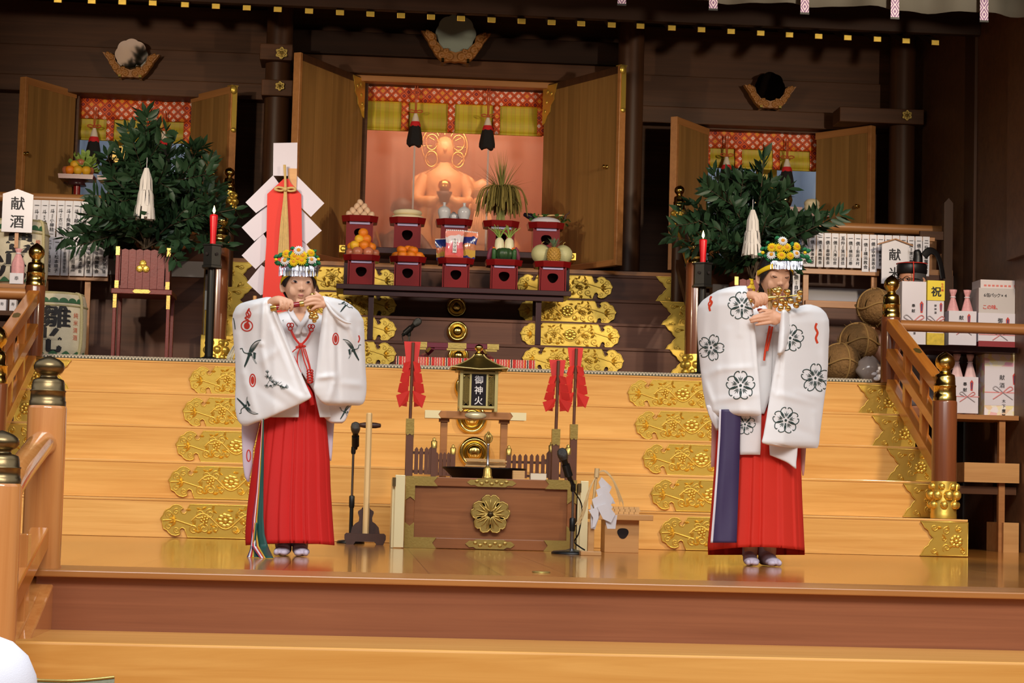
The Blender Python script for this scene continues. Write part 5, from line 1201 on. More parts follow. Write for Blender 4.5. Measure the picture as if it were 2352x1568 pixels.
for s in (-1, 1):
 mb = MB()
 for z0_, z1_ in ((AZ-.046, AZ+.002), (.001, .056)):
  xo = s*(AW+.002); xi = s*(AW-.16)
  mb.prism([(xo, z0_), (xi, z0_), (xi+s*.02, (z0_+z1_)/2), (xi, z1_), (xo, z1_)], -.007, -.003)
 for z0_, z1_, d_ in ((AZ-.12, AZ-.046, 1), (.056, .13, -1)):
  zi = z0_ if d_ == 1 else z1_; zo = z1_ if d_ == 1 else z0_
  mb.prism([(s*(AW+.002), zo), (s*(AW-.046), zo), (s*(AW-.046), zi), (s*(AW-.023), zi+d_*.018), (s*(AW+.002), zi)], -.007, -.003)
 build_each(mb, 'brass_corner', OLDGOLD, rt)
for zc_, hh in ((AZ-.022, .021), (.028, .024)):
 mb = MB()
 mb.prism([(-.125, zc_), (-.105, zc_+hh*.7), (-.085, zc_+hh*.6), (-.07, zc_+hh), (.07, zc_+hh), (.085, zc_+hh*.6), (.105, zc_+hh*.7), (.125, zc_), (.105, zc_-hh*.7), (.085, zc_-hh*.6), (.07, zc_-hh), (-.07, zc_-hh), (-.085, zc_-hh*.6), (-.105, zc_-hh*.7)], -.008, -.003)
 for i in range(7): mb.ball((-.075+.025*i, -.008, zc_+.006*(-1)**i), (.011, .004, .009), 8, 5)
 mb.build('brass_plate', OLDGOLD, rt)
# flower crest
mb = MB(); cx_, cz_ = P(1126, 1181, AY).x-AXC, P(1126, 1181, AY).z
for k in range(5):
 a = PI/2+2*PI*k/5
 c_, s_ = math.cos(a), math.sin(a)
 M = Matrix(((s_, 0, c_, cx_), (0, 1, 0, -.002), (-c_, 0, s_, cz_), (0, 0, 0, 1)))
 pet = [(0, .010), (-.028, .022), (-.050, .052), (-.046, .080), (-.026, .098), (-.010, .099), (0, .088), (.010, .099), (.026, .098), (.046, .080), (.050, .052), (.028, .022)]
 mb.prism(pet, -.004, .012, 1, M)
 mb.prism([(p[0]*.88, p[1]*.92+.004) for p in pet], -.014, -.004, 0, M); mb.tube([(p[0]*.92, -.012, p[1]*.94+.003) for p in pet], .0042, 6, 0, closed=True, M=M)
 for q in (-.9, -.45, 0, .45, .9):
  L_ = .062 if abs(q) < .8 else .045
  mb.tube([(0, -.014, .012), (math.sin(q)*L_*.6, -.019, .012+math.cos(q)*L_*.6), (math.sin(q)*L_, -.015, .012+math.cos(q)*L_)], [.003, .0052, .002], 6, 0, M=M)
mb.lathe([(.014, 0), (.014, .018), (.008, .022), (0, .023)], T(cx_, -.004, cz_) @ RX(PI/2), 14, 1)
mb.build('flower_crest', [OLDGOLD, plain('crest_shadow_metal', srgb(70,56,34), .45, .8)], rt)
# brass side panels
PALEGOLD = plain('pale_gold_leaf', srgb(242,228,180), .35, .3)
for px0, px1, y0_, y1_, Yp, lb in ((905, 928, 1090, 1256, 10.46, 'pale gold upright panel leaning at the left end of the altar box'), (1332, 1350, 1104, 1252, 10.56, 'pale gold upright panel at the right end of the altar box, behind the microphone')):
 xa, xb = P(px0, 1200, Yp).x, P(px1, 1200, Yp).x
 rt2 = empty('folding_screen', ((xa+xb)/2, Yp, 0), lb, 'panel'); w_ = (xb-xa)/2
 MB().bb(-w_, w_, 0, .02, .004, zt_(px0, y0_, Yp)).build('panel_board', PALEGOLD, rt2, bevel=.002)
 MB().bb(-w_-.012, -w_, .022, .5, .002, zt_(px0, y0_+8, Yp)).build('folded_leaf', PALEGOLD, rt2)
 MB().bb(-w_-.014, -w_+.003, -.003, .028, zt_(px0, y0_+26, Yp), zt_(px0, y0_+6, Yp)).build('hinge', BRONZE, rt2)
# corner posts with rods and red papers
FENCE = plain('fence_brown', srgb(96,56,36), .5, var=.15, vscale=20)
def red_gohei(rt, zbase, z_top, z_bot, s=1):
 """a folded paper zigzag around a rod: trapezoid head and paired flaps"""
 H = z_top-z_bot; mb = MB()
 mb.prism([(-.042*s, z_top), (.042*s, z_top), (.028*s, z_top-.40*H), (-.024*s, z_top-.40*H)], .009, .011)
 for sg in (-1, 1):
  for k in range(4):
   zc_ = z_top-.30*H-.155*H*k; x0_ = sg*(.006+.004*k)*s; x1_ = sg*(.040+.010*k)*s
   q = [(x0_, -.012-.008*k, zc_), (x1_, -.030-.004*k, zc_-.03*H), (x1_+sg*.008*s, -.026, zc_-.16*H), (x0_+sg*.014*s, -.010, zc_-.20*H)]
   if k == 3: q = [(x0_-sg*.010*s, -.036, zc_+.02*H), (x1_+sg*.006*s, -.044, zc_-.06*H), (x1_-sg*.012*s, -.030, zc_-.24*H), (x0_-sg*.004*s, -.02, zc_-.14*H)]
   mb.add(q, [(0, 1, 2, 3)])
   q2 = [(x0_, .012, zc_-.05*H), (x1_*.9, .034, zc_-.05*H), (x1_*.8, .03, zc_-.20*H), (x0_, .012, zc_-.22*H)]
   mb.add(q2, [(0, 1, 2, 3)])
 mb.build('zigzag_paper', REDPAPER, rt, loc=(0, 0, -zbase), solid=.0016)
def altar_post(px, pyb, pycap, pyrod, Yp, g0, g1, label):
 x = P(px, pycap, Yp).x; zc_ = zt_(px, pycap, Yp); zr = zt_(px, pyrod, Yp)
 r2 = empty('altar_post', (x, Yp, AZ), label, 'post', 'altar corner posts')
 MB().bb(-.019, .019, -.019, .019, 0, zc_-AZ).build('post', FENCE, r2, bevel=.002)
 mb = MB(); mb.bb(-.021, .021, -.021, .021, zc_-AZ-.072, zc_-AZ+.004); mb.prism([(-.021, zc_-AZ-.07), (.021, zc_-AZ-.07), (.012, zc_-AZ-.082), (0, zc_-AZ-.072), (-.012, zc_-AZ-.082)], -.0225, -.019); mb.build('brass_cap', OLDGOLD, r2)
 MB().tube([(0, 0, zc_-AZ), (.004, 0, zr-AZ)], .0085, 10).build('rod', FENCE, r2)
 red_gohei(r2, AZ, zt_(px, g0, Yp), zt_(px, g1, Yp)); return r2
altar_post(942, 1092, 963, 786, AY+.06, 784, 936, 'brown altar post with red zigzag paper at the left front corner')
altar_post(1277, 1092, 987, 828, AY+.08, 826, 946, 'brown altar post with red zigzag paper at the right front corner')
altar_post(1318, 1100, 976, 800, AY+.69, 798, 936, 'brown altar post with red zigzag paper at the right rear corner')
x = P(931, 980, AY+.69).x
r2 = empty('altar_post', (max(x, ax0+.03), AY+.69, AZ), 'bare brown altar post at the left rear corner', 'post', 'altar corner posts'); MB().bb(-.018, .018, -.018, .018, 0, zt_(931, 980, AY+.69)-AZ).build('post', FENCE, r2); MB().bb(-.02, .02, -.02, .02, zt_(931, 1004, AY+.69)-AZ, zt_(931, 978, AY+.69)-AZ).build('brass_cap', OLDGOLD, r2)
def fence(xs_px, Yf, pyt, label, ends, rails):
 x0_, x1_ = P(xs_px[0], 1060, Yf).x, P(xs_px[-1], 1060, Yf).x
 r2 = empty('picket_fence', ((x0_+x1_)/2, Yf, AZ), label, 'fence')
 for px in xs_px:
  xx = P(px, 1060, Yf).x-(x0_+x1_)/2; h = zt_(px, pyt, Yf)-AZ
  MB().prism([(xx-.0095, .012), (xx+.0095, .012), (xx+.0095, h-.012), (xx, h), (xx-.0095, h-.012)], -.005, .005).build('picket', FENCE, r2)
 for fz in rails: MB().bb(-(x1_-x0_)/2-.02, (x1_-x0_)/2+.02, .005, .016, fz*h, fz*h+.014).build('fence_rail', FENCE, r2)
 for px, pye in ends:
  xx = P(px, 1060, Yf).x-(x0_+x1_)/2; h2 = zt_(px, pye, Yf)-AZ
  MB().bb(xx-.013, xx+.013, -.013, .013, 0, h2-.05).build('fence_post', FENCE, r2); MB().lathe([(.0155, h2-.055), (.0155, h2-.02), (.012, h2-.018), (.008, h2-.014), (.0085, h2-.006), (0, h2)], T(xx, 0, 0), 12).build('post_finial', OLDGOLD, r2)
fence([956, 967, 979, 990-2], AY+.055, 1026, 'short brown picket fence at the left front of the altar box', [(996, 1004)], (.12, .75))
fence([1003, 1012, 1021, 1030], AY+.69, 1038, 'short brown picket fence at the left rear of the altar box', [(1040, 1020)], (.12, .62))
fence([1181, 1194, 1207, 1221, 1234, 1247], AY+.69, 1042, 'brown picket fence at the right rear of the altar box', [(1168, 1022)], (.12, .62))
fence([1253+6, 1288+4, 1301], AY+.16, 1036, 'short brown picket fence behind the right front altar post', [(1266, 1014), (1304, 1020)], (.12, .62))
# pan, bell, sticks, blocks
pc = P(1112, 1085, AY+.36); PX = pc.x
IRON = plain('black_iron', srgb(20,19,20), .45, .4)
tag(MB().lathe([(.13, .004), (.15, .006), (.205, .060), (.222, .070), (.222, .076), (.208, .072), (.15, .018), (0, .014)], None, 48).build('iron_pan', IRON, loc=(PX, AY+.36, AZ-.018)), 'wide black iron fire pan on top of the altar box', 'pan')
rt2 = empty('vajra_bell', (P(1120, 1095, AY+.0).x, AY+.022, AZ), 'brass hand bell with long silver handle on the front of the altar box', 'bell')
MB().lathe([(.027, 0), (.027, .008), (.023, .012), (.020, .045), (.014, .058), (.006, .064)], None, 24).build('bell_body', OLDGOLD, rt2)
MB().lathe([(.007, .062), (.010, .068), (.0065, .074), (.0065, .165), (.010, .17), (.006, .176)], None, 14).build('handle', plain('silver_rod', srgb(176,176,182), .3, 1.0), rt2)
mb = MB(); mb.ball((0, 0, .205), (.010, .010, .02), 10, 8)
for i in range(6): mb.tube([(0.020*math.cos(i*PI/3)*math.sin(t), .020*math.sin(i*PI/3)*math.sin(t), .205-.026*math.cos(t)) for t in [PI*k/8 for k in range(9)]], .0032, 6)
mb.ball((0, 0, .234), .006, 8, 6); mb.build('pronged_top', OLDGOLD, rt2)
KINDL = plain('split_pine', srgb(206,162,104), .6, var=.12, vscale=30)
for i in range(5):
 z = AZ+.062+.0085*i
 a = (-.02 if i % 2 else .03)
 tag(MB().bb(-.105, .105, -.005, .005, 0, .008).build('kindling_stick', KINDL, loc=(PX+.0+.008*(i % 2), AY+.29+.03*(i % 3), z), rz=a), 'pale split wood stick laid across the black iron pan', 'stick', 'kindling sticks on the pan')
for i in range(4):
 for j in range(2):
  tag(MB().bb(-.030, .030, -.015, .015, 0, .0105).build('wood_block', KINDL, loc=(P(1192, 1090, AY).x+.0, AY+.024+.031*j*0+.03*j, AZ+.011*i)), 'small pale wooden block in the stack beside the bell', 'block', 'wooden blocks beside the bell')
rt2 = empty('paper_tray', (P(1238, 1095, AY).x, AY+.06, AZ), 'small open white paper box at the right front of the altar top', 'box')
mb = MB(); mb.bb(-.036, .036, -.03, .03, 0, .004); mb.bb(-.04, -.036, -.03, .03, 0, .032); mb.bb(.036, .04, -.03, .03, 0, .032); mb.bb(-.04, .04, -.032, -.03, 0, .032); mb.bb(-.04, .04, .03, .032, 0, .032); mb.build('box_walls', plain('cream_paper', srgb(220,208,184), .8), rt2)
# stand with lantern behind
LYY = 11.345
xa, xb = P(976, 952, LYY).x, P(1206, 952, LYY).x; zb0 = zt_(1090, 963, LYY); zb1 = zt_(1090, 946, LYY)
rt = empty('lantern_stand', ((xa+xb)/2, LYY, 0), 'gate-shaped wooden stand with brass-tipped crossbeam behind the altar box', 'stand'); hw = (xb-xa)/2
MB().bb(-hw, hw, -.06, .06, zb0, zb1).build('crossbeam', MIDWOOD, rt, bevel=.003)
mb = MB()
for s in (-1, 1): mb.prism([(s*hw+.002*s, zb0-.001), (s*(hw-.085), zb0-.001), (s*(hw-.07), (zb0+zb1)/2), (s*(hw-.085), zb1+.001), (s*hw+.002*s, zb1+.001)], -.064, -.060)
mb.lathe([(0, .0)]+[(.058, 0), (.058, .004), (0, .005)], T(0, -.060, (zb0+zb1)/2) @ RX(PI/2) , 24, 0, sy=.33)
build_each(mb, 'brass_plate', PALEGOLD, rt)
for px in (1019, 1157):
 xx = P(px, 1000, LYY).x-(xa+xb)/2; MB().bb(xx-.019, xx+.019, -.02, .02, 0, zb0).build('leg', MIDWOOD, rt, bevel=.002)
 MB().bb(xx-.028, xx+.028, -.03, .03, zb0-.018, zb0-.001).build('bracket', MIDWOOD, rt)
MB().bb(P(1019, 1000, LYY).x-(xa+xb)/2+.019, P(1157, 1000, LYY).x-(xa+xb)/2-.019, -.012, .012, .28, .33).build('lower_rail', MIDWOOD, rt)
lx = P(1096, 946, LYY).x; s_ = LYY/F
BRASSL = plain('pale_brass', srgb(198,182,122), .4, .8)
rt = empty('brass_lantern', (lx, LYY, zb1), 'square brass lantern with hipped roof and white characters, standing on the crossbeam', 'lantern')
lw = 40*s_; lh = 93*s_
mb = MB()
for x in (-1, 1):
 for y in (-1, 1): mb.bb(x*lw-.009, x*lw+.009, y*lw-.009, y*lw+.009, 0, lh)
build_each(mb, 'corner_post', BRASSL, rt, bevel=.0015)
mb = MB()
for z in (.024, lh-.012):
 mb.bb(-lw, lw, -lw-.006, -lw+.006, z-.006, z+.006); mb.bb(-lw, lw, lw-.006, lw+.006, z-.006, z+.006); mb.bb(-lw-.006, -lw+.006, -lw, lw, z-.006, z+.006); mb.bb(lw-.006, lw+.006, -lw, lw, z-.006, z+.006)
for x in (-.045, .045): mb.bb(x-.005, x+.005, -lw-.005, -lw+.005, .03, lh-.015)
mb.bb(-lw, lw, -lw, lw, .016, .022); mb.build('frame', BRASSL, rt)
mb = MB()
for i in range(-3, 30):
 for x0_, x1_ in ((-lw+.010, -.050), (.050, lw-.010)):
  z = .03+i*.0085; w_ = x1_-x0_
  for sg in (1, -1):
   a, b_ = (x0_, z if sg > 0 else z+w_), (x1_, z+w_ if sg > 0 else z)
   if min(a[1], b_[1]) > .028 and max(a[1], b_[1]) < lh-.016: mb.bar((a[0], -lw, a[1]), (b_[0], -lw, b_[1]), .0016, .0016, up=(0, 1, 0))
build_each(mb, 'lattice', OLDGOLD, rt) if False else mb.build('lattice_mesh', OLDGOLD, rt)
GLASSD = plain('dark_glass', srgb(36,32,38), .08, 0, spec=.6); CHARW = plain('white_lettering', srgb(226,222,222), .5)
mb = MB(); mb.bb(-.041, .041, -lw-.001, -lw+.002, .03, lh-.018, 0); put_text(mb, '御神火', 0, lh-.050, .048, -lw-.002, 1, .012, pitch=.056); mb.build('glass_pane', [GLASSD, CHARW], rt)
mb = MB(); mb.bb(-lw+.008, lw-.008, lw-.004, lw-.001, .03, lh-.02); mb.bb(-lw+.001, -lw+.004, -lw+.008, lw-.008, .03, lh-.02); mb.bb(lw-.004, lw-.001, -lw+.008, lw-.008, .03, lh-.02); build_each(mb, 'side_pane', GLASSD, rt)
rw = 64*s_; rh = 36*s_
m_ = plain('roof_brass', srgb(120,104,56), .35, .9)
mb = MB()
def roof(z): return interp([(0, rw), (.25, rw*.74), (.5, rw*.50), (.8, rw*.24), (1, .026)], z)
prev = None
vs, fs = [], []
for i in range(9):
 t = i/8; r_ = roof(t); z = lh+.006+rh*t*1.02
 vs += [(-r_, -r_, z+(.010*(1-t)**4 if True else 0)), (0, -r_, z), (r_, -r_, z+.010*(1-t)**4), (r_, 0, z), (r_, r_, z+.010*(1-t)**4), (0, r_, z), (-r_, r_, z+.010*(1-t)**4), (-r_, 0, z)]
for i in range(8):
 for k in range(8): fs.append((i*8+k, i*8+(k+1) % 8, (i+1)*8+(k+1) % 8, (i+1)*8+k))
mb.add(vs, fs); mb.bb(-rw*.8, rw*.8, -rw*.8, rw*.8, lh-.002, lh+.008); mb.build('roof', m_, rt)
mb = MB()
for a, b_ in ((0, 2), (2, 4), (4, 6), (6, 0)): mb.tube([vs[a], vs[(a+1) % 8], vs[b_ % 8]], .0045, 6)
for k in (0, 2, 4, 6): mb.tube([vs[i*8+k] for i in range(9)], .0042, 6)
mb.build('roof_ridges', BRASSL, rt)
MB().lathe([(.030, 0), (.030, .010), (.020, .014), (.012, .022), (.012, .026), (.020, .034), (.024, .044), (.018, .056), (.006, .062), (0, .064)], T(0, 0, lh+rh+.002), 20).build('finial', GOLDB, rt)
# upright wooden staff on dark stand
sp_ = PZ(838, 1250, 0); Ys = sp_.y; q = Ys/F
rt = empty('staff_stand', (sp_.x, Ys, 0), 'upright pale hexagonal staff with dark peg on a carved dark stand', 'stand')
DARKST = plain('speckled_dark_wood', srgb(66,40,32), .5, var=.3, vscale=40)
mb = MB().prism([(-.108, .030), (-.108, .050), (-.10, .058), (.10, .058), (.108, .050), (.108, .03), (.095, .0), (.06, 0), (.05, .016), (-.05, .016), (-.06, 0), (-.095, 0)], -.075, .06); mb.build('foot', DARKST, rt, bevel=.004)
mb = MB().prism([(-.076, .058), (-.070, .09), (-.052, .110), (-.036, .120), (-.034, .14), (-.042, .165), (-.040, .175), (-.024, .185), (-.02, .194), (.02, .194), (.024, .185), (.040, .175), (.042, .165), (.034, .14), (.036, .12), (.052, .11), (.070, .09), (.076, .058)], .0, .022); mb.build('back_plate', DARKST, rt, bevel=.003)
MB().lathe([(.0165, .058), (.0165, 300*q-.006), (.013, 300*q)], T(.002, -.020, 0), 6, smooth=False).build('staff', PALEWOOD, rt)
MB().lathe([(0, -.058), (.010, -.056), (.015, -.03), (.016, 0), (.015, .03), (.010, .056), (0, .058)], T(.008, .012, 272*q) @ RY(PI/2), 16).build('peg', DARKST, rt)
# plain stand with blocks, and white zigzag wand
sp_ = PZ(1432, 1270, 0); Ys = sp_.y; q = Ys/F
rt = empty('plain_offering_stand', (sp_.x, Ys+.17, 0), 'unpainted wooden offering stand right of the altar box', 'stand')
MB().bb(-.155, .155, -.13, .13, .166, .196).build('tray', SANBOWOOD, rt, bevel=.003)
mb = MB(); mb.bb(-.088, .088, -.088, -.078, 0, .166); mb.bb(-.088, .088, .078, .088, 0, .166); mb.bb(-.088, -.078, -.078, .078, 0, .166); mb.bb(.078, .088, -.078, .078, 0, .166); mb.build('pedestal', SANBOWOOD, rt, bevel=.002)
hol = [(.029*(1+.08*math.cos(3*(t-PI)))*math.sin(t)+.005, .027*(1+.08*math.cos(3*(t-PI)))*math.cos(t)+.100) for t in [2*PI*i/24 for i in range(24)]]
MB().prism(hol, -.0895, -.0875).build('opening', DK, rt)  # near-black plate painting the shade of the cut-out; nothing is cut
for i in range(3):
 for j in range(6):
  tag(MB().bb(-.0125, .0125, -.02, .02, 0, .0125).build('wood_block', plain('pale_block%d' % i, srgb(206+6*i,170+4*i,118), .6) if False else KINDL, loc=(sp_.x-.058+.027*j+.006*(i % 2), Ys+.12, .1965+.0128*i)), 'small pale wooden block in the rows stacked on the plain wooden stand', 'block', 'wooden blocks on the plain stand')
wx = PZ(1356, 1275, 0)
rt = empty('white_zigzag_wand', (wx.x, wx.y, 0), 'white zigzag paper wand with loose straw strands, left of the plain wooden stand', 'ritual wand')
MB().bb(-.015, .015, -.015, .015, 0, .16).build('holder_post', SANBOWOOD, rt, bevel=.002); MB().bb(-.05, .05, -.03, .05, 0, .02).build('foot', SANBOWOOD, rt, bevel=.003)
q = wx.y/F; hz_ = 198*q
MB().tube([(0, 0, .15), (.022, 0, hz_)], .007, 8).build('wand', PALEWOOD, rt)
mb = MB(); W3 = [(.02, 1.0), (.04, .80), (.10, .74)]
def fl(pts, y): mb.add([(x*q, y+.0012*x, z*q) for x, z in pts], [tuple(range(len(pts)))])
fl([(15, 168), (22, 180), (48, 158), (40, 140), (22, 150)], -.02); fl([(8, 150), (30, 160), (52, 130), (44, 112), (16, 128)], -.035); fl([(-2, 128), (20, 140), (50, 112), (36, 92), (6, 104)], -.045); fl([(-4, 118), (10, 96), (22, 100), (14, 78), (8, 60), (-2, 62)], -.03)
fl([(10, 112), (34, 120), (56, 96), (46, 76), (26, 84)], -.055); fl([(-10, 104), (16, 112), (14, 84), (6, 66), (0, 64), (2, 86)], -.05); fl([(30, 88), (62, 94), (58, 62), (38, 62)], -.04); fl([(20, 150), (44, 146), (60, 120), (34, 118)], .01)
mb.build('zigzag_paper', plain('bright_paper', srgb(232,228,230), .7), rt, solid=.0015)
mb = MB(); rnd = random.Random(4)
for i in range(10): mb.tube(smooth_path([(.022, -.006, hz_-.02), (.055+.01*rnd.random(), -.01, hz_-.014+.01*rnd.random()), (.10+.01*rnd.random(), -.02, hz_-.06), (.135+.02*rnd.random(), -.02, hz_-.15-.03*rnd.random())], 4), .0012, 4)
for i in range(10): mb.tube(smooth_path([(.02, -.006, hz_-.03), (-.01-.01*rnd.random(), -.02, hz_-.10), (-.03-.02*rnd.random(), -.02, hz_-.20), (-.05-.03*rnd.random(), -.02, hz_-.27)], 4), .0012, 4)
mb.tube([(.02, -.002, hz_-.04), (.023, -.002, hz_+.004)], .012, 8); mb.build('straw_strands', PALEWOOD, rt)
# ================================================================ sacred trees in red boxes
LEAFD = plain('sakaki_leaf', srgb(36,60,38), .48, var=.35, vscale=14, spec=.3); STEM = plain('branch_brown', srgb(66,52,36), .7)
SHIDE = plain('aged_white_paper', srgb(206,200,196), .85)
def leaf(mb, p, d, L, w, rnd):
 d = d.normalized(); s = d.cross(Vector((rnd.uniform(-1, 1), rnd.uniform(-1, 1), rnd.uniform(-.4, 1.4)))).normalized(); n = s.cross(d)
 a = [p, p+d*L*.25+s*w*.40+n*.004, p+d*L*.6+s*w*.46+n*.002, p+d*L, p+d*L*.6-s*w*.46+n*.002, p+d*L*.25-s*w*.40+n*.004, p+d*L*.3-n*.003, p+d*L*.62-n*.004]
 mb.add(a, [(0, 1, 6), (1, 2, 7, 6), (2, 3, 7), (3, 4, 7), (4, 5, 6, 7), (5, 0, 6)], 0, True)
def sacred_tree(loc, label, tips, seed, base_z=0.0, LS=1.0):
 """tips: branch end points (dx, dz, dy) from the root; leaves in two ranks along each twig"""
 rnd = random.Random(seed); rt = empty('sacred_tree', loc, label, 'plant'); lf = MB(); st = MB()
 for (x, z, y) in tips:
  tip = Vector((x, y, z)); mid = Vector((x*.32, y*.4, z*.45+.05))
  path = smooth_path([Vector((rnd.uniform(-.03, .03), rnd.uniform(-.03, .03), base_z)), mid, tip], 10)
  n = len(path); st.tube(path, [lerp(.008, .0022, i/n) for i in range(n)], 6)
  for i in range(6, n):
   tdir = (path[i]-path[i-1]).normalized(); f = i/n
   for k in range(2):
    if rnd.random() < .62:
     out = Vector((rnd.uniform(-1, 1), rnd.uniform(-1, 1), rnd.uniform(-.7, .9))).normalized()
     leaf(lf, path[i], tdir*.75+out*.8, (.10+.03*rnd.random())*LS, (.040+.008*rnd.random())*LS, rnd)
   if i % 4 == 0 and i < n-2:      # side twig
    out = Vector((rnd.uniform(-1, 1), rnd.uniform(-1, .6), rnd.uniform(-.5, .8))).normalized(); L_ = .12+.12*rnd.random()
    tw = smooth_path([path[i], path[i]+(tdir*.4+out*.8)*L_*.5, path[i]+(tdir*.6+out)*L_*.95], 4); st.tube(tw, .0018, 5)
    for j in range(1, len(tw)):
     td = (tw[j]-tw[j-1]).normalized(); sd = td.cross(Vector((rnd.uniform(-.4, .4), 1, rnd.uniform(-.4, .4)))).normalized()
     for sg in (-1, 1): leaf(lf, tw[j], td*.7+sd*sg*.75, (.09+.03*rnd.random())*LS, (.038+.008*rnd.random())*LS, rnd)
    leaf(lf, tw[-1], tw[-1]-tw[-2], .09*LS, .034*LS, rnd)
  leaf(lf, tip, path[-1]-path[-2], .10*LS, .036*LS, rnd)
 st.build('branches', STEM, rt); lf.build('foliage', LEAFD, rt, fix=False); return rt
def tips_from_px(pts, Y, root): 
 out = []
 for i, (px, py) in enumerate(pts):
  dy = [-.22, .12, -.10, .22, 0, -.3, .05][i % 7]
  p = P(px, py, Y+dy); out.append((p.x-root[0], p.z-root[2], dy))
 return out
YT = 14.05
lroot = (P(336, 572, YT).x, YT, P(336, 572, YT).z)
lt = [(330, 285), (360, 300), (300, 310), (275, 345), (395, 330), (375, 390), (245, 400), (430, 385), (490, 380), (260, 445), (420, 440), (500, 430), (540, 480), (200, 520), (185, 535), (230, 545), (480, 520), (545, 500), (440, 560), (270, 500), (330, 360), (350, 440), (310, 420), (400, 500), (300, 560), (460, 470), (520, 560), (225, 470), (340, 330), (385, 440), (290, 400), (450, 420), (360, 520)]
sacred_tree(lroot, 'leafy sacred tree branches standing in the left red planter box', tips_from_px(lt, YT, lroot), 11)
rroot = (P(1735, 640, YT).x, YT, P(1735, 640, YT).z)
rt_ = [(1755, 362), (1765, 420), (1745, 400), (1640, 400), (1625, 430), (1665, 440), (1790, 440), (1565, 485), (1600, 500), (1590, 470), (1700, 430), (1835, 500), (1885, 515), (1840, 515), (1640, 520), (1650, 600), (1800, 560), (1850, 540), (1680, 500), (1760, 500), (1620, 560), (1700, 580), (1820, 610), (1660, 470), (1720, 460), (1780, 480), (1640, 560)]
sacred_tree(rroot, 'leafy sacred tree branches behind the right dancer', tips_from_px(rt_, YT, rroot), 23)
def planter(root, label, pw):
 x, Y, z = root; q = Y/F; w = pw/2*q; h = 90*q; zb = z-h-.02
 rt = empty('planter_box', (x, Y, PLZ+.022), label, 'planter'); z0 = zb-PLZ-.022; H_ = h
 for i in range(6):
  x0_ = -w*.80+i*w*1.6/6; MB().prism([(x0_+.001, z0), (x0_+w*1.6/6-.001, z0), (x0_+w*1.6/6-.001, z0+H_*.97), (x0_+w*.8/6, z0+H_*1.0), (x0_+.001, z0+H_*.97)], -w*.9-.008, -w*.9+.008).build('plank', BRICKRED, rt)
 mb = MB(); mb.bb(-w*.9, -w*.9+.012, -w*.9, w*.9, z0, z0+H_); mb.bb(w*.9-.012, w*.9, -w*.9, w*.9, z0, z0+H_); mb.bb(-w*.9, w*.9, w*.9-.012, w*.9, z0, z0+H_); mb.bb(-w*.88, w*.88, -w*.88, w*.88, z0, z0+.02); build_each(mb, 'side_board', BRICKRED, rt)
 for sx_ in (-1, 1):
  MB().bb(sx_*w-.022*(sx_ > 0), sx_*w+.022*(sx_ < 0), -w*.9-.014, -w*.9+.012, z0-.01, z0+H_+.01).build('corner_post', BRICKRED, rt, bevel=.002)
  for zz0, zz1 in ((z0+H_-.045, z0+H_+.012), (z0, z0+.05)): MB().bb(sx_*w-.024*(sx_ > 0)-.001, sx_*w+.024*(sx_ < 0)+.001, -w*.9-.018, -w*.9-.013, zz0, zz1).build('gilt_corner', OLDGOLD, rt)
  for yy in (-w*.85, w*.85): MB().bb(sx_*w-.022*(sx_ > 0)+.008*sx_, sx_*w+.022*(sx_ < 0)+.008*sx_, yy-.02, yy+.02, 0, z0-.03).build('leg', BRICKRED, rt, bevel=.002)
  MB().bb(sx_*w-.024*(sx_ > 0)+.008*sx_, sx_*w+.024*(sx_ < 0)+.008*sx_, -w*.85-.024, -w*.85-.020, z0-.13, z0-.035).build('gilt_leg_plate', OLDGOLD, rt)
 MB().bb(-w-.02, w+.02, -w*.95-.02, w*.95+.02, z0-.036, z0-.004).build('stand_top', BRICKRED, rt, bevel=.003)
 MB().prism([(-.06, z0-.02), (-.045, z0-.006), (.045, z0-.006), (.06, z0-.02), (.045, z0-.032), (-.045, z0-.032)], -w*.95-.026, -w*.95-.020).build('gilt_plate', OLDGOLD, rt)
 mb = MB(); cz_ = z0+H_*.55
 for k in range(3):
  a = PI/2+2*PI*k/3; mb.ball((.024*math.cos(a), -w*.9-.012, cz_+.024*math.sin(a)), (.024, .008, .024), 14, 8)
  for j in (-1, 0, 1): mb.ball((.034*math.cos(a+j*.35), -w*.9-.018, cz_+.034*math.sin(a+j*.35)), (.007, .006, .007), 8, 5)
 mb.ball((0, -w*.9-.018, cz_), (.010, .008, .010), 10, 6); mb.build('flower_crest', GOLD, rt)
planter(lroot, 'red plank planter box with gilt crest on tall red legs, left', 122); planter(rroot, 'red plank planter box mostly hidden behind the right dancer', 118)
def shide_tassel(px, y0, y1, Y, label):
 a = P(px, y0, Y); q = Y/F; H_ = (y1-y0)*q
 rt = empty('paper_tassel', (a.x, Y, a.z), label, 'tassel'); rnd = random.Random(px)
 MB().tube([(0, 0, .07), (0, 0, 0)], .002, 5).build('string', PAPER, rt)
 mb = MB()
 for t in range(3):
  z0 = -.0-t*H_*.28
  for i in range(11+3*t):
   a_ = 2*PI*i/(11+3*t)+rnd.random()*.2; r0, r1 = .012+.008*t, (.034+.010*t)*(1+.15*rnd.random()); L_ = H_*(.44+.06*rnd.random()) if t < 2 else H_*(.40+.08*rnd.random())
   tx = Vector((-math.sin(a_), math.cos(a_), 0))*(.0085+.003*rnd.random()); p0 = Vector((r0*math.cos(a_), r0*math.sin(a_), z0)); p1 = Vector((r1*math.cos(a_), r1*math.sin(a_), z0-L_*.5)); p2 = Vector((r1*1.15*math.cos(a_), r1*1.15*math.sin(a_), z0-L_))
   mb.add([p0-tx*.6, p0+tx*.6, p1+tx, p1-tx, p2+tx, p2-tx], [(0, 1, 2, 3), (3, 2, 4, 5)])
 mb.build('paper_strips', SHIDE, rt, solid=.0012)
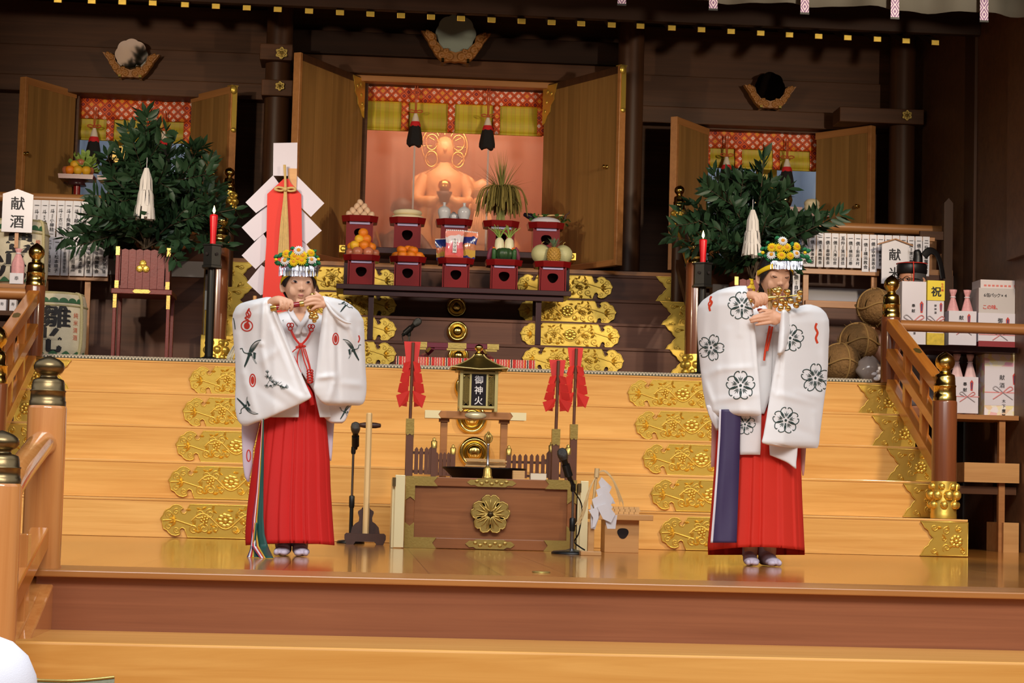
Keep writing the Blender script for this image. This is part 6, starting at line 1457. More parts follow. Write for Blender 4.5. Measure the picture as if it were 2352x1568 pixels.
shide_tassel(337, 386, 502, 13.62, 'white cut-paper tassel hanging in the left sacred tree'); shide_tassel(1729, 482, 590, 13.62, 'white cut-paper tassel hanging in the right sacred tree')

# ================================================================ candles
WAX = plain('red_wax', srgb(206,14,28), .35); 
def candle(px, hold_top, hold_bot, c_top, Y, label, label2):
 x = P(px, hold_bot, Y).x; q = Y/F; zb = PLZ+.022; ht, hb = zt_(px, hold_top, Y)-zb, zt_(px, hold_bot, Y)-zb
 rt = empty('candle_stand', (x, Y, zb), label, 'candle stand')
 MB().lathe([(.13, 0), (.13, .012), (.05, .02), (.02, .03)], None, 28).build('base', BLACK, rt); MB().tube([(0, 0, .02), (0, 0, hb)], .026, 16).build('pole', BLACK, rt)
 mb = MB(); r0, r1 = .062, .066; H_ = ht-hb
 mb.lathe([(.02, hb-.012), (.070, hb-.008), (.070, hb+.006), (.062, hb+.010), (.062, ht-.012), (.070, ht-.008), (.070, ht), (.05, ht), (.05, ht-.02), (0, ht-.02)], RZ(PI/6), 6, smooth=False); mb.build('candle_cup', BLACK, rt)
 for s in (-1, 1): MB().lathe([(.010, 0), (.010, .002), (0, .003)], T(s*.032, -.0545, hb+H_*.55) @ RX(PI/2), 12).build('peep_hole_shade', DK, rt)  # near-black discs painting the shade inside the holes
 hc = zt_(px, c_top, Y)-zb
 r2 = empty('candle', (x, Y, zb+ht-.02), label2, 'candle'); L_ = hc-ht+.02
 MB().lathe([(.018, 0), (.019, L_*.35), (.026, L_*.92), (.025, L_*.98), (.012, L_)], None, 20).build('wax', WAX, r2)
 MB().tube([(0, 0, L_-.005), (.002, 0, L_+.014)], .002, 6).build('wick', BLACK, r2)
 MB().lathe([(.002, L_+.006), (.0085, L_+.018), (.009, L_+.026), (.005, L_+.042), (0, L_+.058)], None, 14).build('flame', plain('flame', (1, .75, .35), .5, emit=(1, .72, .32), estr=9), r2)
candle(487, 562, 613, 492, 13.25, 'black iron candle stand by the left inner railing', 'burning red candle on the left black stand, beside the zigzag wand')
candle(1613, 604, 657, 549, 13.25, 'black iron candle stand by the right inner railing', 'burning red candle on the right black stand, beside the right sacred tree')

# ================================================================ writing strips and racks
def strip(px0, px1, py0, py1, Y, text, label, group, yoff=0, rot=0):
 a, b_ = P((px0+px1)/2, py0, Y), P((px0+px1)/2, py1, Y); q = Y/F; w = (px1-px0)*q; h = a.z-b_.z
 mb = MB(); mb.grid(lambda u, v: (lerp(-w/2, w/2, u), -.006*math.sin(PI*v)*((px0 % 7)/7), lerp(-h, 0, v)), 2, 6, 0, False)
 n = len(text); z = -.03; 
 sizes = [.042]*2+[.016]*2+[.034]*(n-4) if n > 4 else [.04]*n
 avail = h-.035; tot = sum(sizes)*1.06; k = min(1, avail/tot); z = -.018-sizes[0]*k*.5
 for i, ch in enumerate(text):
  sz = sizes[i]*k; put_text(mb, ch, 0, z, min(sz*1.0, w*.62) if i < 2 or i > 3 else sz, -.0085, 1, .012)
  if i < n-1: z -= (sizes[i]+sizes[i+1])*.5*k*1.06
 o = mb.build('paper_strip', [PAPER, INK], loc=(a.x, Y+yoff, a.z), fix=False, solid=0); o.rotation_euler.y = rot
 return tag(o, label, 'paper strip', group)
SY = 14.28
tx_top = ['一斗注文上野春', '一斗米文城山支', '一斗注文小柳精一', '一斗注文古川敬会', '一斗注文飛美支部', '一斗注文越谷教会', '一斗注文春山作', '一斗注文北宮支', '一斗注文高山会', '一斗注文見奉会']
for i, t in enumerate(tx_top):
 x0_ = 77+i*18.4; strip(x0_, x0_+17.2, 459+i*.5, 545+(i % 3)*2, SY, t, 'white paper strip with brush writing, %s in the upper left row' % ORD[i], 'paper strips in the upper left row', rot=.012*((i*7) % 3-1))
tx_bot = ['二斗注文自仰教会', '一斗注文松本順子', '三升注文若草頒至敬会', '一斗注文吉田澄一', '一斗注文志満波教会', '一斗注文月後吉悝', '一斗注文飛騨教会', '一斗注文愛知泉大協']
for i, t in enumerate(tx_bot):
 x0_ = 106+i*18.3; strip(x0_, x0_+17, 544+i*.6, 632+i*.4, SY-.02, t, 'white paper strip with brush writing, %s in the lower left row' % ORD[i], 'paper strips in the lower left row', rot=.012*((i*5) % 3-1))
def rack(pts, Y, label, legs):
 rt = empty('strip_rack', (P(pts[0][0], pts[0][2], Y).x, Y, PLZ), label, 'rack'); bx = rt.location
 for (p0, p1, py, th) in pts:
  a, b_ = P(p0, py, Y), P(p1, py+(p1-p0)*.0265, Y); q = Y/F
  zc_ = (a.z+b_.z)/2-PLZ; MB().bb(a.x-bx.x, b_.x-bx.x, .004, .03, zc_-th*q/2, zc_+th*q/2).build('rack_rail', MIDWOOD, rt, bevel=.002)
 for px, py in legs:
  x = P(px, py, Y).x-bx.x; MB().bb(x-.02, x+.02, .032, .06, .0, zt_(px, py, Y)-PLZ).build('rack_leg', MIDWOOD, rt, bevel=.002)
rack([(70, 262, 464, 10), (98, 250, 550, 8), (98, 248, 634, 14)], SY, 'wooden rack holding the two left rows of paper strips', [(208, 462), (110, 462)])
tx_r = ['一俵注文東海支', '一俵注文東海支部', '一俵米文高崎教会', '一俵注文自仰教会', '一俵注文八海山会', '五升注文清川清信', '一俵注文横田三郎', '一俵注文別府木村', '一俵注文横浜教会', '一俵注文中野美教会', '一俵注文朝暉教会', '一俵注文北海教会', '一俵注文三宅教会', '一俵注文大和教会', '一俵注文渡辺教会', '一俵注文村松教会', '二升注文若葉教会']
for i, t in enumerate(tx_r):
 x0_ = 1841+i*17.4; strip(x0_, x0_+16.4, 533+i*.65, (612+i*.5)+(8 if i in (8, 9) else 0)+(14 if i == 16 else 0), SY, t, 'white paper strip with brush writing, %s from the left in the right-hand row' % ORD[i], 'paper strips in the right row', rot=.010*((i*5) % 3-1))
strip(1821, 1838, 612, 682, SY-.02, '二俵注文自仰', 'single white paper strip hanging below the right row, beside the right dancer', None)
rack([(1836, 2148, 540, 9), (1838, 2020, 622, 12), (1850, 2010, 697, 16)], SY, 'wooden rack holding the right row of paper strips', [(1855, 536), (2012, 540)])
def sign(x0_, x1_, yt, ysh, yb, Y, text, label, roof=False):
 c = P((x0_+x1_)/2, yb, Y); q = Y/F; w = (x1_-x0_)/2*q; h = (yb-yt)*q; hs = (yb-ysh)*q
 rt = empty('offering_sign', (c.x, Y, c.z), label, 'sign', rz=.06)
 mb = MB(); mb.prism([(-w, 0), (w, 0), (w, hs), (-w*.05, h), (-w, hs)], 0, .012, 0); put_text(mb, text, .0, h*.66, w*.95, -.0012, 1, .018, pitch=h*.42); mb.build('board', [PAPER, INK], rt)
 if roof:
  for s in (-1, 1): MB().bar((0, .0, h+.006), (s*w*1.35, 0, hs-.012), .03, .008, up=(0, 0, 1)).build('roof_slat', MIDWOOD, rt)
 MB().bb(-.012, .012, .013, .03, -.10 if not roof else .002-c.z, h*.8).build('post', MIDWOOD, rt)
sign(4, 72, 434, 446, 533, 13.50, '献酒', 'white pointed sign with two black characters above the left barrels'); sign(2023, 2086, 548, 556, 652, 14.16, '献米', 'white sign with slatted roof and black characters beside the black-hatted man', True)

# ================================================================ straw-wrapped sake barrels
STRAWW = plain('white_straw_mat', srgb(206,196,172), .8, var=.10, vscale=30, bump=.3, bscale=220); GREENP = plain('green_print', srgb(48,92,60), .7); ROPEG = plain('straw_rope', srgb(170,160,120), .8, bump=.5, bscale=160)
def barrel(loc, r, h, label, text):
 rt = empty('sake_barrel', loc, label, 'barrel')
 pr_ = [(r*.80, 0), (r*.97, h*.05), (r*1.02, h*.22), (r*1.02, h*.72), (r*1.0, h*.86), (r*.93, h*.97), (r*.80, h), (0, h*.995)]
 mb = MB().lathe(pr_, None, 40)
 mb.build('straw_body', STRAWW, rt)
 def on(x, z, off=.004):     # wrap onto the front of the barrel
  a = x/r; rr = interp([(0, r*.8), (h*.05, r*.97), (h*.22, r*1.02), (h*.72, r*1.02), (h*.86, r), (h*.97, r*.93), (h, r*.8)], z)+off
  return (rr*math.sin(a), -rr*math.cos(a), z)
 t = MB(); put_text(t, text[0], .10*r, h*.62, h*.36, 0, 0, .035, stretch=1.2); put_text(t, text[1], -.25*r, h*.27, h*.40, 0, 0, .035, stretch=1.3)
 o = MB(); o.v = [on(x, z) for x, y, z in t.v]; o.f = t.f; o.m = t.m; o.s = t.s; o.build('brush_lettering', INK, rt, fix=False)
 t = MB(); put_text(t, '純米清酒', .72*r, h*.66, h*.085, 0, 0, .01, pitch=h*.11)
 o = MB(); o.v = [on(x, z) for x, y, z in t.v]; o.f = t.f; o.m = t.m; o.s = t.s; o.build('red_lettering', plain('pale_red_print', srgb(206,120,96), .8), rt, fix=False)
 mb = MB(); rnd = random.Random(3)
 for i in range(7):
  x = (-.9+.3*i)*r
  mb.grid(lambda u, v: on(x+(u-.5)*.34*r, h*.84+h*.075*math.sqrt(max(0, 1-(2*u-1)**2))*v, .005), 8, 3)
 for zf in (.03,): mb.grid(lambda u, v: on(lerp(-1.3, 1.3, u)*r, h*(.05+.03*v*(1.5+math.sin(u*40))), .005), 40, 3)
 mb.build('pine_print', GREENP, rt, fix=False)
 for zf in (.80, .985): 
  rr = interp([(0, r*.8), (.72, r*1.03), (.86, r*1.01), (.97, r*.93), (1, r*.82)], zf); MB().tube([(rr*math.cos(a), rr*math.sin(a), h*zf) for a in [2*PI*i/40 for i in range(40)]], .006 if zf < .9 else .010, 8, closed=True).build('rope_ring', ROPEG, rt)
 for a in (-PI/2+.95, -PI/2-.95): MB().tube(smooth_path([(r*.80*math.cos(a), r*.80*math.sin(a), h*1.0), (r*.99*math.cos(a), r*.99*math.sin(a), h*.95), (r*1.05*math.cos(a), r*1.05*math.sin(a), h*.7), (r*1.06*math.cos(a), r*1.06*math.sin(a), h*.25), (r*.95*math.cos(a), r*.95*math.sin(a), h*.02)], 5), .011, 8).build('side_rope', ROPEG, rt)
 return rt
by = 13.72; q = by/F
bx = P(120, 830, by).x; barrel((bx, by, PLZ+.022), 72*q, zt_(140, 676, by)-PLZ-.022, 'straw-wrapped sake barrel on the platform behind the left railing, lower of the two', '雛光').rotation_euler.z = .12
zsh = zt_(40, 660, by)
rt = empty('barrel_shelf', (-2.6, by, PLZ+.022), 'brown shelf at the left edge carrying the upper sake barrel', 'shelf'); MB().bb(-.6, P(98, 660, by).x+2.6, -.24, .28, zsh-.024-PLZ-.022, zsh-PLZ-.022).build('shelf_board', MIDWOOD, rt)
zs2 = zt_(20, 720, by); MB().bb(-.6, P(44, 720, by).x+2.6, -.24, .28, zs2-.03-PLZ-.022, zs2-PLZ-.022).build('shelf_board', DARKWOOD, rt)
for xx in (-.5, P(40, 720, by).x+2.6): MB().bb(xx-.015, xx+.015, .22, .27, 0, zsh-.025-PLZ-.022).build('shelf_leg', DARKWOOD, rt)
barrel((P(40, 600, by).x, by+.03, zsh+.001), 66*q, zt_(40, 508, by)-zsh, 'straw-wrapped sake barrel on the left shelf, under the white pointed sign', '豊光').rotation_euler.z = .1
for i, (px, w_) in enumerate(((6, 18), (31, 15))):
 p = P(px, 708, by-.15); mb = MB().bb(-w_/2*q, w_/2*q, -.03, .03, 0, .075); put_text(mb, '寿', 0, .045, .024, -.0315, 1); tag(mb.build('gift_box', [PAPER, INK], loc=(p.x, by-.15, zs2+.001)), ['white gift box at the very left edge under the barrel shelf', 'second white gift box under the barrel shelf, nearer the railing'][i], 'box')
# wrapped bottle on the left shelf
PINKW = plain('pink_wrap', srgb(222,160,162), .6, var=.2, vscale=70); PINKC = plain('pink_cloth', srgb(226,190,190), .7, var=.15, vscale=60)
def wrapped_bottle(loc, h, r, label, parent=None, mat=None):
 rt = empty('wrapped_bottle', loc, label, 'bottle')
 mb = MB(); n = 24; vs = []; prof = [(r, 0), (r*1.02, h*.5), (r*.95, h*.62), (r*.5, h*.80), (r*.34, h*.86), (r*.36, h*.90), (r*.55, h*.96), (r*.6, h)]
 for pr_, z in prof: vs += [(pr_*(1+.07*math.sin(k*5))*math.cos(2*PI*k/n), pr_*(1+.07*math.sin(k*5))*math.sin(2*PI*k/n), z) for k in range(n)]
 fs = [(i*n+k, i*n+(k+1) % n, (i+1)*n+(k+1) % n, (i+1)*n+k) for i in range(len(prof)-1) for k in range(n)]; fs.append(tuple((len(prof)-1)*n+k for k in range(n)))
 mb.add(vs, fs, 0, True); mb.build('wrapping', mat or PINKW, rt)
 MB().tube([(r*.37*math.cos(2*PI*k/16), r*.37*math.sin(2*PI*k/16), h*.87) for k in range(16)], .004, 6, closed=True).build('tie', PAPER, rt)
 return rt
rt = wrapped_bottle((P(40, 655, by-.2).x, by-.205, zsh+.001), 80*q, 14*q, 'pink-wrapped bottle beside the left gilt finial'); 
mb = MB().bb(-15*q, 15*q, -15*q, -14.5*q, .0, 24*q); put_text(mb, '奉', 0, 12*q, .03, -15.4*q, 1); mb.build('paper_band', [PAPER, INK], rt)

# ================================================================ gift shelves on the right
GY = 13.30; q = GY/F
xs0, xs1 = P(2062, 800, GY).x, RSW-.012
rt = empty('gift_shelf', ((xs0+xs1)/2, GY, 0), 'open wooden shelves of boxed gifts along the right wall', 'shelf'); hx_ = (xs1-xs0)/2
zt1 = zt_(2200, 797, GY)
MB().bb(-hx_, hx_, -.12, .30, zt1-.035, zt1).build('shelf_board', DARKLACQ, rt)
xr = P(2186, 960, GY).x-(xs0+xs1)/2
zt2 = zt_(2270, 955, GY); MB().bb(xr-.06, hx_, -.14, .30, zt2-.03, zt2).build('shelf_board', MIDWOOD, rt)
zt3 = zt_(2270, 1064, GY); MB().bb(xr+.04, hx_, -.16, .30, zt3-.125, zt3).build('thick_beam', SANBOWOOD, rt); MB().bb(xr-.02, hx_, -.10, .28, zt3-.20, zt3-.15).build('shelf_board', DARKWOOD, rt)
zb_ = zt_(2330, 1200, GY); MB().bb(hx_-.10, hx_, -.16, .2, zb_-.19, zb_).build('low_box', SANBOWOOD, rt)
for px, dy in ((2300, -.10), (2290, .24), (2186, .24)):
 x = P(px, 1000, GY+dy).x-(xs0+xs1)/2; MB().bb(x-.02, x+.02, dy-.02, dy+.02, 0, zt1-.035 if px == 2186 else zt2-.03).build('shelf_post', MIDWOOD if px == 2300 else DARKWOOD, rt)
MB().bb(P(2186,840,GY).x-(xs0+xs1)/2-.06, hx_, .26, .30, zt_(2200, 850, GY)-.04, zt_(2200, 815, GY)-.04).build('back_rail', DARKWOOD, rt)
b = MB().bb(X1S+.01, 4.22, 14.40, 14.44, 0, 1.5); tag(b.build('backing_board', BLACKWOOD), 'dark boarding behind and below the gift shelves', 'board')
GIFTW = plain('gift_white', srgb(216,210,218), .55); GIFTY = plain('gift_yellow', srgb(232,206,40), .5); CORD = plain('pink_cord', srgb(222,140,140), .6); GREYC = plain('grey_cord', srgb(176,170,176), .6)
m, N, L, B = new_mat('flower_print'); tc = N.new('ShaderNodeTexCoord'); vz = N.new('ShaderNodeTexVoronoi'); vz.inputs['Scale'].default_value = 26; L.new(tc.outputs['Object'], vz.inputs['Vector'])
cr = N.new('ShaderNodeValToRGB'); e = cr.color_ramp.elements; e[0].color = c4(srgb(232,170,190)); e[0].position = .1; e[1].color = c4(srgb(236,228,232)); e[1].position = .7; e.new(.4).color = c4(srgb(238,226,160)); L.new(vz.outputs['Color'], cr.inputs['Fac']); L.new(cr.outputs['Color'], B.inputs['Base Color']); B.inputs['Roughness'].default_value = .55
FLOWP = m
def noshi(mb, x, z, s, y):
 """small folded red and gold ornament on wrapped gifts"""
 mb.add([(x-.010*s, y, z+.02*s), (x, y, z+.034*s), (x+.010*s, y, z+.02*s), (x+.006*s, y, z-.03*s), (x-.006*s, y, z-.03*s)], [(0, 1, 2, 3, 4)], 3)
 mb.add([(x-.004*s, y-.0006, z+.018*s), (x+.004*s, y-.0006, z+.018*s), (x+.003*s, y-.0006, z-.022*s), (x-.003*s, y-.0006, z-.022*s)], [(0, 1, 2, 3)], 4)
def bow(mb, x, z, s, y, w):
 mb.bb(x-w, x+w, y-.001, y, z-.0025*s, z+.0025*s, 2)
 for sg in (-1, 1):
  mb.tube(smooth_path([(x, y-.003, z), (x+sg*.035*s, y-.003, z+.030*s), (x+sg*.05*s, y-.003, z+.018*s), (x+sg*.02*s, y-.003, z+.002*s)], 5), .0028*s, 5, 2 if sg > 0 else 5)
  mb.tube([(x, y-.003, z), (x+sg*.05*s, y-.003, z-.034*s)], .0028*s, 5, 2 if sg < 0 else 5)
zt1 += .001; zt2 += .001
GM = [GIFTW, INK, CORD, plain('noshi_red', srgb(196,60,50), .6), plain('noshi_dark', srgb(60,60,110), .6), GREYC]
def gift(px0, px1, py0, zbase, Y, depth, label, chars, extra=None, small=None, mats=None, dz=0):
 x0_, x1_ = P(px0, py0, Y).x, P(px1, py0, Y).x; w = (x1_-x0_)/2; h = zt_((px0+px1)/2, py0, Y)-zbase
 rt = empty('gift_box', ((x0_+x1_)/2, Y, zbase), label, 'gift'); mb = MB().bb(-w, w, 0, depth, 0, h, 0); mb.build('box', mats or GIFTW, rt, bevel=.002)
 mb = MB(); y = -.002
 bow(mb, 0, h*.38, min(1.3, w/.05), y, w)
 noshi(mb, w*.62, h*.60, min(1.2, w/.06), y-.001); put_text(mb, chars, -w*.05, h*.62, w*.30, y-.0008, 1, .01, pitch=w*.42)
 if small: put_text(mb, small, w*.05, h*.24, w*.22, y-.0008, 1, .008, pitch=w*.26)
 mb.build('gift_wrapper_print', GM, rt, fix=False)
 return rt, w, h
gift(2072, 2128, 646, zt1, GY, .16, 'tall white gift box with pink bow, next to the yellow-topped box', '奉献', small='竹澤')
rt, w, h = gift(2131, 2169, 645, zt1, GY-.01, .14, 'narrow gift box with yellow top and large black character', '御神酒', small='久')
mb = MB().bb(-w-.002, w+.002, -.006, .10, h*.70, h+.002, 0); put_text(mb, '祝', 0, h*.83, w*1.25, -.0075, 1, .03); put_text(mb, 'な竹梅', w*.74, h*.95, w*.32, -.0075, 2, .02, pitch=w*.36); mb.build('yellow_top', [GIFTY, INK, REDINK], rt)
MB().bb(-w-.002, w+.002, -.006, .10, 0, h*.20).build('yellow_bottom', plain('gift_yellow_pattern', srgb(206,176,44), .5, var=.5, vscale=40), rt)
# two cloth-capped bottles in a paper band
def bottle_pair(px, py_top, zbase, Y, label, chars, capmat, sp=17, wide=28):
 x = P(px, py_top, Y).x; h = zt_(px, py_top, Y)-zbase
 for i, s in enumerate((-1, 1)): wrapped_bottle((x+s*sp*q, Y+.05, zbase), h, 15*q, label[i], mat=capmat)
 w = wide*q; mb = MB().bb(-w, w, .0, .10, .012, h*.62, 0)
 bow(mb, w*.1, h*.30, 1.0, -.002, w*.98); noshi(mb, w*.45, h*.48, 1.1, -.003); put_text(mb, chars, -w*.1, h*.50, w*.34, -.003, 1, .01, pitch=w*.46)
 tag(mb.build('paper_band', GM, loc=(x, Y-.018, zbase), fix=False), label[2], 'gift wrapper')
bottle_pair(2210, 664, zt1, GY, ['left one of the two pink-capped bottles on the upper gift shelf', 'right one of the two pink-capped bottles on the upper gift shelf', 'white paper band around the two bottles on the upper gift shelf'], '献酒', PINKW, sp=17, wide=33)
bottle_pair(2218, 812, zt2, GY, ['left one of the two cloth-wrapped bottles on the lower gift shelf', 'right one of the two cloth-wrapped bottles on the lower gift shelf', 'white paper band around the two bottles on the lower gift shelf'], '奉献', PINKC, sp=16, wide=29)
x0_, x1_ = P(2248, 700, GY).x, P(2346, 700, GY).x; w = (x1_-x0_)/2; hh = zt_(2297, 662, GY)-zt1
rt = empty('beer_carton', ((x0_+x1_)/2, GY, zt1), 'printed carton of cans in white paper at the right end of the upper shelf', 'carton')
mb = MB().bb(-w, w, 0, .22, 0, hh); put_text(mb, '6缶パック×4', -w*.72, hh*.88, .028, -.002, 1, .012, vertical=False, pitch=.023); put_text(mb, 'この味、', -w*.72, hh*.68, .032, -.002, 2, .02, vertical=False, pitch=.03); mb.build('carton', [plain('carton_grey', srgb(196,188,186), .6), INK, REDINK], rt, bevel=.002)
mb = MB().bb(-w-.004, w+.004, -.006, .2, .0+.04, hh*.58); bow(mb, 0, hh*.22, 1.0, -.008, w); noshi(mb, w*.35, hh*.42, 1.2, -.009); put_text(mb, '御浜', 0, hh*.46, .034, -.009, 1, .012, pitch=.04); mb.build('paper_band', GM, rt, fix=False)
MB().bb(-w-.002, w+.002, -.007, .18, .0, .045).build('red_base', plain('carton_red', srgb(140,30,40), .5), rt)
mb = MB().bb(-w*.86, w*.86, .01, .2, 0, zt_(2297, 643, GY)-zt1-hh); put_text(mb, 'I', w*.72, .018, .02, .0085, 2, .06); 
for i in range(7): mb.bb(-w*.7+i*w*.19, -w*.58+i*w*.19, .0085, .009, .01, .022, 2)
tag(mb.build('flat_carton', [plain('carton_cream', srgb(218,206,206), .6), INK, plain('carton_pink', srgb(216,120,110), .6)], loc=((x0_+x1_)/2-.006, GY, zt1+hh+.001)), 'flat pink-printed box lying on top of the can carton', 'carton')
rt, w, h = gift(2262, 2346, 813, zt2, GY, .2, 'large flower-printed gift box with grey and pink bow on the lower gift shelf', '献酒', small='木下廣美', mats=FLOWP)
MB().bb(-w+.001, w-.001, -.0015, -.0005, h*.17, h*.80).build('plain_wrapper', GIFTW, rt)

# ================================================================ straw bales, bag, hat man
BALE = plain('bale_straw', srgb(128,94,52), .85, var=.35, vscale=40, bump=.8, bscale=70)
def bale(px, py, rp, Y, label, dz=0):
 c = P(px, py, Y); r = rp*Y/F
 rt = empty('straw_bale', (c.x, Y, max(c.z-r*.92, PLZ+.026)), label, 'bale', 'rope-tied straw bales')
 rnd = random.Random(px)
 mb = MB().grid(lambda u, v: ((r*(1+.03*noise.noise((u*9, v*9, px)))*math.sin(PI*v)**.8)*math.cos(2*PI*u), (r*1.25*math.sin(PI*v)**.8)*math.sin(2*PI*u), r*.92-r*.92*math.cos(PI*v)), 40, 18, cu=True); mb.build('straw_body', BALE, rt)
 mb = MB()
 for a in (0.2, 1.75):
  mb.tube([(r*1.02*math.cos(t)*math.cos(a), r*1.27*math.cos(t)*math.sin(a)-.0, r*.92+r*.96*math.sin(t)) for t in [2*PI*i/36 for i in range(36)]], .007, 6, closed=True)
 mb.tube([(r*1.02*math.cos(t), r*1.27*math.sin(t), r*.92+.02*math.sin(3*t)) for t in [2*PI*i/36 for i in range(36)]], .007, 6, closed=True)
 for k in range(3): mb.tube([(r*1.0*math.cos(2*PI*i/30)*.75, -r*1.27*.66, r*.92+r*.6*math.sin(2*PI*i/30)) for i in range(30)], .004, 5, closed=True)
 mb.build('binding_rope', plain('bale_rope', srgb(150,116,66), .85), rt)
 mb = MB()
 for i in range(60):
  t, f = rnd.random()*6.28, rnd.random()*3.1; p = Vector((r*math.cos(t)*math.sin(f), r*1.25*math.sin(t)*math.sin(f), r*.92-r*.92*math.cos(f))); d = Vector((rnd.uniform(-1, 1), rnd.uniform(-1, 1), rnd.uniform(-1, 1))).normalized()*.03
  mb.tube([p-d*.5, p+d], .0014, 4)
 o = mb.build('loose_straw', BALE, rt); o['kind'] = 'stuff'
bale(1930, 848, 48, 13.50, 'straw bale at the bottom of the heap, beside the right dancer'); bale(1972, 786, 47, 13.62, 'straw bale in the middle of the heap, left of the right railing post')
bale(2012, 706, 46, 13.72, 'straw bale at the top of the heap, against the right railing post'); bale(2000, 856, 32, 13.78, 'straw bale at the back of the heap, behind the plastic bag')
bc = P(1996, 872, 13.36)
mb = MB().grid(lambda u, v: ((.085+.018*noise.noise((u*5, v*4, 1)))*math.cos(2*PI*u)*(math.sin(PI*min(1, v*.92+.05))**.6), .07*math.sin(2*PI*u)*(math.sin(PI*min(1, v*.92+.05))**.6), .17*v+.012*noise.noise((u*6, v*3, 4))), 40, 14, cu=True)
rt = empty('plastic_bag', (bc.x, 13.36, PLZ+.022), 'crumpled greyish plastic bag leaning on the straw bales', 'bag'); mb.build('bag_film', plain('clear_film', srgb(150,136,130), .2, spec=.6), rt)
mb = MB()
for i in range(6): mb.ball((.02*math.sin(i*2.1)+.035, -.062+.004*i, .02+.017*i), (.022, .014, .014), 10, 6)
mb.build('pale_contents', PAPER, rt)

# ================================================================ offerings in the side niches
def red_table(px, pyt, Y, w, label):
 z = zt_(px, pyt, Y); x = P(px, pyt, Y).x; zf = 2.0 if Y > 15.87 else 1.972
 rt = empty('red_tray_table', (x, Y, zf), label, 'table'); h = z-zf
 MB().prism([(-w, h-.034), (-w*1.05, h), (w*1.05, h), (w, h-.034)], -w*.8, w*.8).build('tray', LACQUER, rt, bevel=.003)
 MB().lathe([(w*.55, h-.075), (w*.45, h-.05), (w*.7, h-.034)], None, 20).build('neck', DARKLACQ, rt); MB().lathe([(w*.6, 0), (w*.55, .02), (.03, .05), (.022, .12), (.026, h-.07)], None, 18).build('stem', LACQUER, rt); return (x, Y, z)
BRZS = plain('dull_silver', srgb(150,140,110), .22, 1.0)
def silver_bottle(loc, s, label):
 tag(MB().lathe([(.03, 0), (.052, .02), (.062, .055), (.056, .09), (.032, .118), (.016, .130), (.014, .150), (.018, .165), (.020, .168), (.016, .168)], None, 28).build('silver_bottle', BRZS, loc=loc), label, 'bottle').scale = (s, s, s)
p = red_table(178, 404, 15.72, .125, 'red lacquer tray table with fruit at the front of the left niche')
for k_, (kd, dx_, dy, dz_) in enumerate((('apple', -.08, -.03, 0), ('orange', -.05, -.08, 0), ('citrus', .01, -.09, 0), ('citrus', .07, -.08, .0), ('citrus', -.02, -.05, .045), ('apple', .02, -.02, .06), ('apple', .085, -.02, 0))):
 put_fruit(kd, (p[0]+dx_, p[1]+dy+.03, p[2]+.036+dz_), '%s on the left niche tray, %s' % ({'apple': 'reddish apple', 'orange': 'orange', 'citrus': 'yellow citrus fruit'}[kd], ['at the left end', 'second from the left', 'in the middle of the front', 'at the right front', 'upper yellow one', 'on top', 'at the right back'][k_]), 'fruit in the left niche')
mb = MB(); rnd = random.Random(6)
for i in range(11):
 a = i*2.4; el = .1+1.3*(i/11); 
 mb.grid(lambda u, v: ((.02+.10*v)*math.cos(a+(u-.5)*(1.5-.3*v))*math.cos(el*.8)+.008*math.sin(u*14+i), (.02+.10*v)*math.sin(a+(u-.5)*(1.5-.3*v))*math.cos(el*.8), .02+(.03+.13*v)*math.sin(el*.9)+.016*math.sin(u*12)*v), 13, 7)
tag(mb.build('leafy_cabbage', PALEG, loc=(p[0]+.035, p[1]+.055, p[2]+.02), solid=.002), 'leafy green cabbage behind the fruit in the left niche', 'vegetable')
p2 = red_table(265, 408, 15.80, .12, 'red lacquer tray table behind the left sacred tree, right of the fruit tray')
silver_bottle((P(251, 400, 15.78).x, 15.78, p2[2]), 1.05, 'dull silver bottle in the left niche, beside the cabbage')
p3 = red_table(1868, 490, 15.72, .12, 'red lacquer tray table with the white lidded jar in the right niche')
tag(MB().lathe([(.040, 0), (.052, .012), (.060, .045), (.056, .06), (.060, .066), (.058, .085), (.040, .104), (0, .112)], None, 28).build('lidded_jar', plain('cream_ceramic', srgb(226,212,180), .25), loc=(p3[0]-.012, p3[1], p3[2]+.002)), 'round cream lidded jar on the red tray in the right niche', 'jar')
p4 = red_table(1800, 478, 15.80, .12, 'red lacquer tray table with the silver bottle in the right niche')
silver_bottle((P(1800, 468, 15.80).x, 15.80, p4[2]), 1.1, 'dull silver bottle on the tray table in the right niche')
silver_bottle((P(1762, 468, 15.84).x, 15.86, p4[2]), .9, 'smaller silver bottle half hidden by the right sacred tree')
GLEAF = plain('gold_paper', srgb(220,186,96), .4, .3)
for px, pt_, lb in ((288, 300, 'gold paper wand in the left niche behind the sacred tree'), (1765, 366, 'gold paper wand in the right niche behind the sacred tree')):
 Yg = 16.35; x = P(px, 350, Yg).x; z1 = zt_(px, pt_, Yg); rt = empty('gold_wand', (x, Yg, 2.0), lb, 'ritual wand'); H_ = z1-2.0
 MB().bb(-.02, .02, .0, .02, 0, H_*.82).build('staff', DARKWOODV, rt); MB().prism([(-.10, H_*.55), (.07, H_*.55), (.07, H_), (-.10, H_)], -.006, -.002).build('gold_paper', GLEAF, rt)
 for s in (-1, 1):
  for k in range(2):
   zc_ = H_*(.60-.26*k); MB().prism([(s*.02, zc_), (s*.17, zc_-.11), (s*.26, zc_-.20), (s*.16, zc_-.28), (s*.02, zc_-.16)], -.010-.004*k, -.008-.004*k).build('gold_paper', GLEAF, rt)
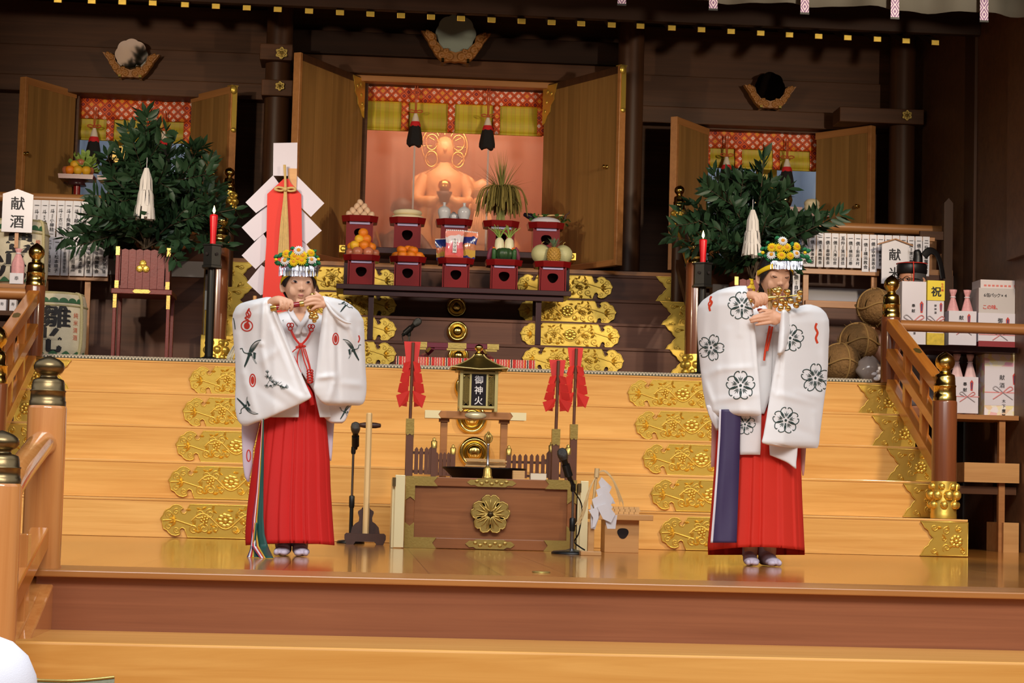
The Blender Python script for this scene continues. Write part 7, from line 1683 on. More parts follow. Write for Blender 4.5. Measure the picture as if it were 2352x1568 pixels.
for px, Yf, lb in ((1700, 16.2, 'bunch of small orange and yellow flowers behind the right sacred tree'),):
 p = P(px, 440, Yf); rt = empty('flower_vase', (p.x, Yf, 2.0), lb, 'flowers'); H_ = p.z-2.0
 MB().lathe([(.03, 0), (.05, .1), (.03, H_*.6), (.035, H_*.66)], None, 18).build('vase', PORC, rt)
 for i in range(7):
  a = i*.9; f_ = (.08*math.cos(a), .05*math.sin(a), H_+.03*math.sin(i*2)); MB().tube([(0, 0, H_*.6), f_], .003, 5).build('stem', LEAFG, rt); mb = MB()
  for k in range(6): mb.ball((f_[0]+.014*math.cos(k), f_[1]-.01, f_[2]+.014*math.sin(k)), (.012, .006, .012), 8, 5)
  mb.build('blossom', plain('blossom', srgb(232,150,50) if i % 2 else srgb(226,206,70), .6), rt)

# ================================================================ bottom left corner
cpt = P(-12, 1600, 3.9)
q = 3.9/F
rt = empty('sun_hat', (P(-40, 1600, 3.9).x, 3.9, P(-40, 1600, 3.9).z-.03), 'white rounded cap top in the bottom left corner of the photo', 'cap')
MB().lathe([(.098, 0), (.100, .03), (.094, .07), (.078, .105), (.050, .130), (.02, .141), (0, .143)], None, 40).build('crown', plain('white_cotton', srgb(226,228,238), .9, bump=.1, bscale=400), rt)
MB().lathe([(.101, .0), (.112, -.004), (.112, -.008), (.101, -.008)], None, 40).build('brim', plain('white_cotton_brim', srgb(222,224,234), .9), rt)
sp0, sp1 = P(62, 1562, 4.6), P(262, 1552, 4.6)
BROCG = plain('grey_green_brocade', srgb(128,128,104), .7, var=.35, vscale=60, bump=.4, bscale=120)
rt = empty('brocade_cloth', ((sp0.x+sp1.x)/2, 4.6, sp0.z-.20), 'upright corner of grey-green brocade at the bottom edge', 'cloth'); w = (sp1.x-sp0.x)/2
MB().grid(lambda u, v: (lerp(-w*1.4, w, u), .01*math.sin(u*8), lerp(0, .2+.010*u*u*u*1.0+(.004 if u < .3 else 0), v)), 24, 6).build('woven_panel', BROCG, rt, solid=.006)
MB().tube([(lerp(-w*1.4, w, u), .01*math.sin(u*8)-.002, .2+.010*u**3) for u in [i/20 for i in range(21)]], .0035, 6).build('piped_edge', OLDGOLD, rt)

# pointed post at the right end of the strip rack, and a small floor disc
p = P(2190, 640, 14.36); h = zt_(2190, 456, 14.36)-1.97
rt = empty('pointed_post', (p.x, 14.53, 0.001), 'dark pointed post standing at the right end of the paper strip rack', 'post')
H_ = zt_(2190, 456, 14.52)-.001
MB().prism([(-.032, 0), (.032, 0), (.032, H_-.035), (0, H_), (-.032, H_-.035)], -.03, .03).build('post', DARKWOODV, rt)
MB().bb(-.20, -.032, -.015, .015, H_-.30, H_-.24).build('crosspiece', DARKWOOD, rt)
fd = PZ(1243, 1314, .001)
tag(MB().lathe([(.034, 0), (.034, .003), (.028, .004), (0, .004)], None, 28).build('floor_disc', OLDGOLD, loc=(fd.x, fd.y, .001)), 'small flat metal disc set on the stage floor in front of the altar box', 'floor fitting')
# ================================================================ the two dancers and the seated man
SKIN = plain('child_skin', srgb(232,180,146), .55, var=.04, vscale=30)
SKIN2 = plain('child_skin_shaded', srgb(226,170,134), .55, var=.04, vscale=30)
HAIR = plain('black_hair', srgb(26,20,20), .4, bump=.4, bscale=260); EYEW = plain('eye_white', srgb(208,196,190), .3); IRIS = plain('iris_dark', srgb(26,16,14), .15); LASH = plain('lash_dark', srgb(40,26,24), .6); BROW = plain('brow', srgb(132,92,72), .7); LIPS = plain('lips', srgb(200,122,106), .5)
WCLOTH = plain('white_silk', srgb(244,243,242), .75, bump=.06, bscale=500, sheen=.2); WLINEN = plain('white_linen', srgb(232,226,224), .8, bump=.06, bscale=500)
REDCLOTH = plain('red_hakama_cloth', srgb(206,24,18), .75, bump=.08, bscale=400, var=.06, vscale=5); REDDK = plain('orange_red_cloth', srgb(214,40,18), .75, bump=.08, bscale=400, var=.06, vscale=5)
LILAC = plain('lilac_underrobe', srgb(212,196,208), .8); PINKV = plain('pink_underrobe', srgb(206,150,140), .8); TABI = plain('tabi_cotton', srgb(206,192,208), .85, bump=.1, bscale=300)
PRINTG = plain('dark_green_print', srgb(44,66,62), .8); PRINTR = plain('red_print_cloth', srgb(206,54,40), .8); ORCORD = plain('orange_red_cord', srgb(224,70,34), .7); REDCORD = plain('red_cord', srgb(206,44,28), .7, bump=.3, bscale=300)
YBAND = plain('yellow_band', srgb(240,196,20), .6); PETW = plain('white_petal', srgb(240,238,232), .6); PETY = plain('yellow_petal', srgb(246,212,20), .55); DISC = plain('flower_disc', srgb(240,160,30), .6, bump=.5, bscale=500); FLEAF = plain('felt_leaf', srgb(24,116,66), .7)
SUZU = plain('bell_gold', srgb(230,190,112), .12, 1.0)

def remeshed(mb, name, mat, parent, voxel=.0042, smooth=5, fac=.5):
 o = mb.build(name+'_raw', mat, fix=True)
 r = o.modifiers.new('r', 'REMESH'); r.mode = 'VOXEL'; r.voxel_size = voxel; r.use_smooth_shade = True
 s = o.modifiers.new('s', 'SMOOTH'); s.factor = fac; s.iterations = smooth
 dg = bpy.context.evaluated_depsgraph_get(); me = bpy.data.meshes.new_from_object(o.evaluated_get(dg)); me.name = name
 bpy.data.objects.remove(o)
 me.materials.clear(); me.materials.append(mat)
 n = bpy.data.objects.new(name, me); COL.objects.link(n); n.parent = parent
 return n
def bvh_of(o): return BVHTree.FromPolygons([v.co.copy() for v in o.data.vertices], [tuple(p.vertices) for p in o.data.polygons])
def capsule(mb, pts, rs, n=5, seg=12):
 """tapered limb with rounded ends through the joints"""
 sp = smooth_path(pts, n) if len(pts) > 2 else [Vector(p) for p in pts]
 m = len(sp); rr = []
 for i in range(m):
  t = i/(m-1)*(len(rs)-1); k = min(int(t), len(rs)-2); rr.append(lerp(rs[k], rs[k+1], t-k))
 mb.tube(sp, rr, seg); mb.ball(sp[0], rr[0]*1.0, 12, 8); mb.ball(sp[-1], rr[-1]*1.0, 12, 8)

class Dancer:
 def __init__(s, fx, fy):
  r = PZ(fx, fy, 0); s.o = Vector((r.x, r.y, 0)); s.q = r.y/F
 def G(s, px, py, dy=0.0): return P(px, py, s.o.y+dy) - s.o

def folds_at(folds, x, y):
 d = 0
 for (x0, y0, x1, y1, w, a) in folds:
  dx_, dy_ = x1-x0, y1-y0; L2 = dx_*dx_+dy_*dy_; t = max(0, min(1, ((x-x0)*dx_+(y-y0)*dy_)/L2)); ex, ey = x-x0-t*dx_, y-y0-t*dy_
  d += a*math.exp(-(ex*ex+ey*ey)/(w*w))*(.35+.65*math.sin(PI*min(.95, max(.12, t))))
 return d
def puff(mb, D, tabL, yc, th, folds=(), nu=40, nv=60, mat=0, tmat=None):
 """hollow cloth bag: rows (py, left, right) with a front and a back sheet joined round the edge"""
 py0, py1 = tabL[0][0], tabL[-1][0]; Lt = [(a, b) for a, b, c in tabL]; Rt = [(a, c) for a, b, c in tabL]
 rows = []
 for j in range(nv):
  v = j/(nv-1); vv = .5-.5*math.cos(PI*v) if False else v; py = lerp(py0, py1, vv); L, R = interp(Lt, py), interp(Rt, py)
  s = min(1, max(0, v/.05))**.5*min(1, max(0, (1-v)/.04))**.5; ring_f, ring_b = [], []
  for i in range(nu):
   u = .5-.5*math.cos(PI*i/(nu-1)); px = lerp(L, R, u); e = max(0, 1-(2*u-1)**2)**.5; t = th(px, py)*e**.75*s; c = yc(px, py)
   ring_f.append(D.G(px, py, c-t/2-folds_at(folds, px, py)*min(1, e*1.5)*(.3+.7*s))); ring_b.append(D.G(px, py, c+t/2))
  rows.append(ring_f + ring_b[-2:0:-1])
 n = len(rows[0]); base = len(mb.v)
 fs = [(j*n+k, j*n+(k+1) % n, (j+1)*n+(k+1) % n, (j+1)*n+k) for j in range(nv-1) for k in range(n)]
 mb.add([p for r in rows for p in r], fs, mat, True)
def decals(mb, D, items, off=.0016):
 """printed figures laid on the cloth surface: items = (kind, pixel points, width, material)"""
 bv = BVHTree.FromPolygons([Vector(v) for v in mb.v], [f for f in mb.f])
 cam = _cam - D.o
 def hit(px, py):
  d = ray(px, py).normalized(); h = bv.ray_cast(cam, d)
  return None if h[0] is None else h[0]-d*off
 new = []
 for kind, pts, w, m in items:
  if kind == 'new': new.append(None); continue
  if kind == 'poly':
   vs = [hit(*p) for p in pts]
   if any(v is None for v in vs): continue
   new.append((vs, [tuple(range(len(vs)))], m))
  else:
   n = len(pts); vs = []; ok = []
   for i, p in enumerate(pts):
    a = pts[max(0, i-1)]; b = pts[min(n-1, i+1)]; tx, ty = b[0]-a[0], b[1]-a[1]; l = math.hypot(tx, ty) or 1; ww = w if not isinstance(w, (list, tuple)) else w[0]+(w[1]-w[0])*i/(n-1)
    nx, ny = -ty/l*ww/2, tx/l*ww/2; h1, h2 = hit(p[0]+nx, p[1]+ny), hit(p[0]-nx, p[1]-ny); ok.append(h1 is not None and h2 is not None); vs += [h1 or Vector(), h2 or Vector()]
   fs = [(2*i, 2*i+1, 2*i+3, 2*i+2) for i in range(n-1) if ok[i] and ok[i+1] and (vs[2*i]-vs[2*i+2]).length < .04]
   if fs: new.append((vs, fs, m))
 mb.print = [MB()]
 for n_ in new:
  if n_ is None: mb.print.append(MB())
  else: mb.print[-1].add(n_[0], n_[1], n_[2]-1, True)
def printed(mb, name, m0, m1, solid=0):
 o = mb.build(name, m0, RT, fix=False, solid=solid)
 for p_ in mb.print:
  if p_.f: p_.build('printed_crest' if len(mb.print) > 1 else 'printed_pattern', m1, o, fix=False)
def sp2(pts, n=5, closed=False): return [(p.x, p.y) for p in smooth_path([(a, b, 0) for a, b in pts], n, closed)]
def xf(pts, cx, cy, s, rot=0, sx=1):
 c, n = math.cos(rot), math.sin(rot); return [(cx+s*(sx*x*c-y*n), cy+s*(sx*x*n+y*c)) for x, y in pts]
def crest(cx, cy, R, rot=0, m=1, sx=1):
 out = [('new', [], 0, 0)]
 for k in range(5):
  a = rot+2*PI*k/5
  for sg in (-1, 1):
   arc = sp2([(sg*.10, -.20), (sg*.26, -.34), (sg*.42, -.52), (sg*.44, -.74), (sg*.30, -.94), (sg*.12, -.98), (sg*.09, -.88)], 4); out.append(('line', xf(arc, cx, cy, R, a, sx), R*.062, m))
   out.append(('poly', xf([(sg*.05, -.26), (sg*.10, -.40), (sg*.16, -.60), (sg*.06, -.50)], cx, cy, R, a, sx), 0, m)); out.append(('poly', xf([(sg*.10, -.28), (sg*.20, -.42), (sg*.30, -.56), (sg*.26, -.40)], cx, cy, R, a, sx), 0, m))
  out.append(('poly', xf([(-.035, -.40), (0, -.74), (.035, -.40), (0, -.24)], cx, cy, R, a, sx), 0, m))
 out.append(('poly', xf([(.10*math.cos(t), .10*math.sin(t)) for t in [2*PI*i/10 for i in range(10)]], cx, cy, R, 0, sx), 0, m)); return out
def crane(cx, cy, s, rot=0, m=1, sx=1):
 X = lambda p: xf(p, cx, cy, s, rot, sx); out = []
 out.append(('line', X(sp2([(-.05, .0), (-.30, -.02), (-.42, -.14), (-.48, -.26), (-.62, -.22)], 4)), s*.055, m))         # neck, head
 out.append(('poly', X([(-.10, -.06), (.12, -.10), (.24, .06), (.10, .14), (-.08, .10)]), 0, m))
 for i in range(6):   # raised wing feathers
  x0 = -.02+.035*i; out.append(('poly', X([(x0, -.10), (x0+.05, -.12), (.12+.09*i, -.60-.07*i), (.06+.08*i, -.46-.06*i)]), 0, m))
 out.append(('line', X(sp2([(-.02, -.10), (.06, -.48), (.30, -.82), (.62, -.98)], 4)), s*.05, m))
 for i in range(5):   # lower wing feathers
  out.append(('poly', X([(-.06+.03*i, .08), (-.02+.03*i, .10), (-.14-.02*i+.05*i, .62+.08*(4-i)), (-.20+.05*i, .50+.08*(4-i))]), 0, m))
 for i in range(5): out.append(('poly', X([(.22+.02*i, -.10+.07*i), (.30+.03*i, -.14+.07*i), (.46, -.10+.09*i), (.36, -.02+.08*i)]), 0, m))
 for i in range(2): out.append(('line', X([(.18+.05*i, .10), (.34+.08*i, .34), (.52+.06*i, .56)]), s*.022, m))
 return out
def pine(cx, cy, s, m=1):
 out = [('line', xf(sp2([(-.7, -.8), (-.55, -.3), (-.2, .05), (.3, .25), (.9, .45)], 5), cx, cy, s), s*.05, m), ('line', xf([(-.5, -.2), (-.75, .2)], cx, cy, s), s*.03, m), ('line', xf([(.2, .2), (.5, -.05)], cx, cy, s), s*.03, m)]
 rnd = random.Random(3)
 for bx, by, a0 in ((-.7, -.8, -1.6), (-.55, -.4, 0), (-.3, 0, -1), (.05, .12, -1.3), (-.7, .2, 2.2), (-.4, .2, 1.8), (.35, .3, .3), (.8, .4, -.2), (.6, .35, 1.2), (-.62, -.5, 3.0), (-.1, .1, 1.7)):
  for i in range(7):
   a = a0+(i-3)*.28; L_ = .20+.12*rnd.random(); out.append(('line', xf([(bx, by), (bx+L_*math.cos(a), by+L_*math.sin(a))], cx, cy, s), s*.022, m))
 return out
def ringdecal(cx, cy, rx, ry, w, m, fill=None):
 o = [('line', [(cx+rx*math.cos(2*PI*i/20), cy+ry*math.sin(2*PI*i/20)) for i in range(21)], w, m)]
 if fill: o.append(('poly', [(cx+rx*.62*math.cos(2*PI*i/12), cy+ry*.68*math.sin(2*PI*i/12)) for i in range(12)], 0, m))
 return o

# ---------------------------------------------------------------- heads
def head_shape(mb, HM, s=1.0):
 """child head: cranium, jaw, nose, lips, ears; HM places it (x right, -y forward, origin at mid-head)"""
 def hf(u, v):
  a, t = 2*PI*u, PI*v; x, y, z = .071*math.sin(t)*math.cos(a), .084*math.sin(t)*math.sin(a), -.093*math.cos(t)
  k = max(0, -z/.093)
  x *= 1-.30*k**1.6; 
  if y < 0: y *= 1-.10*k**2; y -= .006*k
  else: y *= 1-.42*k**1.3
  if y < 0: y *= .97+.03*math.cos(x*30)
  return HM @ Vector((x*s, y*s, z*s))
 mb.grid(hf, 48, 32, cu=True)
 B = lambda c, r: mb.ball((0, 0, 0), tuple(v*s for v in r), 16, 12, 0, HM @ T(*[v*s for v in c]))
 B((0, -.079, -.012), (.0075, .009, .020)); B((0, -.085, -.026), (.0095, .0105, .0080)); B((-.009, -.081, -.029), (.0065, .008, .006)); B((.009, -.081, -.029), (.0065, .008, .006))
 B((0, -.070, -.051), (.013, .009, .0050)); B((0, -.0685, -.058), (.012, .009, .0055)); B((0, -.056, -.078), (.022, .014, .016))
 for q in (-1, 1):
  B((q*.030, -.056, -.033), (.024, .016, .024)); B((q*.030, -.069, .003), (.018, .010, .011))
  M = HM @ T(q*.071*s, .006*s, -.014*s) @ RZ(-q*.45)
  mb.ball((0, 0, 0), (.006*s, .017*s, .027*s), 14, 10, 0, M)
  mb.tube([(q*.006*s, .016*s*math.cos(t), .003*s+.026*s*math.sin(t)) for t in [PI*(-.55+1.6*i/14) for i in range(15)]], .0042*s, 8, 0, M=M)
def face_parts(rt, bv, HM, s, closed, gaze=0):
 """eyes, brows and lips fitted to the head surface"""
 inv = HM
 fwd = (HM.to_3x3() @ Vector((0, 1, 0))).normalized()
 def pr(x, z, off):
  o = HM @ Vector((x*s, -.2, z*s)); h = bv.ray_cast(o, fwd)
  return (h[0] if h[0] is not None else HM @ Vector((x*s, -.08*s, z*s))) - fwd*off
 def patch(name, mat, fn, nu, nv, off):
  mb = MB(); mb.grid(lambda u, v: pr(*fn(u, v), off), nu, nv); mb.build(name, mat, rt, fix=False); 
 for q in (-1, 1):
  cx, cz, w = q*.0305, .001, .0120
  tilt = .0022
  up = lambda u, cx=cx, q=q: (cx+(u-.5)*2*w, cz+.0044*math.sin(PI*u)**.8+tilt*(u-.5)*q*2)
  lo = lambda u, cx=cx, q=q: (cx+(u-.5)*2*w, cz-.0042*math.sin(PI*u)**.9+tilt*(u-.5)*q*2)
  if not closed:
   patch('eye', EYEW, lambda u, v: (lerp(lo(u)[0], up(u)[0], v), lerp(lo(u)[1], up(u)[1], v)), 14, 6, .0012)
   ix = cx+gaze
   def irf(u, v, ix=ix):
    a = 2*PI*u; r = .0060*v; x, z = ix+r*math.cos(a), cz+.0006+r*math.sin(a); uu = min(1, max(0, (x-cx)/(2*w)+.5)); return (x, min(up(uu)[1], max(lo(uu)[1], z)))
   patch('iris', IRIS, irf, 18, 4, .0019)
   patch('eyelid_line', LASH, lambda u, v: (up(u)[0], up(u)[1]+(v-.3)*.0030*math.sin(PI*min(1, u*.9+.1))), 14, 3, .0024)
   patch('lower_lash', LIPS, lambda u, v: (lo(u)[0], lo(u)[1]+(v-.5)*.0010), 14, 2, .0020)
  else:
   patch('eyelid_line', LASH, lambda u, v: (lo(u)[0], lo(u)[1]+.0015+(v-.5)*.0036*math.sin(PI*u)**.5), 14, 3, .0016)
   patch('eyelid_fold', BROW, lambda u, v: (up(u)[0], up(u)[1]-.0012+(v-.5)*.0011), 14, 2, .0012)
  patch('eyebrow', BROW, lambda u, v, cx=cx, q=q: (cx+(u-.5)*2*.0185+q*.001, .0205+.0040*math.sin(PI*(u if q > 0 else 1-u)*.8+.35)+(v-.5)*.0030*math.sin(PI*min(.97, max(.03, u)))), 12, 3, .0012)
 def lip(u, v):
  x = (u-.5)*.029; e = math.sin(PI*u)**.7; top = -.0475*1+.0000-.0012*math.cos(x*180)*0+.0005; zt = -.0500+.0040*e-.0014*math.exp(-(x/.004)**2); zb = -.0540-.0054*e+.0036*(1-e); return (x, lerp(zb+.0015, zt, v))
 patch('lips', LIPS, lip, 16, 6, .0010)
 patch('mouth_line', LASH, lambda u, v: ((u-.5)*.028, -.0532+.0008*math.cos((u-.5)*12)+(v-.5)*.0012*math.sin(PI*u)), 14, 2, .0020)
 for q in (-1, 1): patch('nostril', LASH, lambda u, v, q=q: (q*.0062+.0026*v*math.cos(2*PI*u), -.0335+.0014*v*math.sin(2*PI*u)), 10, 3, .0008)
def hair_cap(rt, HM, s, low_front=.052, locks=True):
 def lim(a):     # a: angle from the front; lowest z of the hair there
  d = abs(a)
  return interp([(0, low_front), (.35, low_front-.004), (.7, .030), (.95, .004), (1.2, -.020), (1.35, -.010), (1.65, -.004), (2.0, -.05), (2.6, -.066), (PI, -.068)], d)
 def hf(u, v):
  a = (u*2-1)*PI; zt, zl = .098, lim(a); z = lerp(zl, .101, v); k = max(-1, min(1, z/.101)); r = math.sqrt(max(0, 1-k*k)); kk = max(0, -z/.093)
  x, y = .079*r*math.sin(a), -.091*r*math.cos(a)
  x *= 1-.22*kk**1.6
  if y > 0: y *= 1-.30*kk**1.3; 
  w = 1+.012*math.sin(a*23+v*5)
  return HM @ Vector((x*s*w, y*s*w, z*s))
 MB().grid(hf, 72, 22).build('hair', HAIR, rt, solid=.005, fix=True)
 mb = MB()
 if locks:
  for q in (-1, 1):
   for k in range(3): mb.tube([HM @ Vector(((q*(.068+.002*k))*s, (-.040+.010*k)*s, .03*s)), HM @ Vector((q*(.0735)*s, (-.034+.012*k)*s, -.005*s)), HM @ Vector((q*(.071)*s, (-.030+.012*k)*s, (-.035-.012*k)*s))], [.0022, .003, .001], 6)
  build_each(mb, 'hair_lock', HAIR, rt)
 mb = MB(); mb = MB(); mb.tube([HM @ Vector((0, .085*s, -.03*s)), HM @ Vector((0, .105*s, -.07*s)), HM @ Vector((0, .10*s, -.15*s)), HM @ Vector((0, .10*s, -.26*s))], [.024, .028, .024, .006], 14); mb.build('ponytail', HAIR, rt)
def flower_mesh(mb, M, r, pet, n=15):
 for layer, (rr, off, z) in enumerate(((r, 0, .0), (r*.80, .2, -.0035))):
  for i in range(n):
   a = 2*PI*(i+off)/n; c, s_ = math.cos(a), math.sin(a); w = r*.17
   P4 = [(.22*rr, -w*.5, 0), (.6*rr, -w, -.003), (rr, -w*.4, .001), (rr, w*.4, .001), (.6*rr, w, -.003), (.22*rr, w*.5, 0)]
   mb.add([(x*c-t*s_, y_+z, x*s_+t*c) for x, t, y_ in P4], [(0, 1, 2, 3, 4, 5)], 0, False, M)
 mb.ball((0, -.004, 0), (r*.40, r*.26, r*.40), 14, 8, 1, M)
def headdress(rt, D, flowers, buds, leaves, fr, HM, s, dyf, fringe_rot=0, tail=None):
 """yellow band, silver fringe and the cluster of artificial flowers"""
 hd = bpy.data.objects.new('headdress', None); COL.objects.link(hd); hd.parent = rt; hd.empty_display_size = .02
 # band round the head, high in front and low behind
 mb = MB()
 def bf(u, v):
  a = (u*2-1)*PI; z0 = .004+.046*math.cos(a) if abs(a) < PI/2 else .010+.056*math.cos(a); z = z0+(v-.5)*.021
  k = max(-.95, min(.95, z/.101)); r = math.sqrt(1-k*k); kk = max(0, -z/.093)
  return HM @ Vector((.0835*r*math.sin(a)*s*(1-.2*kk), -.0955*r*math.cos(a)*s*(1 if abs(a) < PI/2 else 1-.3*kk), z*s))
 mb.grid(bf, 60, 3); mb.build('yellow_band', YBAND, hd, solid=.002)
 if tail:
  mb = MB(); c = D.G(*tail)
  for q, (dx_, dz) in enumerate(((-.016, -.022), (.006, -.024), (-.004, .020))): mb.add([c, c+Vector((dx_-.010, -.003, dz)), c+Vector((dx_+.010, -.004, dz-.002)), c+Vector((.004, 0, .006))], [(0, 1, 2, 3)])
  mb.ball(c, (.008, .007, .008), 10, 8); mb.tube([c, c+Vector((.010, .004, -.03)), c+Vector((.012, .004, -.055))], [.005, .006, .004], 6, flat=.4); mb.build('band_knot', YBAND, hd, solid=.002)
 px0, px1, py0, py1 = fr; n = 34; mb = MB(); rnd = random.Random(1)
 for i in range(n):
  u = i/(n-1); px = lerp(px0, px1, u); arc = dyf+.055*(2*u-1)**2*1.0; py = lerp(py0, py0+(px1-px0)*.0265, u)
  a, b_ = D.G(px, py, arc), D.G(px+rnd.uniform(-.9, .9), py1+(px1-px0)*.02*u+rnd.uniform(-1.5, 1.5), arc-.004-.006*rnd.random()); w = Vector((.0018, rnd.uniform(-.0007, .0007), 0))
  mb.add([a-w, a+w, (a+b_)/2+w+Vector((0, -.001, 0)), (a+b_)/2-w, b_+w, b_-w], [(0, 1, 2, 3), (3, 2, 4, 5)], 0, False)
 mb.build('silver_fringe', SILVER, hd, solid=.0005)
 mb = MB(); mb.tube([D.G(lerp(px0, px1, i/16), lerp(py0, py0+(px1-px0)*.0265, i/16)-3, dyf+.055*(2*i/16-1)**2+.004) for i in range(17)], .0045, 8); mb.build('flower_base', FLEAF, hd)
 for px, py, r, kind in flowers:
  u = (px-(px0+px1)/2)/((px1-px0)/2); c = D.G(px, py, dyf+.045*u*u-.010); mb = MB()
  M = T(*c) @ RZ(u*.5) @ RX(-.15-.25*rnd.random()) @ RY(rnd.random()*2)
  flower_mesh(mb, M, r*D.q, kind); mb.build('white_flower' if kind == 'w' else 'yellow_flower', [PETW if kind == 'w' else PETY, DISC], hd, fix=False)
 for px, py, r in buds: MB().ball(D.G(px, py, dyf+.03), (r*D.q, r*D.q, r*D.q*.85), 12, 8).build('yellow_bud', PETY, hd)
 mb = MB()
 for px, py, a, L_ in leaves:
  u = (px-(px0+px1)/2)/((px1-px0)/2); c = D.G(px, py, dyf+.04*u*u+.001-.006*rnd.random()); L = L_*D.q; w = L*.34; M = T(*c) @ RY(-a) @ RX(.2)
  mb.grid(lambda u_, v: ((u_-.5)*2*L*.5, -.006*math.cos(PI*(v-.5))*math.sin(PI*u_), (v-.5)*2*w*math.sin(PI*min(.99, max(.01, u_)))**.8), 9, 5, 0, True, False, M)
 mb.build('green_leaves', FLEAF, hd, solid=.0012)
 return hd

# ---------------------------------------------------------------- hands
def finger(mb, D, pts, r0, r1):
 capsule(mb, [D.G(*p) for p in pts], [r0*.94, (r0+r1)*.47, r1*.94], 4, 10)

def tabi_foot(rt, base, yaw, mat, L=.180):
 mb = MB(); M = T(*base) @ RZ(yaw)
 for (c, r) in (((0, .075, .028), (.027, .032, .028)), ((0, .045, .034), (.027, .04, .034)), ((0, .0, .028), (.032, .05, .028)), ((.002, -.045, .019), (.035, .04, .019))): mb.ball(c, r, 16, 10, 0, M)
 s = 1 if yaw >= 0 else -1
 mb.ball((s*.016, -.082, .015), (.0125, .024, .0145), 12, 8, 0, M); mb.ball((-s*.014, -.074, .014), (.018, .026, .0135), 12, 8, 0, M)
 mb.tube([(0, .062, .04), (0, .060, .12), (0, .058, .19)], [.031, .030, .034], 16, M=M); mb.ball((0, .058, .19), .033, 12, 8, 0, M)
 o = remeshed(mb, 'tabi_sock', mat, rt, .0035, 4); return o

# ================================================================ dancer on the left
D = Dancer(670, 1276); G = D.G
RT = empty('person', D.o, 'child dancer in white crane-printed robe and red pleated skirt holding a red bell rod', 'person')
hy = -.01
hc = G(686, 651, hy); HM1 = T(*hc) @ RZ(.20) @ RX(.03) @ SCL(.97, 1, 1.12)
b = MB(); head_shape(b, HM1, .93)
neck0 = G(687, 712, .015)
capsule(b, [hc+Vector((0, .02, -.05)), G(686, 705, .02), G(686, 745, .03)], [.038, .034, .05])
sh = [G(622, 738, .03), G(750, 740, .03)]
capsule(b, [sh[0], G(686, 742, .03), sh[1]], [.034, .06, .034]); capsule(b, [G(686, 760, .03), G(686, 830, .03), G(682, 900, .02), G(680, 950, .01)], [.085, .085, .078, .090])
capsule(b, [sh[0]+Vector((0, 0, -.02)), G(568, 740, -.06), G(600, 712, -.15), G(626, 693, -.205)], [.030, .024, .021, .018]); capsule(b, [sh[1]+Vector((0, 0, -.02)), G(806, 764, -.06), G(778, 728, -.15), G(750, 699.5, -.205)], [.030, .024, .021, .018])
for x0, x1 in ((655, 648), (706, 692)): capsule(b, [G(x0, 950, .01), G((x0+x1)/2, 1090, -.01), G(x1, 1225, .03), G(x1, 1258, .05)], [.075, .055, .032, .028])
# right hand (image left): fist round the rod
hd_ = -.225
capsule(b, [G(626, 693, -.205), G(640, 690, hd_), G(656, 694, hd_-.004)], [.019, .021, .020])
b.ball(G(646, 694, hd_+.002), (.024, .015, .020), 14, 10)
for i, (x, y) in enumerate(((670, 692), (661, 690), (652, 690), (643.5, 692))):
 finger(b, D, [(x-10, y-3, hd_-.002), (x-1, y-1, hd_-.017), (x+1.5, y+9, hd_-.022), (x-1, y+19-(i == 3)*3, hd_-.014), (x-3, y+21-(i == 3)*3, hd_+.002)], .0076, .0062)
finger(b, D, [(648, 700, hd_+.012), (664, 703, hd_+.018), (676, 702, hd_+.012)], .0085, .007)
# left hand (image right): open, fingers pointing left
b.ball(G(738, 696, -.222), (.026, .013, .021), 14, 10)
capsule(b, [G(752, 700, -.205), G(744, 698, -.217)], [.0185, .019])
for pts in ([(737, 684, -.226), (727, 680, -.236), (714, 681, -.243), (703, 685, -.243)], [(735, 690, -.230), (722, 688, -.242), (710, 690, -.250), (699, 693.5, -.248)], [(735, 697, -.228), (722, 696.5, -.240), (711, 698, -.246), (701, 701, -.244)], [(738, 703, -.224), (728, 704, -.232), (720, 708, -.234), (716, 712, -.230)]):
 finger(b, D, pts, .0082, .0062)
finger(b, D, [(744, 690, -.225), (735, 680, -.232), (729, 675, -.232), (725, 671.5, -.228)], .0088, .0068)
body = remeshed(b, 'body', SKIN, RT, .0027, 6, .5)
bv = bvh_of(body); face_parts(RT, bv, HM1, .93, False, .0010)
hair_cap(RT, HM1, .93, .050, False)
nails = MB()
headdress(RT, D, [(686, 575, 12, 'w'), (658, 583, 11, 'y'), (655, 598, 12, 'w'), (677, 588, 12, 'y'), (695, 587, 12, 'y'), (675, 601, 11, 'y'), (693, 598, 11.5, 'y'), (714, 581, 10, 'y'), (715, 596, 11, 'w'), (684, 594, 11, 'y')],
 [(634, 596, 4), (731.5, 595, 4)], [(635, 589, .4, 14), (638, 604, -.2, 16), (644, 586, 1.0, 14), (668, 583, 1.3, 16), (661, 597, .8, 14), (672, 570, .2, 12), (706, 586, 1.0, 15), (707, 598, .9, 16), (722, 577, .5, 12), (722, 587, 1.2, 13), (721, 607, -.3, 14), (731, 603, -.7, 14), (669, 612, -.3, 15), (703, 608, .1, 12), (728, 590, .2, 10), (648, 607, -.4, 13)],
 (642, 730, 608, 633), HM1, .93, -.105)
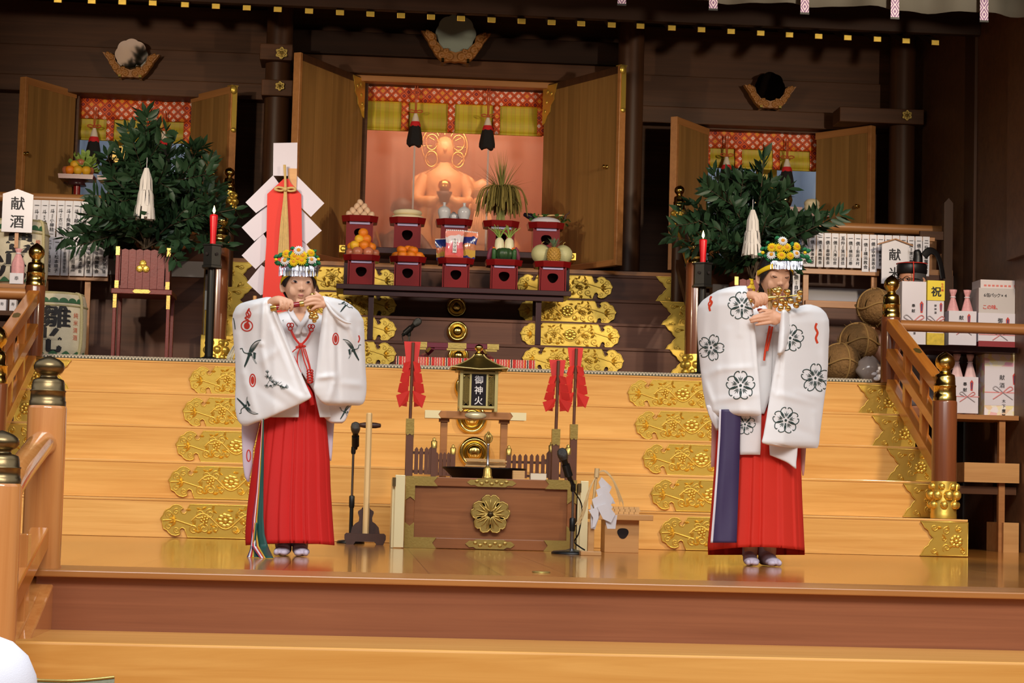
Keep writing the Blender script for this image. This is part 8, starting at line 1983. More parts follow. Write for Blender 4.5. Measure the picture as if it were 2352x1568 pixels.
# inner collar, robe body, sleeves
mb = MB()
def band(mb, D, pts, w):
 mb.grid(lambda u, v: D.G(interp([(i/(len(pts)-1), p[0]) for i, p in enumerate(pts)], v)+(u-.5)*w, interp([(i/(len(pts)-1), p[1]) for i, p in enumerate(pts)], v), interp([(i/(len(pts)-1), p[2]) for i, p in enumerate(pts)], v)-.004*math.sin(PI*u)), 5, 18)
band(mb, D, [(669, 708, .035), (668, 716, -.03), (676, 730, -.085), (693, 752, -.104), (700, 766, -.104)], 13)
band(mb, D, [(706, 710, .035), (709, 718, -.03), (703, 731, -.085), (689, 752, -.108), (682, 768, -.108)], 13)
mb.build('inner_collar', WLINEN, RT, fix=False, solid=.003)
def torso(mb, D, tab, cx_of, dyc, ryk, gap, nu=70, nv=44, mat=0):
 """open-fronted robe: rows (py, left px, right px); gap(py) = (left, right) px of the front opening"""
 py0, py1 = tab[0][0], tab[-1][0]
 def fn(u, v):
  py = lerp(py0, py1, v); L, R = interp([(a, b_) for a, b_, c in tab], py), interp([(a, c) for a, b_, c in tab], py); cx, hw = (L+R)/2, (R-L)/2; g0, g1 = gap(py)
  a0 = math.acos(max(-1, min(1, (g1-cx)/hw))); a1 = math.acos(max(-1, min(1, (g0-cx)/hw)))   # angles on the front half
  a = lerp(-a0, -(2*PI-0)+(-a1)+0, u) if False else lerp(a0, a1-2*PI, u)
  a = -a
  w = 1+.012*math.sin(a*9+v*3)*v
  px = cx+hw*math.cos(a)*w; dy = dyc+ryk*hw*D.q*math.sin(a)*w
  return D.G(px, py, dy)
 mb.grid(fn, nu, nv, mat)
mb = MB(); torso(mb, D, [(716, 655, 716), (724, 632, 742), (735, 618, 756), (760, 612, 764), (830, 618, 762), (900, 610, 772), (958, 600, 782)], None, .02, .80, lambda py: interp([(716, 668), (735, 682), (750, 688), (880, 686), (958, 687)], py) and (interp([(716, 668), (735, 680), (752, 691), (870, 693), (905, 688), (958, 686)], py), interp([(716, 708), (735, 698), (752, 689), (850, 690), (900, 722), (958, 735)], py)))
its = crane(652, 722, 26, -1.9) 
decals(mb, D, its); printed(mb, 'white_robe', [WCLOTH], [PRINTG, PRINTR], .0025)
def ycL(px, py): return interp([(533, -.045), (580, -.13), (630, -.20), (720, -.215)], px)+interp([(680, 0), (760, .02), (978, .045)], py)
tabL = [(682, 611, 622), (686, 592, 625), (691, 570, 627), (697, 551, 629), (705, 542, 632), (720, 535, 638), (740, 533, 645), (780, 536, 660), (820, 540, 676), (860, 541, 693), (890, 541, 706), (905, 540, 713), (912, 540, 716), (918, 540, 708), (930, 540, 685), (945, 541, 650), (955, 543, 628), (965, 546, 604), (973, 552, 580), (978, 560, 570)]
mb = MB(); puff(mb, D, tabL, ycL, lambda px, py: interp([(682, .085), (720, .105), (800, .07), (900, .05), (978, .035)], py),
 [(606, 690, 600, 790, 5, .018), (600, 790, 612, 860, 7, .012), (613, 700, 690, 900, 5, -.010), (622, 700, 704, 900, 4, .014), (602, 830, 640, 800, 9, .006), (545, 770, 560, 880, 10, .008), (560, 860, 590, 960, 9, .009), (640, 880, 690, 915, 8, .008), (548, 720, 600, 690, 8, .008), (585, 880, 660, 935, 10, -.006), (560, 700, 556, 800, 8, -.005), (625, 760, 670, 860, 8, .006)], 54, 84)
its = [('line', sp2([(573, 708), (568, 716), (572, 724), (563, 730), (571, 736), (566, 742)], 4), 3.5, 2)] + ringdecal(567, 748, 13, 12, 2.6, 2) + [('poly', [(567+7*math.cos(t), 748+8*math.sin(t)) for t in [2*PI*i/10 for i in range(10)]], 0, 2)] + [('line', sp2([(572, 711), (565, 720), (571, 730), (576, 720), (571, 711)], 4), 2.4, 2)]
its += crane(572, 812, 36, .15) + ringdecal(580, 873, 6.5, 14, 2.6, 2, True) + pine(633, 878, 27) + crane(562, 934, 30, 2.6, 1, -1) + [('line', sp2([(536, 730), (539, 745), (540, 756)], 3), 2, 1)]
decals(mb, D, its); printed(mb, 'robe_sleeve', [WCLOTH], [PRINTG, PRINTR])
def ycR(px, py): return interp([(718, -.215), (750, -.20), (800, -.12), (842, -.04)], px)+interp([(680, 0), (760, .015), (931, .04)], py)
tabR = [(680, 738, 748), (684, 739, 768), (690, 741, 790), (700, 742, 807), (715, 741, 824), (735, 739, 835), (760, 736, 837), (800, 731, 838), (850, 726, 840), (880, 722, 842), (890, 720, 842), (905, 724, 841), (920, 735, 838), (928, 745, 833), (931, 752, 825)]
mb = MB(); puff(mb, D, tabR, ycR, lambda px, py: interp([(680, .08), (720, .105), (800, .075), (931, .05)], py),
 [(748, 690, 800, 738, 5, .014), (800, 738, 815, 800, 5, .012), (765, 730, 768, 880, 6, .012), (775, 740, 778, 860, 4, -.010), (806, 730, 820, 800, 6, .009), (720, 868, 775, 862, 6, .010), (776, 866, 780, 920, 5, -.008), (770, 870, 756, 925, 6, .010), (790, 880, 838, 885, 8, .007), (745, 740, 738, 850, 7, .007), (826, 760, 836, 870, 6, .008)], 46, 70)
its = crane(796, 700, 24, .9, 1, -1) + crane(813, 803, 30, -.25, 1, -1) + [('line', sp2([(824, 770), (826, 778), (823, 786)], 3), 3, 2), ] + ringdecal(771, 778, 6.5, 13, 2.6, 2, True)
decals(mb, D, its); printed(mb, 'robe_sleeve', [WCLOTH], [PRINTG, PRINTR])
# cuff lip at the raised left wrist
mb = MB().tube(smooth_path([G(742, 680, -.225), G(752, 700, -.235), G(768, 722, -.230), G(790, 738, -.205), G(806, 742, -.18)], 6), [.003+.004*math.sin(PI*i/24) for i in range(25)], 8); mb.build('sleeve_cuff', WCLOTH, RT)
# sleeve tail behind, with the lower crane
mb = MB(); puff(mb, D, [(915, 745, 812), (930, 740, 808), (945, 739, 802), (958, 744, 797), (966, 752, 793), (972, 762, 786)], lambda px, py: -.05, lambda px, py: .04, (), 24, 20); decals(mb, D, crane(791, 945, 22, .3)); printed(mb, 'sleeve_tail', [WLINEN], [PRINTG])
# under-robe panels beside the skirt
mb = MB(); puff(mb, D, [(955, 556, 600), (985, 555, 594), (1030, 556, 582), (1070, 558, 580), (1095, 562, 574), (1106, 568, 573)], lambda px, py: .03, lambda px, py: .02, (), 16, 24); decals(mb, D, ringdecal(571, 1046, 4.5, 13, 2.4, 1, False)); printed(mb, 'underrobe_panel', [LILAC], [PRINTR])
mb = MB(); puff(mb, D, [(950, 735, 770), (980, 740, 767), (1010, 745, 765), (1040, 752, 763), (1058, 757, 761)], lambda px, py: .03, lambda px, py: .02, (), 16, 20); mb.build('underrobe_panel', LILAC, RT, fix=False)
# pleated skirt
def skirt(mb, D, tab, dyc, ryk, pleats, hem, nu=220, nv=40, amp=.012):
 """pleats: pixel x of fold edges along the hem, front; hem(px fraction)->py offset"""
 py0, py1 = tab[0][0], tab[-1][0]; L1, R1 = tab[-1][1], tab[-1][2]; c1, h1 = (L1+R1)/2, (R1-L1)/2
 fr_ = sorted([math.acos(max(-1, min(1, (p-c1)/h1))) for p in pleats])
 def fold(a):
  a %= 2*PI; edges = fr_+[PI+.45*i for i in range(1, 7)]
  for i in range(len(edges)-1):
   if edges[i] <= a < edges[i+1]:
    t = (a-edges[i])/(edges[i+1]-edges[i]); return t if t < .9 else (1-t)/.1*.9
  return .3
 def fn(u, v):
  a = 2*PI*u; py = lerp(py0, py1, v); L, R = interp([(p, l) for p, l, r in tab], py), interp([(p, r) for p, l, r in tab], py); cx, hw = (L+R)/2, (R-L)/2
  k = 1+(fold(a)-.5)*amp*(.35+.65*v)/(hw*D.q)*(.4+.6*abs(math.sin(a)))
  px = cx+hw*math.cos(a)*(1+(k-1)*.2); dy = dyc-ryk*hw*D.q*math.sin(a)*k
  return D.G(px, py+hem(math.cos(a), math.sin(a))*v**6, dy)
 mb.grid(fn, nu, nv, 0, True, True)
mb = MB(); skirt(mb, D, [(885, 640, 735), (920, 622, 745), (960, 601, 748), (1000, 592, 752), (1060, 582, 757), (1120, 574, 759), (1180, 567, 763), (1220, 564, 766), (1243, 565, 768)], .0, .66, (590, 610, 640, 668, 676, 700, 706, 735, 758), lambda c, s: (4+5*c*c) if s > 0 else 6, amp=.034)
mb.build('pleated_skirt', REDCLOTH, RT, fix=False, solid=.003)
# waist tie between the robe fronts
MB().tube([G(692, 878, -.105), G(702, 890, -.118), G(712, 905, -.120), G(718, 930, -.125)], [.012, .014, .012, .010], 8, flat=.5).build('red_sash', REDCLOTH, RT)
# chest cord with clover knots
mb = MB()
def clover(x, y, dy):
 for a in (2.2, .95, -1.6): mb.tube([G(x+5.5*math.cos(a)*.9+4.6*math.cos(t), y-5.5*math.sin(a)*.8-4.6*math.sin(t), dy) for t in [2*PI*i/12 for i in range(12)]], .0026, 6, closed=True)
clover(667, 750, -.102); clover(715, 753, -.100)
for pts in ([(668, 757, -.104), (677, 776, -.112), (688, 790, -.118)], [(714, 760, -.104), (706, 776, -.112), (694, 790, -.118)]):
 for o_ in (-1.5, 1.5): mb.tube(smooth_path([G(x+o_, y, d) for x, y, d in pts], 5), .0026, 6)
mb.ball(G(691, 793, -.122), (.011, .009, .011), 12, 8); mb.ball(G(684, 797, -.120), (.010, .006, .006), 10, 6); mb.ball(G(698, 795, -.120), (.009, .006, .006), 10, 6)
for pts in ([(685, 797), (674, 806), (670, 812), (677, 822), (688, 848), (691, 855)], [(690, 798), (684, 812), (683, 830), (687, 850)], [(696, 798), (701, 815), (709, 838), (714, 860), (716, 874)], [(692, 798), (698, 826), (706, 850), (709, 880)], [(700, 800), (704, 812), (712, 842), (717, 872), (711, 880)]):
 mb.tube(smooth_path([G(x, y, -.122-.0002*(y-797)) for x, y in pts], 5), .0028, 6)
for k in range(5): mb.tube([G(712+7*math.cos(t), 852+k*6+3.5*math.sin(t), -.136+.004*math.sin(t)) for t in [2*PI*i/12 for i in range(12)]], .0026, 6, closed=True)
mb.build('chest_cord', REDCORD, RT)
# ribbons of the bell
def ribbon(mb, D, rows, cols, cuts, nv=60):
 """rows (py, left, right, dy); cols material per stripe; cuts stripe borders 0..1"""
 def at(v): 
  py = lerp(rows[0][0], rows[-1][0], v); return py, interp([(r[0], r[1]) for r in rows], py), interp([(r[0], r[2]) for r in rows], py), interp([(r[0], r[3]) for r in rows], py)
 for m_, (c0, c1) in zip(cols, zip(cuts, cuts[1:])):
  def fn(u, v):
   py, L, R, dy = at(v); t = lerp(c0, c1, u); return D.G(lerp(L, R, t), py, dy+.006*math.sin(t*5+v*7)*v)
  mb.grid(fn, 4, nv, m_)
RIBG = plain('green_ribbon', srgb(22,74,66), .5); RIBP = plain('purple_ribbon', srgb(60,46,84), .5, bump=.15, bscale=6); RIBW = plain('white_ribbon_silk', srgb(222,216,222), .6); RIBR = plain('red_ribbon', srgb(196,30,34), .5); RIBY = plain('yellow_ribbon', srgb(206,170,50), .5)
def fl_dy(px, py): p = PZ(px, py, .002); return p.y-D.o.y
mb = MB(); ribbon(mb, D, [(962, 601, 606, -.142), (1000, 599, 606, -.146), (1060, 594, 606, -.150), (1130, 588, 605, -.154), (1190, 580, 605, -.158), (1228, 577, 608, -.162), (1255, 578, 616, -.166), (1281, 596, 628, fl_dy(612, 1281))], (4, 2, 1, 2, 3, 0), (0, .06, .14, .26, .34, .44, 1))
ribbon(mb, D, [(1200, 580, 592, -.160), (1240, 577, 588, -.162), (1262, 574, 590, -.165), (1279, 567, 594, fl_dy(580, 1279))], (4, 1, 2, 3, 0), (0, .12, .28, .44, .6, 1), 30)
mb.build('bell_ribbons', [RIBG, RIBW, RIBR, RIBY, RIBP], RT, fix=False, solid=.001)
f0 = G(650, 1262, -.02); f1 = G(689, 1264, -.02)
tabi_foot(RT, (f0.x, -.015, .001), -.10, TABI); tabi_foot(RT, (f1.x, -.015, .001), .12, TABI)
# bell rod in her hands
rc = G(670, 701, hd_)
BR = empty('bell_rod', D.o+rc, 'red-handled bell rod with gold bands and bells held by the left dancer', 'bell'); W = lambda px, py, dy: G(px, py, dy)-rc
rod = [W(621, 708.5, hd_+.0), W(712, 695, hd_-.002)]; R_ = lambda t: rod[0].lerp(rod[1], t)
MB().tube([R_(.12), R_(.30), R_(.70), R_(.76)], .0115, 14).build('red_handle', plain('red_handle', srgb(150,16,26), .15, coat=.5), BR)
MB().tube([R_(0), R_(.02), R_(.15)], [.010, .0125, .0125], 14).build('gold_pommel', GOLDB, BR); MB().tube([R_(.74), R_(.80), R_(.98)], [.0125, .0135, .0125], 14).build('gold_collar', GOLDB, BR)
for i, (px, py, dd) in enumerate(((717, 677, .0), (724, 676, .012), (714, 684, .01), (722, 704, -.004), (714, 706, .008), (711, 712, 0), (720, 713, .004), (727, 709, .006), (716, 720, -.004), (724, 721, .006), (714, 728, .004), (721, 730, -.006), (727, 728, .002), (722, 736, 0))):
 o = MB().ball((0, 0, 0), .0098, 14, 10).tube([(.0092*math.cos(t), .0092*math.sin(t), 0) for t in [2*PI*k/18 for k in range(18)]], .0016, 6, closed=True) if i == 0 else None
 if i == 0: bell_o = o.build('bell', SUZU, BR); ob = bell_o
 else: ob = bell_o.copy(); COL.objects.link(ob)
 ob.location = W(px, py, hd_+.004+dd); ob.rotation_euler = (i*.7, i*.4, 0)
mb = MB(); mb.tube([R_(.96), W(718, 696, hd_+.01), W(719, 735, hd_+.006)], .003, 6); mb.tube([W(718, 676, hd_+.008), W(718, 698, hd_+.01)], .003, 6)
for py in (684, 706, 724): mb.tube([W(711, py, hd_+.008), W(728, py, hd_+.008)], .0018, 5)
mb.build('bell_frame', GOLDB, BR)

# ================================================================ dancer on the right
D = Dancer(1746, 1299); G = D.G
RT = empty('person', D.o, 'child dancer with lowered eyes in flower-crest robe and orange-red skirt, holding gold bells', 'person')
hy = -.035; hc = G(1779, 632, hy); HM2 = T(*hc) @ RZ(.18) @ RX(.20) @ SCL(.96, 1, 1.10)
S2 = .97
b = MB(); head_shape(b, HM2, S2)
capsule(b, [hc+Vector((0, .03, -.05)), G(1774, 700, .01), G(1768, 735, .03)], [.04, .036, .052])
sh = [G(1692, 722, .03), G(1838, 722, .03)]
capsule(b, [sh[0], G(1766, 728, .03), sh[1]], [.036, .064, .036]); capsule(b, [G(1764, 745, .03), G(1760, 830, .03), G(1752, 920, .02), G(1748, 985, .01)], [.09, .09, .083, .095])
capsule(b, [sh[0]+Vector((0, 0, -.02)), G(1648, 730, -.06), G(1684, 698, -.16), G(1716, 680, -.215)], [.032, .025, .022, .0185]); capsule(b, [sh[1]+Vector((0, 0, -.02)), G(1868, 775, -.05), G(1842, 758, -.12), G(1813, 745, -.150), G(1797, 730, -.235)], [.032, .025, .022, .020, .0185])
for x0, x1 in ((1722, 1724), (1774, 1767)): capsule(b, [G(x0, 985, .01), G((x0+x1)/2, 1110, -.01), G(x1, 1240, .03), G(x1, 1275, .05)], [.078, .058, .034, .029])
h2 = -.235
capsule(b, [G(1716, 680, -.215), G(1728, 679, h2), G(1744, 684, h2-.004)], [.0195, .022, .020]); b.ball(G(1736, 686, h2), (.022, .016, .026), 14, 10)
for i, (x, y) in enumerate(((1759, 680), (1750.5, 682), (1742, 685), (1734, 688))):
 finger(b, D, [(x-13, y-6, h2-.002), (x-1, y-4, h2-.018), (x+3, y+6, h2-.024), (x-1, y+17, h2-.015), (x-4, y+19, h2)], .0077, .0063)
finger(b, D, [(1735, 692, h2+.014), (1750, 692, h2+.020), (1763, 686, h2+.012)], .0092, .0076)
h3 = -.245
b.ball(G(1779, 730, h3+.006), (.030, .014, .031), 16, 12); b.ball(G(1768, 729, h3+.002), (.022, .012, .030), 14, 10); capsule(b, [G(1797, 730, -.235), G(1788, 730, h3+.010)], [.0195, .022])
for pts in ([(1771, 717, h3), (1756, 720, h3-.010), (1741, 724, h3-.012), (1729, 728, h3-.010)], [(1768, 724, h3-.002), (1752, 727, h3-.013), (1736, 730, h3-.016), (1723, 733, h3-.013)], [(1768, 732, h3-.002), (1753, 734, h3-.012), (1738, 736, h3-.015), (1725.5, 739, h3-.012)], [(1771, 740, h3), (1759, 742, h3-.008), (1748, 743.5, h3-.010), (1737, 745.5, h3-.008)]):
 finger(b, D, pts, .0086, .0064)
finger(b, D, [(1778, 716, h3+.012), (1764, 713, h3+.010), (1752, 713, h3+.006), (1745, 716, h3+.004)], .0092, .0070)
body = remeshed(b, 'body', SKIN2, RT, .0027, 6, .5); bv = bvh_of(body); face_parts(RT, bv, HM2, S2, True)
hair_cap(RT, HM2, S2, .056)
headdress(RT, D, [(1798, 553, 11.5, 'w'), (1773, 568, 11.5, 'y'), (1790, 569, 11.5, 'y'), (1807, 568, 11.5, 'y'), (1830, 566, 11, 'y'), (1772, 585, 11.5, 'w'), (1795, 586, 11.5, 'y'), (1815, 587, 10, 'y'), (1829, 582, 11, 'w')],
 [(1752, 580, 4.5), (1849, 580, 4)], [(1751, 571, .6, 13), (1746, 585, -.3, 14), (1757, 588, -.6, 13), (1783, 568, 1.2, 13), (1784, 582, 1.2, 13), (1785, 546, .3, 13), (1819, 561, 1.2, 14), (1817, 582, 1.3, 14), (1843, 588, -.6, 14), (1848, 572, .4, 12), (1855, 576, .2, 16), (1853, 590, -.2, 16), (1858, 599, -.4, 16), (1766, 597, -.3, 13), (1763, 557, .7, 10), (1760, 570, 1.2, 12)],
 (1759, 1842, 598, 617), HM2, S2, -.135, tail=(1727, 650, .03))
mb = MB()
band(mb, D, [(1752, 696, .035), (1752, 706, -.03), (1760, 724, -.09), (1776, 748, -.112), (1784, 764, -.112)], 15)
band(mb, D, [(1795, 698, .035), (1797, 708, -.03), (1791, 726, -.09), (1774, 748, -.116), (1766, 766, -.116)], 15)
mb.build('inner_collar', WLINEN, RT, fix=False, solid=.003)
mb = MB(); torso(mb, D, [(692, 1738, 1800), (700, 1706, 1836), (712, 1688, 1850), (745, 1682, 1852), (820, 1686, 1846), (900, 1680, 1846), (950, 1672, 1842)], None, .02, .80, lambda py: (interp([(692, 1752), (712, 1764), (735, 1778), (900, 1772), (960, 1752), (1045, 1748)], py), interp([(692, 1790), (712, 1782), (735, 1774), (900, 1767), (960, 1768), (1045, 1770)], py)))
decals(mb, D, [('line', sp2([(1818, 705), (1826, 711), (1836, 713), (1843, 709)], 3), 2, 1)]); printed(mb, 'white_robe', [WCLOTH], [PRINTG], .0025)
def ycL2(px, py): return interp([(1600, -.05), (1650, -.14), (1700, -.20), (1750, -.22)], px)+interp([(656, 0), (760, .015), (955, .03)], py)
tab = [(656, 1694, 1714), (660, 1670, 1716), (666, 1650, 1718), (675, 1634, 1721), (690, 1613, 1726), (705, 1602, 1729), (730, 1600, 1732), (770, 1602, 1736), (800, 1604, 1738), (850, 1609, 1742), (900, 1615, 1746), (935, 1622, 1748), (946, 1626, 1749), (952, 1634, 1748), (955, 1650, 1742)]
mb = MB(); puff(mb, D, tab, ycL2, lambda px, py: interp([(656, .085), (700, .105), (800, .07), (955, .05)], py),
 [(1712, 665, 1736, 770, 4, .012), (1720, 700, 1740, 900, 4, -.008), (1672, 760, 1676, 900, 12, .006), (1612, 860, 1640, 940, 8, .011), (1640, 920, 1738, 905, 8, .006), (1650, 848, 1740, 842, 7, .005), (1620, 720, 1612, 830, 9, .006), (1640, 672, 1690, 664, 7, .007), (1625, 860, 1660, 845, 9, .006), (1700, 780, 1712, 930, 8, -.005)], 52, 84)
its = crest(1704, 702, 32, .0) + crest(1633, 798, 30, .35, 1, .80) + crest(1701, 885, 33, .0) + [('line', sp2([(1634, 680), (1631, 688), (1634, 696), (1629, 704), (1631, 714)], 4), 4.5, 2), ('line', sp2([(1631, 688), (1636, 694), (1630, 704), (1627, 698), (1632, 690)], 3), 3, 2)]
decals(mb, D, its); printed(mb, 'robe_sleeve', [WCLOTH], [PRINTG, ORCORD])
mb = MB(); puff(mb, D, [(930, 1622, 1690), (950, 1627, 1680), (965, 1633, 1665), (978, 1640, 1655), (988, 1645, 1651)], lambda px, py: -.09, lambda px, py: .03, [(1640, 940, 1648, 980, 5, .01)], 18, 18); mb.build('sleeve_tail', WLINEN, RT, fix=False)
def ycR2(px, py): return interp([(1748, -.235), (1800, -.215), (1860, -.11), (1905, -.03)], px)+interp([(700, 0), (800, .015), (1028, .03)], py)
tab = [(699, 1850, 1862), (702, 1838, 1874), (707, 1822, 1885), (713, 1806, 1892), (720, 1797, 1898), (735, 1796, 1904), (760, 1794, 1905), (800, 1787, 1903), (840, 1779, 1902), (880, 1772, 1899), (920, 1766, 1893), (960, 1760, 1888), (1000, 1753, 1883), (1015, 1749, 1882), (1019, 1752, 1881), (1024, 1775, 1880), (1029, 1830, 1877)]
mb = MB(); puff(mb, D, tab, ycR2, lambda px, py: interp([(699, .085), (740, .105), (850, .07), (1029, .05)], py),
 [(1800, 722, 1788, 860, 4, .010), (1808, 722, 1785, 900, 5, -.010), (1815, 722, 1860, 712, 6, .007), (1772, 900, 1868, 925, 8, .006), (1830, 900, 1895, 915, 8, .005), (1895, 740, 1893, 860, 8, .007), (1870, 950, 1876, 1015, 8, .006), (1850, 720, 1880, 800, 9, -.005), (1765, 960, 1870, 1000, 9, -.004)], 52, 84)
its = crest(1815, 776, 31, .05) + crest(1873, 868, 33, .05, 1, .82) + crest(1805, 965, 30, .1) + [('line', sp2([(1876, 742), (1873, 752), (1878, 764), (1874, 776), (1878, 788)], 4), 5, 2)]
decals(mb, D, its); printed(mb, 'robe_sleeve', [WCLOTH], [PRINTG, ORCORD])
mb = MB(); puff(mb, D, [(709, 1799, 1806), (714, 1794, 1818), (725, 1792, 1828), (740, 1791, 1832), (755, 1790, 1828), (775, 1788, 1812), (800, 1786, 1806), (815, 1785, 1795)], lambda px, py: -.236+.0035*max(0, px-1800), lambda px, py: .078, (), 18, 30); mb.build('sleeve_cuff', WCLOTH, RT, fix=False)
mb = MB(); puff(mb, D, [(940, 1690, 1750), (955, 1694, 1749), (1000, 1698, 1748), (1036, 1699, 1747), (1044, 1700, 1746)], lambda px, py: -.135, lambda px, py: .02, (), 24, 24); decals(mb, D, crest(1711, 974, 24, .1)); printed(mb, 'robe_flap', [WLINEN], [PRINTG])
mb = MB(); puff(mb, D, [(1010, 1766, 1832), (1030, 1767, 1832), (1045, 1768, 1831), (1052, 1785, 1830), (1062, 1808, 1829), (1076, 1826, 1829)], lambda px, py: -.13, lambda px, py: .02, (), 20, 18); mb.build('robe_flap', WLINEN, RT, fix=False)
mb = MB(); puff(mb, D, [(970, 1634, 1650), (1010, 1634, 1646), (1050, 1633, 1643), (1072, 1633, 1641)], lambda px, py: .02, lambda px, py: .012, (), 10, 14); mb.build('underrobe_panel', PINKV, RT, fix=False)
mb = MB(); puff(mb, D, [(1020, 1838, 1852), (1050, 1839, 1850), (1080, 1841, 1848), (1092, 1843, 1846)], lambda px, py: .02, lambda px, py: .012, (), 10, 14); mb.build('underrobe_panel', PINKV, RT, fix=False)
mb = MB(); skirt(mb, D, [(930, 1690, 1815), (970, 1650, 1836), (1020, 1645, 1838), (1080, 1641, 1840), (1140, 1636, 1842), (1200, 1631, 1845), (1240, 1626, 1847), (1258, 1627, 1848)], .0, .66, (1640, 1660, 1692, 1724, 1748, 1789, 1794, 1826, 1838), lambda c, s: (-2+8*c*c) if s > 0 else 16, amp=.036); mb.build('pleated_skirt', REDDK, RT, fix=False, solid=.003)
mb = MB()
for pts in ([(1768, 748), (1762, 780), (1757, 810), (1755, 828)], [(1774, 750), (1768, 780), (1762, 806)]): mb.tube(smooth_path([G(x, y, -.130) for x, y in pts], 5), .005, 7)
mb.tube(smooth_path([G(1740, 712, -.16), G(1748, 711, -.165), G(1752, 714, -.16)], 4), .006, 7); mb.build('chest_cord', ORCORD, RT)
mb = MB(); ribbon(mb, D, [(940, 1652, 1702, -.165), (1000, 1650, 1700, -.168), (1080, 1645, 1698, -.172), (1160, 1639, 1695, -.176), (1246, 1632, 1692, -.180)], (1, 0), (0, .09, 1)); mb.build('purple_ribbon', [RIBP, RIBW], RT, fix=False, solid=.002)
f0 = G(1724, 1282, -.02); f1 = G(1768, 1283, -.02); tabi_foot(RT, (f0.x, -.012, .001), -.10, TABI); tabi_foot(RT, (f1.x, -.012, .001), .12, TABI)
rc = G(1760, 685, h2); BR = empty('bell_rod', D.o+rc, 'gold bell rod with three tiers of round bells held by the right dancer', 'bell'); W = lambda px, py, dy: G(px, py, dy)-rc
MB().tube([W(1722, 690, h2), W(1758, 685, h2), W(1782, 683, h2-.004)], [.010, .011, .0095], 14).build('gold_handle', GOLDB, BR); MB().tube([W(1780, 683, h2-.004), W(1838, 677, h2-.01)], .0035, 8).build('spindle', GOLDB, BR)
MB().prism([(-.011, -.036), (.013, -.036), (.015, .034), (-.013, .034)], -.004, .004, 0, T(*W(1769, 692, h2+.012)) @ RZ(.9)).build('guard_plate', PALEWOOD, BR)
mb = MB(); mb.tube([W(1766, 675, h2), W(1764, 663, h2)], .004, 6); mb.tube([W(1771, 674, h2), W(1771, 662, h2)], .004, 6); mb.build('guard_prongs', GOLDB, BR)
for i, (px, py, dd) in enumerate(((1787, 671.5, -.012), (1780, 666.5, .004), (1790, 665, .012), (1808.5, 671, -.01), (1806, 670, .014), (1837.5, 672, -.004), (1835, 687, -.008), (1829, 700.5, -.004), (1816, 691, -.014), (1795, 691, -.016), (1803, 697, .004), (1781, 699, -.004), (1793, 708, -.006), (1810, 708, -.004), (1785, 668, .02))):
 ob = bell_o.copy(); COL.objects.link(ob); ob.parent = BR; ob.scale = (1.36,)*3; ob.location = W(px, py, h2-.004+dd); ob.rotation_euler = (i*.7, i*.5, 0)
mb = MB()
for px in (1787, 1808, 1833): mb.tube([W(px+6*math.cos(t)*.3, 684+14*math.sin(t), h2-.006+.020*math.cos(t)) for t in [2*PI*k/16 for k in range(16)]], .0016, 5, closed=True)
mb.build('bell_rings', GOLDB, BR)

# ================================================================ seated man in a black court hat, behind the gift boxes
YM = 13.98; mo = P(2098, 640, YM); D = Dancer(2098, 1200); D.o = Vector((mo.x, YM, PLZ*0)); D.q = YM/F; G = D.G
xm = max(mo.x, X1S+.02)
RT = empty('person', (mo.x, YM-.14, 0), 'man in a tall black court hat and glasses, half hidden behind the gift boxes', 'person')
D.o = Vector((mo.x, YM-.14, 0))
hc = G(2094, 645, 0); HM3 = T(*hc) @ RZ(-.9)
b = MB(); head_shape(b, HM3, 1.18); capsule(b, [hc+Vector((0, .01, -.08)), hc+Vector((0, .02, -.20))], [.055, .06]); capsule(b, [hc+Vector((-.17, .02, -.24)), hc+Vector((0, .02, -.21)), hc+Vector((.17, .02, -.24))], [.05, .08, .05]); capsule(b, [hc+Vector((0, .02, -.30)), hc+Vector((0, .02, -.62)), hc+Vector((0, .0, -.80))], [.13, .14, .16])
for s in (-1, 1):
 capsule(b, [hc+Vector((s*.18, .02, -.25)), hc+Vector((s*.22, -.02, -.50)), hc+Vector((s*.10, -.10, -.62))], [.05, .042, .034])
body = remeshed(b, 'body', plain('man_skin', srgb(196,136,104), .55), RT, .006, 3); bv = bvh_of(body); face_parts(RT, bv, HM3, 1.18, False)
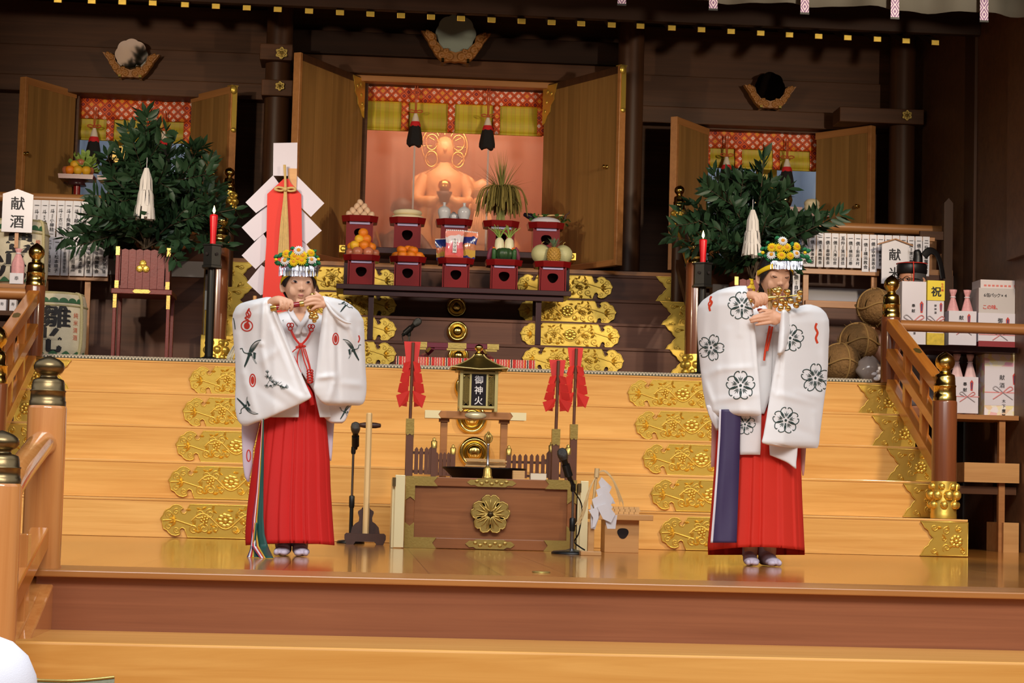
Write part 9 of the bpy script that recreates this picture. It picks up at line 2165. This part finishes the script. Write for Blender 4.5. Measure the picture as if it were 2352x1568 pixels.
mb = MB().grid(lambda u, v: hc+Vector(((lerp(.09, .21, min(1, v*3))+.02*math.sin(u*25)*v)*math.cos(2*PI*u), (lerp(.08, .17, min(1, v*3)))*math.sin(2*PI*u)+.02, lerp(-.19, -.85, v))), 40, 14, cu=True); mb.build('grey_robe', plain('grey_robe', srgb(120,112,116), .8), RT, solid=.004)
CH = plain('black_hat', srgb(20,18,20), .45)
mb = MB().lathe([(.092, .045), (.098, .05), (.098, .10), (.092, .115), (.06, .125), (0, .128)], HM3, 28, sy=1.1); mb.build('hat_crown', CH, RT)
mb = MB(); mb.tube(smooth_path([HM3 @ Vector((0, .06, .11)), HM3 @ Vector((0, .065, .17)), HM3 @ Vector((0, .05, .215))], 5), [.032, .034, .034, .034, .033, .031, .030, .028, .026, .022, .016], 14); mb.build('hat_crest', CH, RT)
a = [G(2122, 588, -.02), G(2135, 576, 0), G(2150, 582, .02), G(2160, 605, .03), G(2166, 640, .03)]
sp = smooth_path(a, 6); mb = MB(); mb.tube(sp, .026, 8, flat=.15); mb.build('hat_tail', CH, RT)
mb = MB(); mb.tube([HM3 @ Vector((.10*math.sin(t)*1.02, -.105*math.cos(t), .115-.0*t)) for t in [2*PI*i/24 for i in range(24)]], .003, 6, closed=True); mb.tube([G(2098, 600, -.125), G(2099, 625, -.13), G(2098, 650, -.125)], .004, 6); mb.build('red_hat_cord', REDCORD, RT)
mb = MB()
for s in (-1, 1):
 mb.tube([HM3 @ Vector((s*.037+.026*math.cos(t), -.108, .0+.018*math.sin(t))) for t in [2*PI*i/20 for i in range(20)]], .0024, 6, closed=True); mb.tube([HM3 @ Vector((s*.063, -.105, .006)), HM3 @ Vector((s*.088, -.05, .004)), HM3 @ Vector((s*.088, .02, -.004))], .0022, 6)
mb.tube([HM3 @ Vector((-.011, -.110, .004)), HM3 @ Vector((.011, -.110, .004))], .0022, 6); mb.build('glasses', BLACK, RT)
mb = MB().grid(lambda u, v: HM3 @ Vector((.088*math.sin(lerp(.9, 2*PI-.9, u)), -.103*math.cos(lerp(.9, 2*PI-.9, u)), lerp(-.05, .055, v))), 30, 4); mb.build('grey_hair', plain('grey_hair', srgb(70,66,66), .7), RT, solid=.006)
